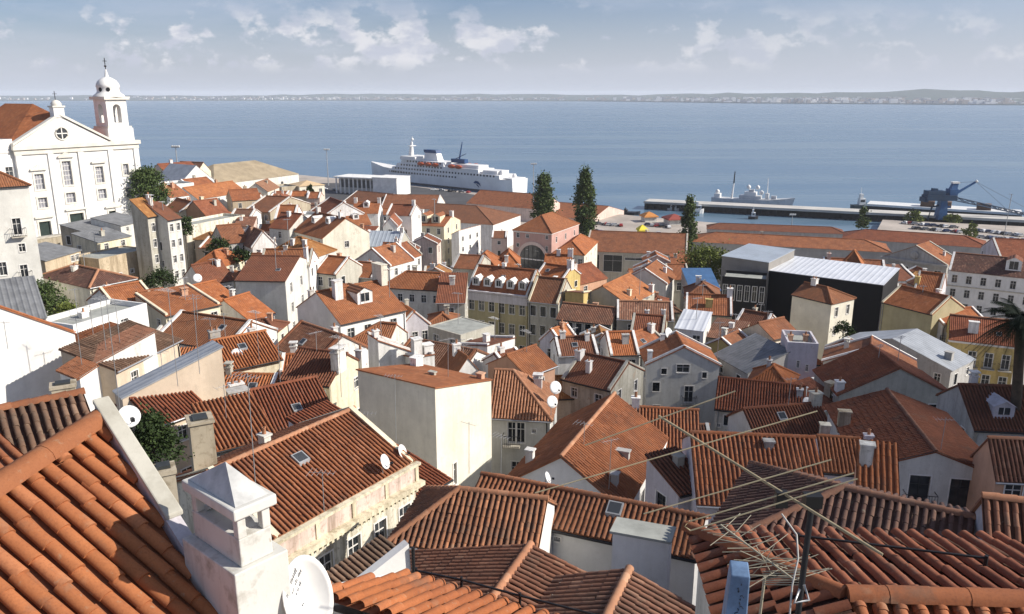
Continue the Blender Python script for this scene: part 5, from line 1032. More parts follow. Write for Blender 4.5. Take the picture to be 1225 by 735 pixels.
def build_navy():
    a = onz(843, 249, 0); c = onz(945, 255, 0); nrm = Vector((-(c - a).y, (c - a).x, 0)).normalized(); a += nrm * 21; c += nrm * 21; ax = c - a; L = ax.length; rz = math.atan2(ax.y, ax.x)
    gm = flatmat('navy_grey', (.55, .56, .57), .6, .15, .4); wt = flatmat('ship_white', (.74, .735, .72), .5, .1, .15)
    t = thing('patrol_ship', 'pale grey patrol ship with two masts moored beyond the pier', 'ship', (a.x, a.y, 0), rz)
    h = MB(); st = [(0, 3.4, 4.2), (.3, 4.2, 4.0), (.7, 4, 4.4), (.9, 2, 5.4), (1.0, .15, 6.2)]; V = []; F = []
    for f, b, z in st: V += [(L * f * .96, -b * .7, -1.5), (L * f, -b, z), (L * f, b, z), (L * f * .96, b * .7, -1.5)]
    for i in range(4): F += [(i * 4 + j, i * 4 + 4 + j, i * 4 + 5 + j, i * 4 + j + 1) for j in range(3)]
    F.append((0, 1, 2, 3)); h.mesh(V, F, gm); h.build('hull', t)
    s = MB(); s.box((L * .34, -3, 4), (L * .60, 3, 6.2), gm); s.box((L * .40, -2.6, 6.203), (L * .54, 2.6, 8.4), wt); s.box((L * .45, -1.8, 8.403), (L * .51, 1.8, 9.8), gm); s.build('superstructure', t); s = MB(); s.box((L * .03, -2.5, 4), (L * .10, 2.5, 6.6), wt); s.build('deckhouse', t); s = MB(); s.box((L * .72, -1, 4.4), (L * .78, 1, 6.6), gm); s.build('gun_mount', t)
    m = MB(); m.tube([(L * .24, 0, 4), (L * .255, 0, 13)], .7, wt, r1=.4); m.tube([(L * .255, 0, 13), (L * .26, 0, 20)], .42, IRON(), r1=.3); m.build('mast', t)
    m = MB(); m.tube([(L * .67, 0, 4), (L * .665, 0, 17)], .35, wt, r1=.15); m.box((L * .65, -1.2, 4.2), (L * .69, 1.2, 8), wt); m.build('aft_mast', t)
    for f, z in ((.06, 6.5), (.44, 10), (.55, 10), (.6, 7)):
        d = MB(); d.lathe([(.6, 0), (1.3, .8), (1.2, 1.8), (0, 2.6)], (L * f, 0, z), wt, 10); d.build('radome', t)
build_navy()
def small_boat(name, label, px0, px1, y0, y1, hull, cab, h=2.2, cabh=3.0, cabf=(.25, .6), cat='boat'):
    a = onz(px0, y0, 0); c = onz(px1, y1, 0); ax = c - a; L = ax.length; t = thing(name, label, cat, (a.x, a.y, 0), math.atan2(ax.y, ax.x))
    b = L * .16 + .8; k = MB(); st = [(0, .8, h), (.12, 1, h * .95), (.7, 1, h), (.92, .5, h * 1.25), (1, .05, h * 1.4)]; V = []; F = []
    for f, w, z in st: V += [(L * f * .97, -b * w * .7, -.6), (L * f, -b * w, z), (L * f, b * w, z), (L * f * .97, b * w * .7, -.6)]
    for i in range(4): F += [(i * 4 + j, i * 4 + 4 + j, i * 4 + 5 + j, i * 4 + j + 1) for j in range(3)]
    F.append((0, 1, 2, 3)); k.mesh(V, F, hull); k.build('hull', t)
    if cabh:
        k = MB(); x0, x1 = L * cabf[0], L * cabf[1]; k.box((x0, -b * .7, h * .9), (x1, b * .7, h + cabh), cab); k.box((x0 + .3, -b * .5, h + cabh + .003), (x1 - (x1 - x0) * .4, b * .5, h + cabh * 1.7), cab); k.build('cabin', t)
        k = MB(); k.box((x0 + .5, -b * .72, h + cabh * .45), (x1 - .5, -b * .703, h + cabh * .8), glass()); k.build('window_band', t)
        k = MB(); k.tube([(x0 + 1, 0, h + cabh * 1.7), (x0 + .8, 0, h + cabh * 1.7 + cabh)], .12, cab); k.build('mast', t)
WB = flatmat('boat_white', (.72, .72, .70), .5, .1, .5); BB = flatmat('boat_black', (.03, .03, .035), .6, .2, .5); GB = flatmat('boat_green', (.05, .07, .08), .6, .2, .5)
small_boat('barge', 'low black barge tied up off the car park quay', 744, 766, 256.5, 257.5, BB, BB, 1.6, 1.0, (.1, .3))
small_boat('ferry', 'white harbour boat lying under the near side of the pier behind the third poplar', 826, 842, 255, 255.5, WB, WB, 2.0, 2.6, (.2, .8))
small_boat('motor_yacht', 'white motor boat alongside the pier left of the third poplar', 797, 815, 251, 252, WB, WB, 1.2, 1.6, (.3, .7))
small_boat('workboat', 'small dark workboat with white wheelhouse midway along the pier', 895, 907, 262, 262.5, BB, WB, 1.4, 2.2, (.3, .7))
small_boat('tugboat', 'dark tugboat with white wheelhouse at the near end of the long barge', 1018, 1036, 252, 252, GB, WB, 3.4, 3.6, (.45, .85))
def build_long_barge():
    a = onz(1036, 250.5, 0); c = onz(1222, 262.5, 0); ax = c - a; L = ax.length; t = thing('long_barge', 'long dark floating dock with a white deck behind the blue crane', 'dock', (a.x, a.y, 0), math.atan2(ax.y, ax.x))
    k = MB(); k.box((0, 0, -1), (L, 16, 2.0), BB); k.build('hull', t); k = MB(); k.box((.3, -.2, 2.003), (L, 15.5, 3.2), WB); k.build('deck', t)
    k = MB()
    for f in (.36, .47, .72): k.box((L * f, 3, 3.203), (L * f + 7, 9, 6.4), flatmat('rusty_gear', (.15, .09, .06), .8, .4, .5))
    k.build('deck_gear', t)
build_long_barge()
def build_crane():
    P = at(1126, 265, 405); s = 405 / FPX * 1.04; bl = flatmat('crane_blue', (.03, .10, .24), .5, .25, .3); dkb = flatmat('crane_dark', (.022, .055, .11), .6, .25, .3); wt = WB
    t = thing('harbour_crane', 'dark blue harbour crane with lattice jib at right', 'crane', (P.x, P.y, 3.0))
    X = lambda px: (px - 1126) * s; Z = lambda py: (264 - py) * s
    k = MB(); k.hexa([(X(1119), -2.4, 0), (X(1130), -2.4, 0), (X(1130), 2.4, 0), (X(1119), 2.4, 0)], [(X(1121), -1.8, Z(242)), (X(1128), -1.8, Z(242)), (X(1128), 1.8, Z(242)), (X(1121), 1.8, Z(242))], bl); k.tube([(X(1110), 0, 0), (X(1113), 0, Z(250)), (X(1121), 0, Z(248))], .5, dkb); k.tube([(X(1128), 0, Z(250)), (X(1134), 0, Z(250))], .6, bl); k.build('column', t)
    k = MB(); k.box((X(1103), -3.2, Z(242)), (X(1137), 3.2, Z(236)), dkb); k.box((X(1104), -2.6, Z(235.9)), (X(1124), 2.6, Z(231)), dkb); k.box((X(1129), -2.4, Z(235.9)), (X(1138), 2.4, Z(229)), bl); k.box((X(1111), -1.4, Z(230.9)), (X(1116), 1.4, Z(228.5)), dkb); k.build('machine_house', t)
    k = MB(); k.box((X(1100.5), -2.8, Z(243.5)), (X(1105), 2.8, Z(238.5)), dkb); k.build('counterweight', t)
    k = MB(); k.hexa([(X(1131), -1.4, Z(229)), (X(1138), -1.4, Z(229)), (X(1138), 1.4, Z(229)), (X(1131), 1.4, Z(229))], [(X(1133), -1, Z(223)), (X(1139), -1, Z(223)), (X(1139), 1, Z(223)), (X(1133), 1, Z(223))], bl); k.box((X(1132), -1.3, Z(222.9)), (X(1140), 1.3, Z(221)), WB); k.build('cab', t)
    k = MB(); k.tube([(X(1136), 0, Z(236)), (X(1159), 0, Z(221.5))], .75, bl, r1=.5); k.lathe([(0, -.9), (.9, 0), (0, .9)], (X(1160), 0, Z(220.5)), wt, 8); k.build('luffing_strut', t)
    k = MB(); a0, a1 = Vector((X(1137), 0, Z(240))), Vector((X(1240), 0, Z(262)))
    for (dy, dz) in ((-1.1, .8), (1.1, .8), (-1.1, -.9), (1.1, -.9)): k.tube([a0 + Vector((0, dy, dz)), a1 + Vector((0, dy * .5, dz * .4))], .32, dkb, 5)
    N = 16
    for i in range(N):
        p = a0.lerp(a1, i / N); q = a0.lerp(a1, (i + 1) / N)
        for dy in (-1.1, 1.1): k.tube([p + Vector((0, dy * (1 - .5 * i / N), .8 if i % 2 else -.9)), q + Vector((0, dy * (1 - .5 * i / N), -.9 if i % 2 else .8))], .2, dkb, 4)
    k.build('jib', t)
    k = MB()
    for q in ((1200, 253), (1240, 260)): k.tube([(X(1159.5), 0, Z(221)), (X(q[0]), 0, Z(q[1]))], .07, IRON(), 4)
    k.tube([(X(1159.5), 0, Z(221)), (X(1136), 0, Z(222))], .07, IRON(), 4); k.build('stay_cables', t)
build_crane()
# ------------------------------------------------------------------ light masts
def lamp_mast(label, px, py0, py1, d):
    a = at(px, py0, d); b = at(px, py1, d); t = thing('light_mast', label, 'light mast', a); h = (b - a).length
    k = MB(); k.tube([(0, 0, 0), (0, 0, h)], .28, STEEL(), 8, r1=.16); k.build('pole', t); k = MB(); k.box((-1.5, -.3, h), (1.5, .3, h + .35), STEEL()); 
    for i in range(4): k.box((-1.4 + i * .8, -.55, h + .36), (-.9 + i * .8, .1, h + .8), WB)
    k.build('lamp_bar', t)
lamp_mast('tall grey light mast rising behind the roofs on the left crest', 213.5, 210, 177, 300)
lamp_mast('tall grey light mast by the white terminal', 393, 222, 180, 420)
lamp_mast('slim brown light mast between the ship stern and first poplar', 638, 250, 197, 400)
lamp_mast('short pale light mast on the quay behind the second warehouse', 946, 282, 258, 380)
# terminal
def build_terminal():
    a = onz(402, 231, 3); c = onz(476, 235, 3); ax = c - a; L = ax.length; s = 1.0; t = thing('terminal_building', 'long white ferry terminal with a colonnade and blank end block', 'terminal', (a.x, a.y, 3), math.atan2(ax.y, ax.x)); wm = plaster('white', .1)
    hh = 10.0; k = MB(); k.box((0, 4, 0), (L * .62, 16, hh), plaster('offwhite', .2)); k.box((L * .622, -1, 0), (L, 16, hh + 1.0), wm); k.build('wall', t)
    k = MB(); k.box((-1, -1, hh + .003), (L * .615, 17, hh + .7), wm); k.build('roof', t); k = MB(); k.box((L * .61, -1.2, hh + 1.003), (L + .3, 16.2, hh + 1.3), wm); k.build('roof_slab', t)
    for i in range(9):
        k = MB(); k.box((i * L * .07 + .2, -.3, 0), (i * L * .07 + .9, .4, hh), wm); k.build('column', t)
    k = MB(); k.box((0, 3.9, 3.5), (L * .62, 3.997, 8.5), flatmat('dim_glazing', (.10, .11, .12), .3, .2, .4)); k.build('glazing', t)
build_terminal()
# ------------------------------------------------------------------ trees
def leafmat(name, dk, lt):
    k = ('leaf', name)
    if k in MATS: return MATS[k]
    m, nt, b = newmat('foliage_' + name); g = nt.nodes.new('ShaderNodeNewGeometry'); n = nz(nt, g.outputs['Position'], 0.9, 3)
    f = mth(nt, 'ADD', mth(nt, 'MULTIPLY', g.outputs['Random Per Island'], .55), mth(nt, 'MULTIPLY', rmp(nt, n, .35, .65), .45))
    nt.links.new(mixc(nt, f, dk, lt), b.inputs['Base Color']); b.inputs['Roughness'].default_value = .8; b.inputs['Specular IOR Level'].default_value = .2
    MATS[k] = m; return m
BARK = lambda: flatmat('bark', (.10, .075, .05), .95, .3, 2)
def tree(name, label, base, h, w, shape, n, leaf, mat, trunk=.15, group=None, cat='tree', seed=1):
    rnd = random.Random(seed); t = thing(name, label, cat, base, 0, group)
    k = MB(); top = h * (.8 if trunk < .5 else trunk + (1 - trunk) * .6); r = max(.06, min(h * .018, w * .035))
    pts = [(math.sin(i * 1.3) * w * .02, math.cos(i * 1.7) * w * .02, top * i / 6) for i in range(7)]; k.tube(pts, r, BARK(), 7, r1=r * .25)
    for i in range(9):
        z = h * (trunk + (1 - trunk) * (.06 + .5 * i / 9)); a = rnd.uniform(0, 6.28); ln = min(w * .34 * (1 - .5 * i / 9), (h - z) * .8); k.tube([(0, 0, z), (math.cos(a) * ln * .5, math.sin(a) * ln * .5, z + ln * .45), (math.cos(a) * ln, math.sin(a) * ln, z + ln * .8)], r * .4, BARK(), 5, r1=r * .1)
    k.build('trunk', t)
    c = MB(); z0 = h * trunk; clumps = []
    def rad(f):
        if shape == 'poplar': return w / 2 * (math.sin(math.pi * min(1, (f * .92 + .06)) ** .72)) ** .75
        if shape == 'cone': return w / 2 * (1 - f) ** .7 * min(1, f * 8 + .35)
        if shape == 'bush': return w / 2 * math.sqrt(max(0, 1 - (f * 1.02 - .02) ** 2)) 
        return w / 2 * math.sqrt(max(0, 1 - (2 * f - 1) ** 2)) ** .8
    nc = max(14, n // 45)
    for _ in range(nc):
        f = rnd.random() ** (.9 if shape != 'bush' else 1.0); a = rnd.uniform(0, 6.283); rr = rad(f) * (rnd.random() ** .42)
        clumps.append((Vector((math.cos(a) * rr, math.sin(a) * rr, z0 + (h - z0) * f)), rnd.uniform(.5, 1.25)))
    cs = w * (.085 if shape == 'poplar' else .11)
    for i in range(n):
        p, s = clumps[i % nc]; q = p + Vector((rnd.gauss(0, cs * s), rnd.gauss(0, cs * s), rnd.gauss(0, cs * s * (1.5 if shape == 'poplar' else .75))))
        if q.z < z0 * .7: q.z = z0 * .7 + rnd.random() * cs
        d1 = Vector((rnd.gauss(0, 1), rnd.gauss(0, 1), rnd.gauss(.3, .8))).normalized(); d2 = d1.cross(Vector((rnd.gauss(0, 1), rnd.gauss(0, 1), rnd.gauss(0, 1)))).normalized(); L_ = leaf * rnd.uniform(.6, 1.3)
        c.poly([q - d1 * L_ * .6, q + d2 * L_ * .35, q + d1 * L_ * .6, q - d2 * L_ * .35], mat)
    c.build('crown', t); return t
G1 = leafmat('deep_green', (.024, .045, .014), (.105, .145, .045)); G2 = leafmat('bush_green', (.05, .07, .016), (.19, .22, .05)); G3 = leafmat('dark_green', (.014, .026, .010), (.05, .078, .022))
def tree_px(name, label, px, pyb, pyt, wpx, d, shape, n, mat, **kw):
    b = at(px, pyb, d); tp = at(px, pyt, d); s = d / FPX * 1.03; h = tp.z - b.z; tr = kw.pop('trunk', .15); gz = ground_z(b.x, b.y) if b.y < 225 else 3.0
    if b.z - gz > .3: tr = (b.z - gz + tr * h) / (tp.z - gz); h = tp.z - gz; b.z = gz
    return tree(name, label, b, h, wpx * s, shape, n, kw.pop('leaf', max(.3, d * .0024)), mat, trunk=tr, **kw)
tree_px('poplar', 'tall dark poplar left of its taller twin near the pink hall', 650, 276, 210, 30, 285, 'cone', 9000, G1, trunk=.1, seed=3)
tree_px('poplar', 'tallest dark poplar standing in front of the orange warehouse', 698, 288, 205, 26, 270, 'poplar', 10000, G1, trunk=.08, seed=4)
tree_px('poplar', 'slim dark poplar standing alone near the pier', 821, 318, 239, 20, 255, 'poplar', 6500, G1, trunk=.22, seed=5)
tree_px('tree', 'round yellow green tree beside the pale blue sheet roof', 843, 345, 299, 52, 165, 'round', 8000, G2, trunk=.25, seed=6)
tree_px('tree', 'dark green tree right beside the church', 181, 268, 203, 40, 170, 'round', 9000, G1, trunk=.15, seed=7)
tree_px('cypress', 'little dark cypress in front of the pale yellow house', 372, 243, 220, 9, 250, 'poplar', 900, G3, trunk=.05, seed=8)
tree_px('bush', 'clipped green bush on a terrace below the tall narrow houses', 192, 340, 326, 36, 106, 'bush', 2600, G3, trunk=.0, leaf=.22, seed=9, cat='bush')
tree_px('bush', 'dense bush in the yard right of the grey slate roof', 56, 378, 341, 46, 84, 'bush', 5200, G1, trunk=.0, leaf=.22, seed=10, cat='bush')
tree_px('bush', 'olive bush under the dense bush by the white terrace house', 82, 386, 366, 34, 82, 'bush', 2200, G2, trunk=.0, leaf=.2, seed=11, cat='bush')
tree_px('bush', 'dark bush at the foot of the long beige tenement', 262, 302, 288, 26, 138, 'bush', 1500, G3, trunk=.0, seed=12, cat='bush')
tree_px('tree', 'dark green tree left of the long beige tenement', 222, 285, 258, 16, 155, 'round', 1500, G3, trunk=.1, seed=13)
tree_px('bush', 'dark shrub beside the mustard orange hipped roof', 290, 312, 298, 22, 132, 'bush', 1300, G3, trunk=.0, seed=14, cat='bush')
tree_px('conifer', 'small green conifer on the quay in front of the floating dock', 1031, 275, 250, 16, 330, 'cone', 900, G1, trunk=.1, seed=15)
tree_px('tree', 'thin olive tree on the quay right of the crane', 1159, 290, 268, 18, 340, 'round', 900, G2, trunk=.2, seed=16)
tree_px('tree', 'low olive tree on the quay left of the crane', 1093, 266, 255, 20, 400, 'bush', 700, G2, trunk=.1, seed=17)
tree_px('tree', 'low olive tree at the foot of the crane', 1138, 268, 257, 20, 398, 'bush', 700, G2, trunk=.1, seed=18)
tree_px('bush', 'tangled climber in the shaded yard behind the near white chimney', 186, 552, 500, 62, 33, 'bush', 5200, G3, trunk=.0, leaf=.14, seed=19, cat='bush')
tree_px('bush', 'potted green shrub at the foot of the blank white house', 285, 405, 388, 16, 86, 'bush', 900, G3, trunk=.0, leaf=.2, seed=20, cat='bush')
tree_px('bush', 'small bush under the cream house by the black hall', 1008, 402, 386, 24, 112, 'bush', 1300, G3, trunk=.0, leaf=.25, seed=21, cat='bush')
PALM = leafmat('palm', (.010, .016, .008), (.030, .042, .018))
def palm():
    d = 58; crown = at(1222, 384, d); base = at(1208, 560, d); t = thing('palm_tree', 'dark palm tree cut by the right edge', 'palm', base); c = crown - base
    k = MB(); k.tube([(0, 0, 0), c * .5 + Vector((.1, 0, 0)), c], .42, BARK(), 10, r1=.34); k.build('trunk', t)
    rnd = random.Random(4)
    for i in range(90):
        a = rnd.uniform(0, 6.283); el = rnd.uniform(-.75, 1.15); L_ = rnd.uniform(2.6, 3.7); f = MB(); pts = []
        for j in range(9):
            s = j / 8; r = L_ * s * math.cos(el * (1 - s * .2)); z = L_ * (s * math.sin(el) - .52 * s * s); pts.append(c + Vector((math.cos(a) * r, math.sin(a) * r, z)))
        f.tube(pts, .035, PALM, 4, r1=.008)
        for j in range(46):
            s = .12 + .86 * j / 46; q = s * 8; i0 = min(7, int(q)); P = pts[i0].lerp(pts[i0 + 1], q - i0); T = (pts[i0 + 1] - pts[i0]).normalized(); N = T.cross(Vector((0, 0, 1))).normalized(); ln = .62 * math.sin(math.pi * (s * .85 + .12)) + .08
            for sg in (-1, 1):
                e = P + (N * sg * .8 + T * .6 + Vector((0, 0, -.35))).normalized() * ln; f.poly([P - T * .022, P + T * .022, e], PALM)
        f.build('frond', t)
palm()
# ------------------------------------------------------------------ cars on the quay
def car_proto():
    t = thing('parked_car', 'x', 'car'); body = MB(); m = flatmat('car_paint_silver', (.42, .43, .44), .3, .05, 1)
    prof = [(-2.1, .35), (-2.15, .75), (-1.3, .92), (1.2, .95), (2.0, .8), (2.12, .4)]
    V = [(x, -.85, z) for x, z in prof] + [(x, .85, z) for x, z in prof]; n = len(prof)
    body.mesh(V, [tuple(range(n)), tuple(range(2 * n - 1, n - 1, -1))] + [(i + n, (i + 1) % n + n, (i + 1) % n, i) for i in range(n)], m); body.hexa([(-1.75, -.8, .93), (1.0, -.8, .95), (1.0, .8, .95), (-1.75, .8, .93)], [(-1.3, -.66, 1.42), (.35, -.66, 1.42), (.35, .66, 1.42), (-1.3, .66, 1.42)], m); body.build('body', t)
    g = MB(); g.hexa([(-1.55, -.79, 1.0), (.85, -.79, 1.0), (.85, .79, 1.0), (-1.55, .79, 1.0)], [(-1.3, -.69, 1.36), (.4, -.69, 1.36), (.4, .69, 1.36), (-1.3, .69, 1.36)], glass()); go = g.build('glazing', t)
    for x in (-1.3, 1.3):
        for y in (-.82, .82):
            w = MB(); w.lathe([(0, -.1), (.31, -.1), (.31, .1), (0, .1)], (0, 0, 0), IRON(), 12); o = w.build('wheel', t); o.location = (x, y, .32); o.rotation_euler = (math.pi / 2, 0, 0)
    return t
CARP = {}
def cars():
    cols = {'silver': (.42, .43, .44), 'white': (.74, .74, .73), 'dark blue': (.03, .05, .12), 'black': (.02, .02, .022), 'red': (.32, .03, .025), 'grey': (.16, .165, .17)}
    lab = {c: f'{c} car parked on the harbour quay' for c in cols}
    protos = {}
    rnd = random.Random(9); spots = []
    for (x0, y0, x1, y1, n) in ((706, 268, 742, 271, 7), (700, 276, 740, 282, 7), (775, 270, 800, 273, 5), (788, 281, 812, 287, 5), (745, 281, 765, 285, 3), (1082, 268, 1140, 273, 9), (1092, 274, 1150, 279, 8), (1170, 277, 1222, 283, 9), (1176, 285, 1224, 289, 8), (520, 228, 560, 231, 6), (380, 226, 398, 228, 3), (484, 236, 520, 238, 5)):
        for i in range(n): spots.append((x0 + (x1 - x0) * (i + rnd.uniform(-.2, .2)) / max(1, n - 1), y0 + (y1 - y0) * i / max(1, n - 1)))
    for i, (px, py) in enumerate(spots):
        c = rnd.choice(list(cols)) if px < 1160 else rnd.choice(['dark blue', 'white', 'dark blue', 'black', 'silver']); P = onz(px, py, 3.004)
        if c not in protos:
            t = car_proto(); m = flatmat('car_paint_' + c.replace(' ', '_'), cols[c], .3, .05, 1)
            b = [o for o in t.children if o.name.startswith('body')][0]; b.data.materials.clear(); b.data.materials.append(m); t.location = P; t.rotation_euler = (0, 0, rnd.uniform(-.3, .3) + (0 if i % 3 else 1.5)); tag(t, lab[c], 'car', f'{c} cars parked on the quay'); protos[c] = t
        else: copy_tree(protos[c], P, rnd.uniform(-.3, .3) + (0 if i % 3 else 1.5), lab[c])
cars()
def tents():
    for label, px, py, w, col, nm in (('orange canopied kiosk on the car park by the pier', 776, 265, 7.5, (.52, .22, .06), 'orange'), ('dark red canopied kiosk on the car park by the slim poplar', 806, 268, 9.5, (.26, .06, .045), 'maroon'), ('bright yellow market tent on the car park', 768, 282, 4.4, (.75, .62, .06), 'yellow')):
        P = onz(px, py, 3.004); t = thing('kiosk', label, 'kiosk', P, .2); cm = flatmat('canvas_' + nm, col, .8, .1, 1); k = MB(); h = 3.0
        k.lathe([(w * .72, h - .5), (w * .70, h), (w * .3, h + 1.3), (.05, h + 2.0)], (0, 0, 0), cm, 4, False); o = k.build('canopy', t); o.rotation_euler = (0, 0, math.pi / 4)
        k = MB(); k.box((-w * .4, -w * .4, 0), (w * .4, w * .4, h - .6), plaster('offwhite', .3) if nm != 'yellow' else cm); k.build('booth', t)
tents()
# ------------------------------------------------------------------ people near the church doors
def person(label, P, shirt, trousers, rz):
    t = thing('person', label, 'person', P, rz)
    bm = bmesh.new(); me = bpy.data.meshes.new('body'); sk = [(0, 0, .95), (0, 0, 1.2), (0, 0, 1.45), (0, .01, 1.55), (0, .0, 1.68), (.1, 0, .9), (.12, .02, .5), (.12, -.02, .08), (.13, .13, .03), (-.1, 0, .9), (-.12, -.03, .5), (-.12, -.06, .08), (-.13, .09, .03), (.2, 0, 1.42), (.26, -.02, 1.15), (.27, .06, .9), (-.2, 0, 1.42), (-.26, .02, 1.15), (-.27, .1, .92)]
    ed = [(0, 1), (1, 2), (2, 3), (3, 4), (0, 5), (5, 6), (6, 7), (7, 8), (0, 9), (9, 10), (10, 11), (11, 12), (2, 13), (13, 14), (14, 15), (2, 16), (16, 17), (17, 18)]
    rad = [.15, .14, .15, .06, .11, .1, .07, .045, .04, .1, .07, .045, .04, .06, .05, .035, .06, .05, .035]
    me.from_pydata(sk, ed, []); o = link('body', me, t)
    md = o.modifiers.new('Skin', 'SKIN'); 
    for v, r in zip(me.skin_vertices[0].data if me.skin_vertices else [], rad): v.radius = (r, r)
    o.modifiers.new('Sub', 'SUBSURF').levels = 1; me.materials.append(flatmat('cloth_' + shirt[0], shirt[1], .9, .1, 4))
    h = MB(); h.lathe([(0, 0), (.1, .0), (.115, .08), (.09, .15), (0, .18)], (0, -.015, 1.65), flatmat('dark_hair', (.02, .015, .012), .8, .2, 5), 10); h.build('hair', t)
for lb, u, z, c in (('person in dark clothes standing left of the church side door', 14.6, 0, ('navy', (.03, .035, .06))), ('person in a grey top standing beside the person in dark clothes', 16.3, 0, ('grey', (.10, .10, .11))), ('person in black by the left church door', 5.6, 0, ('black', (.02, .02, .02)))):
    person(lb, on_church(u, -2.5, CH_A.z - 16.4), c, c, .6)
# ------------------------------------------------------------------ dishes, aerials
def dish(label, px, py, d, r=.42, yaw=40.0, base=1.0, tilt=25):
    P = at(px, py, d); t = thing('satellite_dish', label, 'satellite dish', P - Vector((0, 0, base)), R(yaw))
    k = MB(); k.tube([(0, .08, -.6), (0, .08, base)], .025, STEEL(), 6); k.build('bracket', t)
    k = MB(); k.lathe([(0, 0), (r * .5, .02), (r * .8, .05), (r, .09), (r, .10), (r * .5, .035), (0, .015)], (0, 0, 0), flatmat('dish_white', (.72, .72, .71), .5, .1, 2), 20); o = k.build('reflector', t); o.location = (0, 0, base); o.rotation_euler = (R(90 - tilt), 0, 0)
    k = MB(); k.tube([(0, -.02, base - r * .95), (0, -r * 1.1, base - r * .2 + .1)], .012, STEEL(), 5); k.box((-.04, -r * 1.15 - .05, base - .2 * r + .03), (.04, -r * 1.05 + .05, base - .2 * r + .13), IRON()); k.build('feed_arm', t)
dish('white satellite dish on a pole beside the pale coping of the near roof', 153, 499, 20, .30, 45, 1.2)
dish('left one of two white dishes on the cornice of the ribbed roof house', 459, 553, 37.5, .40, 75, .6)
dish('right one of two white dishes on the cornice of the ribbed roof house', 480, 541, 39.5, .40, 75, .6)
dish('white dish above the slate chimney stack in left centre', 283, 424, 66, .5, 30, 1.2)
dish('white dish on the old brown red tile roof', 321, 405, 74, .6, 60, 1.0)
dish('upper grey dish on the hipped end of the pale orange roof', 664, 464, 62, .55, 30, .6)
dish('lower grey dish on the hipped end of the pale orange roof', 660, 481, 60, .5, 30, .6)
dish('white dish at the foot of the white chimney on the dark slope', 654, 572, 42, .35, 75, .5)
dish('big pale dish left of the white gable house', 800, 400, 92, .8, 50, 1.0)
dish('white dish at the end of the one window house roof', 965, 482, 66, .5, 20, .7)
dish('white dish beside the narrow white house in the left middle', 236, 333, 106, .6, 40, 1.2)
dish('small white dish on the cream parapet house', 222, 389, 86, .6, 40, .6)
def aerial(label, px, pyb, pyt, d, yaw=0.0, n=6, tw=0.02, arr=True):
    a = at(px, pyb, d); b = at(px, pyt, d); h = b.z - a.z; t = thing('tv_aerial', label, 'TV aerial', a, R(yaw)); w = max(tw, d * .00042)
    k = MB(); k.tube([(0, 0, -.4), (0.02 * h, 0, h)], w, STEEL(), 5); k.build('mast', t)
    if arr:
        k = MB(); z = h - .12; L_ = .55 + .2 * n / 2; k.tube([(-L_ / 2, 0, z), (L_ / 2, 0, z)], w * .6, STEEL(), 4)
        for i in range(n): x = -L_ / 2 + L_ * i / (n - 1); q = .42 - .25 * i / n; k.tube([(x, -q, z), (x, q, z)], w * .45, STEEL(), 4)
        k.build('antenna_array', t)
for lb, px, pb, pt, d in (
    ('thick grey pole rising in front of the wide red roof in left centre', 305, 575, 447, 30),
    ('thin dark aerial mast before the grey sheet roof at left', 142, 480, 355, 40),
    ('tall aerial mast left of the beige rendered wall', 128, 430, 352, 58),
    ('thin mast crossing the beige rendered wall', 212, 455, 345, 45),
    ('second thin mast crossing the beige rendered wall', 238, 440, 352, 46),
    ('aerial mast on the long orange roof in left middle', 254, 420, 380, 68),
    ('aerial on the orange roof with slate chimney', 310, 432, 372, 66),
    ('aerial mast rising from the cream parapet house', 335, 455, 392, 60),
    ('aerial beside the white chimney of cream parapet house', 408, 470, 402, 60),
    ('aerial on the shaded wall of the tall cream block', 474, 540, 448, 50),
    ('thin wire mast in front of the sunlit wall of the cream block', 561, 560, 505, 46),
    ('thin wire mast right of the sunlit wall of the cream block', 599, 575, 520, 44),
    ('aerial on the near ribbed red roof', 387, 603, 563, 33),
    ('aerial on the orange slope of the steep red gable', 728, 590, 525, 44),
    ('aerial on the ridge of the steep red gable', 697, 560, 505, 47),
    ('aerial on the flat roofed cream corner house', 548, 385, 350, 94),
    ('aerial on the white house with four dark windows', 466, 352, 322, 96),
    ('aerial on the grey gable house with orange roof', 765, 350, 318, 120),
    ('aerial on the white gable house facing us', 858, 425, 385, 88),
    ('aerial on the near white gable house with french doors', 1125, 540, 500, 47),
    ('aerial on the striped red roof house', 1073, 440, 402, 74),
    ('aerial on the white house in the far centre', 520, 262, 238, 220),
    ('aerial above the mustard hipped roof', 345, 290, 262, 132),
    ('aerial above the blank white house', 330, 318, 285, 114),
    ('tall lattice mast at the right edge', 1198, 300, 232, 250)):
    aerial(lb, px, pb, pt, d, random.uniform(-40, 40))

def roof_aerials():
    rnd = random.Random(77); used = set(o.get('label') for o in bpy.data.objects); n = 0
    import re as _r
    for fp in ROOTS:
        lbl, ze, gz, W, D_, dn, c = fp[:7]
        if not (24 < dn < 135) or n >= 42 or rnd.random() > .6: continue
        sh = _r.split(r',| (?:with|in|under|below|at|of|and|next|near|between|from|stepping|hemmed|running|standing|tucked|facing|squeezed|ringed|edged|against|filling|before|slanting|abutting|wedged) ', lbl)[0]; lab = 'thin TV aerial on the ' + sh
        if len(lab.split()) > 16 or lab in used: continue
        used.add(lab); n += 1; x, y = proj((c.x + rnd.uniform(-.2, .2) * W, c.y, ze + .6)); d = c.y; h = rnd.uniform(1.6, 3.6)
        a = Vector((c.x + rnd.uniform(-.25, .25) * W, c.y, ze + .5)); pb = proj(a); pt = proj(a + Vector((0, 0, h))); aerial(lab, pb[0], pb[1], pt[1], a.y, rnd.uniform(-60, 60), rnd.choice([4, 6, 7]), .018)
roof_aerials()
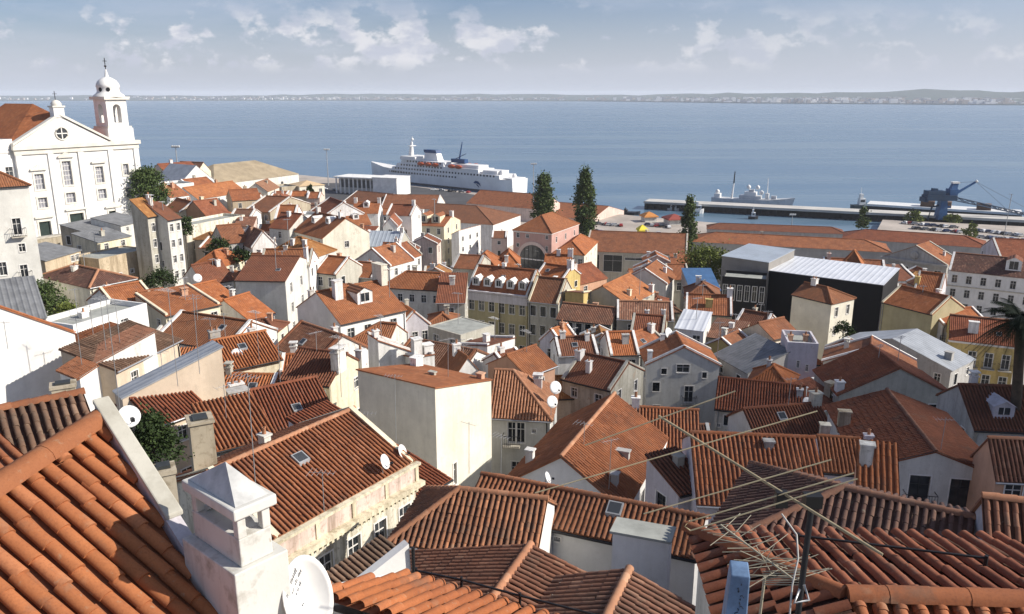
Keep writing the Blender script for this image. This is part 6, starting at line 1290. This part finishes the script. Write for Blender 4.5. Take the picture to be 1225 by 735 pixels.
# ------------------------------------------------------------------ foreground: left roof, coping wall, chimney, dish
def plane_pt(px, py, A, n):
    r = ray(px, py); C_ = Vector((0, 0, CZ)); return C_ + r * ((A - C_).dot(n) / r.dot(n))
def skirt(t, poly, depth=9.0, wall='offwhite', inset=.25):
    k = MB(); c = sum(poly, Vector()) / len(poly); m = plaster(wall, .5)
    top = [p + (c - p).normalized() * inset - Vector((0, 0, .22)) for p in poly]; zb = min(p.z for p in top) - depth; bot = [Vector((p.x, p.y, zb)) for p in top]
    for i in range(len(top)): j = (i + 1) % len(top); k.poly([bot[i], bot[j], top[j], top[i]], m)
    k.build('wall', t)
def near_left():
    A = at(119, 506, 8.4); PT, DP = R(28), R(114)
    f = Vector((math.sin(DP) * math.cos(PT), math.cos(DP) * math.cos(PT), -math.sin(PT))); n = Vector((math.sin(DP) * math.sin(PT), math.cos(DP) * math.sin(PT), math.cos(PT)))
    e = (-f).cross(n).normalized() * -1; e = n.cross(f).normalized() * -1 if n.cross(f).dot(Vector((0, 1, 0))) < 0 else n.cross(f).normalized()
    B = plane_pt(-40, 612, A, n); up = -f
    if e.cross(up).z < 0: e = -e
    h_ = (B - A)
    t = thing('near_roof', 'big orange tile roof filling the bottom left corner', 'roof', B)
    rm = tilemat('orange', True); k = MB()
    pe = plane_pt(262, 740, A, n)
    Ax = A - B; hx = (B - A).normalized() * 2.0; low = f * 4.2
    poly = [Ax, hx, hx + low, (pe - A).normalized() * ((pe - A).length * 1.5) + Ax]
    if Vector((0, 0, 1)).dot((poly[1] - poly[0]).cross(poly[2] - poly[1])) < 0: poly.reverse()
    # right edge runs obliquely under the coping wall
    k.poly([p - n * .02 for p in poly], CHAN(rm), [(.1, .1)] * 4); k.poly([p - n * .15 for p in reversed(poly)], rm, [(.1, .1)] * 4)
    tiles_geo(k, poly, e, up, rm, 5, pitch=.195, tl=.38, rad=.073, seg=9, jit=1.0)
    k.build('tiles', t); skirt(t, poly)
    k = MB(); N = 9; h0, h1 = hx + n * .06, Ax + n * .06
    for i in range(N): ridge_caps(k, h0.lerp(h1, i / N), h0.lerp(h1, (i + 1.06) / N), tilemat('orange', True), .15 if i % 2 else .144)
    k.build('ridge_cap', t)
    # coping wall along the right verge
    w = thing('coping_wall', 'pale stained coping wall running down beside the near orange roof', 'wall', A)
    p0, p1 = plane_pt(119, 506, A, n), plane_pt(262, 740, A, n); p0 = p0 + (p0 - p1).normalized() * .1
    cw = plaster('dirty', .5); k = MB(); top = Vector((0, 0, .16)); side = (p1 - p0).cross(Vector((0, 0, 1))).normalized() * -.15
    if side.x < 0: side = -side
    P = [v - A for v in (p0, p1)]
    k.hexa([P[0] - Vector((0, 0, 2)), P[1] - Vector((0, 0, 2)), P[1] + side - Vector((0, 0, 2)), P[0] + side - Vector((0, 0, 2))], [P[0] + top, P[1] + top, P[1] + side + top, P[0] + side + top], plaster('lilac', .6)); k.build('wall', w)
    k = MB(); o_ = side * .12; u1 = Vector((0, 0, .004)); u2 = Vector((0, 0, .06)); pc = plane_pt(203, 640, A, n) - A
    k.hexa([P[0] - o_ + top + u1, pc - o_ + top + u1, pc + side + o_ + top + u1, P[0] + side + o_ + top + u1], [P[0] - o_ + top + u2, pc - o_ + top + u2, pc + side + o_ + top + u2, P[0] + side + o_ + top + u2], cw); bevel(k.build('coping', w), .015)
near_left()
def near_chimney():
    F = at(279, 613, 6.4); Rr = onz(331, 591, F.z); Lf = onz(206, 578, F.z); ex = (Rr - F); ex.z = 0; a = ex.length; ex.normalize(); ey = Vector((-ex.y, ex.x, 0)); b = abs((Lf - F).dot(ey))
    print('chimney', a, b, F)
    t = thing('white_chimney', 'big white chimney with pyramid cap in the left foreground', 'chimney', (F.x, F.y, F.z - 3.6), math.atan2(ex.y, ex.x)); z = 3.6; wm = plaster('offwhite', .55)
    i = .035
    k = MB(); k.box((-.05, -.0, -7), (a + .07, b + .02, z - .62), wm)
    k.box((i + .02, i + .02, z - .617), (a - i - .02, b - i, z - .33), wm)
    # vaulted top between the posts
    N = 8
    for j in range(N):
        y0, y1 = b * .18 + (b * .64) * j / N, b * .18 + (b * .64) * (j + 1) / N; h0, h1 = .13 * math.sin(math.pi * j / N), .13 * math.sin(math.pi * (j + 1) / N)
        k.poly([(i + .1, y0, z - .33 + h0), (a - i - .1, y0, z - .33 + h0), (a - i - .1, y1, z - .33 + h1), (i + .1, y1, z - .33 + h1)], wm)
    bevel(k.build('shaft', t))
    pw = .085
    for (x, y) in ((i + .02, i + .02), (a - i - .02 - pw, i + .02), (i + .02, b - i - .02 - pw), (a - i - .02 - pw, b - i - .02 - pw)): k = MB(); k.box((x, y, z - .328), (x + pw, y + pw, z - .11), wm); bevel(k.build('post', t), .008)
    k = MB(); k.box((-.0, -.0, z - .108), (a, b, z), wm); cm = flatmat('weathered_cement', (.50, .50, .48), .9, .3, 3.0)
    c = (a / 2, b / 2, z + .26); q = [(.05, .05, z + .003), (a - .05, .05, z + .003), (a - .05, b - .05, z + .003), (.05, b - .05, z + .003)]
    for j in range(4): k.poly([q[j], q[(j + 1) % 4], c], cm)
    bevel(k.build('cap', t), .016)
near_chimney()
def near_dish():
    P = at(364, 712, 6.9); t = thing('satellite_dish', 'large white oval satellite dish beside the big white chimney', 'satellite dish', P - Vector((0, 0, 1.0)), R(38))
    r = .355; wm = flatmat('dish_cream', (.74, .73, .69), .45, .06, 3); k = MB(); n = 32; prof = [(0, 0), (.3, .012), (.6, .045), (.85, .085), (1, .115), (1.02, .108), (.85, .075), (.6, .035), (0, -.012)]
    k.lathe([(x * r, z) for x, z in prof], (0, 0, 0), wm, n); o = k.build('reflector', t); o.location = (0, 0, 1.0); o.rotation_euler = (R(68), 0, 0); o.scale = (.70, 1.12, 1)
    # three faint hand written lines near the upper rim, slanted
    mk = flatmat('faded_ink', (.16, .16, .17), .8, .2, 4); rnd = random.Random(3)
    def zz(x, y):
        q = math.hypot(x, y) / r; return lerp_tab([(0, 0.0), (.3, .012), (.6, .045), (.85, .085), (1, .115)], q) + .004
    g = MB(); ca, sa = math.cos(R(42)), math.sin(R(42))
    for ln, (x0, y0, L_, h) in enumerate(((-.27, .04, .32, .045), (-.17, .05, .24, .03), (-.11, .02, .15, .034), (-.06, -.09, .03, .02))):
        s = 0
        while s < L_:
            w = rnd.uniform(.010, .022)
            def pt(a, b):
                x = x0 + ca * a - sa * b; y = y0 + sa * a + ca * b; return (x, y, zz(x, y))
            hh = h * rnd.uniform(.6, 1)
            if rnd.random() < .86: g.poly([pt(s, 0), pt(s + w * .7, 0), pt(s + w * .7 + hh * .2, hh), pt(s + hh * .2, hh)], mk)
            s += w + .004 + (rnd.random() < .15) * .02
    g.build('lettering', o)
    k = MB(); k.tube([(0, .05, -.8), (0, .12, .85), (0, .10, 1.0)], .03, STEEL(), 8); k.build('pole', t)
    k = MB(); k.tube([(.12, -.06, 1 - r * .98), (.16, -.30, 1 - r * .75), (.10, -.5, 1 - .02)], .014, STEEL(), 6); k.build('feed_arm', t)
near_dish()
# old patched roofs left, behind the near roof
H('old patched tile roof below the big white gable at left', (-90, 602), (124, 549), 5, 'gx', 1.1, 'dirty', 'rubble', nochim=True, nowin=True, d=17.5, geo=True, ridgemat='rust')
H('darker old tile roof at the extreme left below the patched roof', (-70, 600), (38, 560), 3.0, 'shedF', .9, 'dirty', 'rust', nochim=True, nowin=True, d=15.5, geo=True, ridge=False)
def stone_chimney():
    for lb, px, py, d, w, l, h, c in (('weathered stone chimney with blackened side before the orange roofs', 244, 550, 36, 1.15, 1.3, 2.1, 'stone'), ('low round backed tan stone chimney against the big white gable', 78, 479, 30, .9, .7, .6, 'stone'), ('squat mossy chimney stub right of the coping wall', 199, 590, 17, .5, .5, .55, 'stone')):
        P = at(px, py, d); t = thing('stone_chimney', lb, 'chimney', P, R(28)); m = plaster(c, .9); k = MB()
        k.hexa([(-w / 2, -l / 2, -6), (w / 2, -l / 2, -6), (w / 2, l / 2, -6), (-w / 2, l / 2, -6)], [(-w * .46, -l * .46, h), (w * .46, -l * .46, h), (w * .46, l * .46, h), (-w * .46, l * .46, h)], m); k.build('shaft', t)
        k = MB(); k.box((-w * .53, -l * .53, h + .003), (w * .53, l * .53, h + .12), m); k.box((-w * .3, -l * .3, h + .123), (w * .3, l * .3, h + .2), SHUT()); k.build('cap', t)
stone_chimney()
# ------------------------------------------------------------------ foreground: bottom middle tiles and railing
def near_middle():
    zt = at(500, 700, 11.0).z; A = onz(395, 728, zt - .15); t = thing('near_roof', 'sunlit orange tile roof edge at the bottom centre behind a thin railing', 'roof', A)
    rm = tilemat('orange', True); k = MB(); a = at(483, 690, 11.0); b = onz(660, 740, a.z); d = (a - b); L_ = d.length; d.normalize(); f = Vector((-d.y, d.x, 0))
    f = f if f.y < 0 else -f; slope = Vector((f.x, f.y, .40)).normalized()
    P = lambda s, q: b + d * s + slope * q - A
    poly = [P(-.6, 0), P(L_, 0), P(L_ + .5, 1.9), P(-.6, 1.9)]
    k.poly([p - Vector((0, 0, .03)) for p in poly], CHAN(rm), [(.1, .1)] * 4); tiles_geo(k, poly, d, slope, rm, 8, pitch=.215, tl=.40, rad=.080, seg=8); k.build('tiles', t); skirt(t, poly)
    k = MB(); w = plaster('white', .1); q0, q1 = at(486, 694, 11.2), at(372, 716, 10.2); k.beam(q0 - A, q1 - A, .30, .08, w, .35); k.build('parapet', t)
    r = thing('railing', 'thin black iron railing along the bottom centre roof edge', 'railing', at(498, 695, 11.0)); k = MB(); o = at(498, 695, 11.0); im = IRON()
    pts = [at(498, 683, 11.0) - o, at(552, 694, 10.6) - o, at(622, 713, 10.2) - o, at(760, 748, 9.5) - o]
    k.tube(pts, .018, im, 6); k.tube([p - Vector((0, 0, .22)) for p in pts], .014, im, 6)
    for p in pts: k.tube([p + Vector((0, 0, .05)), p - Vector((0, 0, .6))], .022, im, 6)
    k.build('rail', r)
near_middle()
# ------------------------------------------------------------------ foreground: bottom right roof
def near_right():
    R0 = at(1012, 716, 8.6); zr = R0.z; R1 = onz(1330, 726, zr); ze = zr - .62
    C1 = onz(822, 634, ze); E2 = onz(1215, 706, ze); d = (R1 - R0); d.z = 0; d.normalize()
    t = thing('near_roof', 'dark hipped tile roof with round ridge tiles in the bottom right corner', 'roof', R0); rm = tilemat('red', True); k = MB()
    far = Vector((-d.y, d.x, 0)); run = (C1 - R0).dot(far); lat = (C1 - R0).dot(d); print('near_right run', run, lat)
    e1 = (E2 - C1); e1.z = 0; e1.normalize()
    Lx = 3.4
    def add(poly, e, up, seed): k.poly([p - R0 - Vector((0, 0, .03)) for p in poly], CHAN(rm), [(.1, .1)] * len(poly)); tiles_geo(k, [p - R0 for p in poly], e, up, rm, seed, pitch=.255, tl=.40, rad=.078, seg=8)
    # far slope: from ridge down and away
    FE = C1 + d * (Lx - lat); FE.z = ze
    poly = [FE, C1, R0, R0 + d * Lx]; add(poly, -d, (R0 + d * 1.0 - (C1 + d * (1.0 - lat))), 3)
    # left slope with a kicked eave
    nb = R0 + d * lat - far * 2.2; nb.z = ze; mid = Vector(((C1.x + R0.x) / 2, (C1.y + R0.y) / 2, (C1.z + R0.z) / 2))
    nm = R0 + d * (lat * .5) - far * 2.4; nm.z = (ze + zr) / 2; nr = R0 - far * 2.4
    upl = Vector((-lat * d.x, -lat * d.y, zr - ze)); add([C1, nb, nm, mid], (nb - C1), upl, 4)
    add([mid, nm, nr, R0], (nm - mid), upl, 6)
    k.build('tiles', t); skirt(t, [q - R0 for q in (C1, nb, R0 - far * 2.4 + d * Lx - Vector((0, 0, .9)), FE)])
    k = MB(); m2 = tilemat('rust', True); n = 14
    for i in range(7): ridge_caps(k, (d * (Lx * i / 7)) + Vector((0, 0, .06)), d * (Lx * (i + 1) / 7 + .04) + Vector((0, 0, .06)), m2, .135 + .006 * (i % 2))
    for i in range(5): ridge_caps(k, (C1 - R0) * (1 - i / 5) + Vector((0, 0, .05)), (C1 - R0) * (1 - (i + 1) / 5) + Vector((0, 0, .05)), m2, .12)
    k.build('ridge_cap', t)
    # near slope under the ridge
    k = MB(); rr = tilemat('rust', True); ns = [R0 - far * 1.6 + Vector((0, 0, -.7)), R0 + d * Lx - far * 1.6 + Vector((0, 0, -.7)), R0 + d * Lx, R0]
    k.poly([p - R0 - Vector((0, 0, .03)) for p in ns], rr, [(.1, .1)] * 4); tiles_geo(k, [p - R0 for p in ns], d, far * 1.6 + Vector((0, 0, .7)), rr, 9, pitch=.235, tl=.40, rad=.084, seg=8); k.build('near_slope', t)
    # railing of two thin bars
    r = thing('railing', 'two bar black iron railing across the bottom right roof', 'railing', R0); im = IRON(); k = MB()
    a0, a1 = at(955, 641, 10.4), at(1180, 668, 9.6)
    for dz in (0, -.22): k.tube([a0 - R0 + Vector((0, 0, dz)), a1 - R0 + Vector((0, 0, dz))], .018, im, 6)
    for q in (a0, a1): k.tube([q - R0 + Vector((0, 0, .04)), q - R0 - Vector((0, 0, .62))], .026, im, 6)
    k.build('rail', r)
near_right()
H('dark ribbed tile roof behind the bottom right railing', (838, 662), (1150, 750), 7.4, 'hipL', 1.6, 'lilac', 'dark', nochim=True, nowin=True, d=19.5, geo=True, ridgemat='brown')
H('brown roof with white side wall at the bottom right edge', (1182, 648), (1300, 664), (1150, 612), 'gx', 1.0, 'lilac', 'brown', nochim=True, nowin=True, d=20.5, geo=True, verge='pale' if False else None)
# ------------------------------------------------------------------ big antenna on dark mast
def big_antenna():
    D0 = 6.0; base = at(945, 760, 5.4); top = at(972, 598, 6.0)
    t = thing('antenna_mast', 'big pale rod antenna on a dark mast in the right foreground', 'antenna', base); im = IRON(); rod = flatmat('weathered_rod', (.56, .47, .28), .7, .2, 6); pl = flatmat('black_plastic', (.015, .015, .016), .5, .2, 8)
    k = MB(); k.tube([(0, 0, -2.6), top - base], .027, im, 8); k.build('mast', t)
    A, B = at(788, 498, 6.9), at(1056, 664, 5.35); k = MB(); k.tube([A - base, B - base], .012, flatmat('old_boom', (.30, .25, .16), .7, .25, 6), 6); k.build('boom', t)
    def on(f): return A.lerp(B, f)
    k = MB(); E = [((700, 533), (880, 468)), ((640, 590), (978, 492)), ((770, 615), (995, 550)), ((825, 624), (1022, 566)), ((826, 635), (1026, 573))]
    for (p, q) in E:
        # each rod passes across the boom: same depth as the boom where it crosses
        x0, y0 = p; x1, y1 = q; best = min(range(101), key=lambda i: abs((lambda P: (P[0] - x0) * (y1 - y0) - (P[1] - y0) * (x1 - x0))(proj(on(i / 100))))); dd = on(best / 100).y
        k.tube([at(x0, y0, dd + .10) - base, at(x1, y1, dd - .10) - base], .0058, rod, 6)
    l = [at(826, 635, 6.35), at(819, 630, 6.38), at(825, 623, 6.38)]; k.tube([p - base for p in l], .0058, rod, 6)
    fold = [at(840, 630, 6.3), at(862, 545, 6.5), at(905, 500, 6.7)]
    k.build('rod', t)
    k = MB(); c = on(.60); k.hexa(*[[c - base + Vector((sx * .05, sy * .03, z)) for sx, sy in ((-1, -1), (1, -1), (1, 1), (-1, 1))] for z in (-.13, .01)], pl); k.build('junction_box', t); k = MB(); c2 = top; k.hexa(*[[c2 - base + Vector((sx * .07, sy * .05, z)) for sx, sy in ((-1, -1), (1, -1), (1, 1), (-1, 1))] for z in (-.06, .05)], pl); k.build('boom_clamp', t)
    k = MB(); cab = flatmat('grey_cable', (.42, .41, .38), .6, .1, 8); k.tube([at(935, 615, 5.9) - base, at(953, 640, 5.75) - base, at(955, 668, 5.65) - base, at(948, 700, 5.55) - base, at(944, 745, 5.4) - base], .008, cab, 5); k.tube([at(957, 705, 5.5) - base, at(950, 722, 5.45) - base, at(968, 718, 5.45) - base, at(962, 700, 5.5) - base], .012, STEEL(), 5); k.build('cable', t)
big_antenna()
def tangle_antenna():
    base = at(912, 745, 7.0); t = thing('tv_aerial', 'old tangled multi element aerial lying in front of the bottom right roof', 'TV aerial', base); rod = flatmat('pale_rod', (.34, .31, .23), .6, .2, 6); rnd = random.Random(12)
    A, B = at(862, 628, 7.4), at(950, 694, 6.8); k = MB(); k.tube([A - base, B - base], .010, rod, 6); k.tube([at(915, 690, 7.0) - base, at(908, 745, 7.0) - base], .014, rod, 6); k.build('boom', t)
    k = MB()
    for i in range(17):
        f = i / 16; c = A.lerp(B, f); s = .20 + .24 * f
        for sg in (-1, 1):
            a = rnd.gauss(0, .25); e = c + Vector((sg * s * math.cos(a), rnd.gauss(0, .12), sg * s * .25 + s * math.sin(a) * .5)); k.tube([c - base, e - base], .0042, rod, 5)
    for i in range(10):
        c = at(915, 672, 7.0); a = 2 * math.pi * i / 10; k.tube([c - base, c + Vector((math.cos(a) * .3, .03, math.sin(a) * .17)) - base], .0042, rod, 5)
    k.build('rod', t)
    k = MB()
    for i in range(7):
        z = .03 * i; k.tube([at(912, 684 + i * 2.6, 6.95) - base, at(960, 682 + i * 3, 6.9) - base], .005, rod, 5)
    k.build('reflector', t)
tangle_antenna()
def blue_box():
    P = at(880, 742, 6.2); t = thing('meter_box', 'weathered blue metal box beside the tangled aerial', 'box', P, R(-12)); k = MB(); bm_ = flatmat('faded_blue_paint', (.13, .21, .34), .6, .35, 5)
    s = Vector((.035, .28, .36)); k.hexa([(-.11, 0, -.3), (.10, 0, -.3), (.10, .3, -.3), (-.11, .3, -.3)], [(-.085 + .02, .05, .42), (.10, .05, .42), (.10, .30, .42), (-.085 + .02, .30, .42)], bm_); bevel(k.build('case', t), .012)
    k = MB(); g = flatmat('dark_lettering', (.02, .03, .05), .7, .2, 6); rnd = random.Random(6)
    y = lambda zz: .05 * (zz + .3) / .72 - .004
    for i in range(9):
        z0 = .33 - .035 * i; x0 = .01 + rnd.uniform(-.03, .03); z1 = z0 + rnd.uniform(-.03, .03); x1 = x0 + rnd.uniform(-.04, .05); k.tube([(x0, y(z0), z0), ((x0 + x1) / 2, y(z0), z0 + .012), (x1, y(z1), z1)], .004, g, 4)
    k.build('marking', t)
    k = MB(); k.box((-.125, -.02, -1.8), (.115, .32, -.22), flatmat('dark_blue_base', (.02, .04, .09), .6, .2, 5)); k.build('base_strip', t)
blue_box()

def gable_wall():
    d = 22.0; o = at(450, 705, d); t = thing('gable_wall', 'bright white triangular gable wall beside the narrow lean-to tiles', 'wall', o); k = MB(); w = plaster('white', .08)
    pts = [at(412, 724, d - .6) - o, at(412, 712, d - .6) - o, at(489, 651, d + .5) - o, at(494, 712, d + .5) - o]; bk = Vector((-.18, .26, 0)); n = len(pts)
    k.poly(list(reversed(pts)), w); k.poly([p + bk for p in pts], w)
    for i in range(n): j = (i + 1) % n; k.poly([pts[i], pts[j], pts[j] + bk, pts[i] + bk], w)
    k.build('wall', t)
    k = MB(); k.tube([at(494, 655, d + .45) - o, at(496, 716, d + .45) - o], .06, IRON(), 6); k.build('drainpipe', t)
gable_wall()
def shade_cloud():  # unseen cloud, added out of view to shade the lower right of town
    m = bpy.data.materials.new('shade_cloud'); m.use_nodes = True; nt = m.node_tree; nt.nodes.clear()
    o = nt.nodes.new('ShaderNodeOutputMaterial'); mx = nt.nodes.new('ShaderNodeMixShader'); mx.inputs[0].default_value = .19; t = nt.nodes.new('ShaderNodeBsdfTransparent'); d = nt.nodes.new('ShaderNodeBsdfDiffuse'); d.inputs[0].default_value = (.8, .8, .8, 1)
    nt.links.new(t.outputs[0], mx.inputs[1]); nt.links.new(d.outputs[0], mx.inputs[2]); nt.links.new(mx.outputs[0], o.inputs[0])
    s = Vector((math.cos(R(SUN_EL)) * math.sin(R(SUN_AZ)), math.cos(R(SUN_EL)) * math.cos(R(SUN_AZ)), math.sin(R(SUN_EL)))); rnd = random.Random(2)
    bm = bmesh.new()
    for i in range(34):
        q = Vector((rnd.uniform(18, 95), rnd.uniform(0, 74), 40)) + s * rnd.uniform(740, 800); r = rnd.uniform(9, 17)
        bmesh.ops.create_icosphere(bm, subdivisions=2, radius=r, matrix=Matrix.Translation(q) @ Matrix.Diagonal((1.4, 1.2, .6, 1)))
    me = bpy.data.meshes.new('shade_cloud'); bm.to_mesh(me); bm.free(); me.materials.append(m)
    for p in me.polygons: p.use_smooth = True
    tag(link('shade_cloud', me), kind='structure')
shade_cloud()
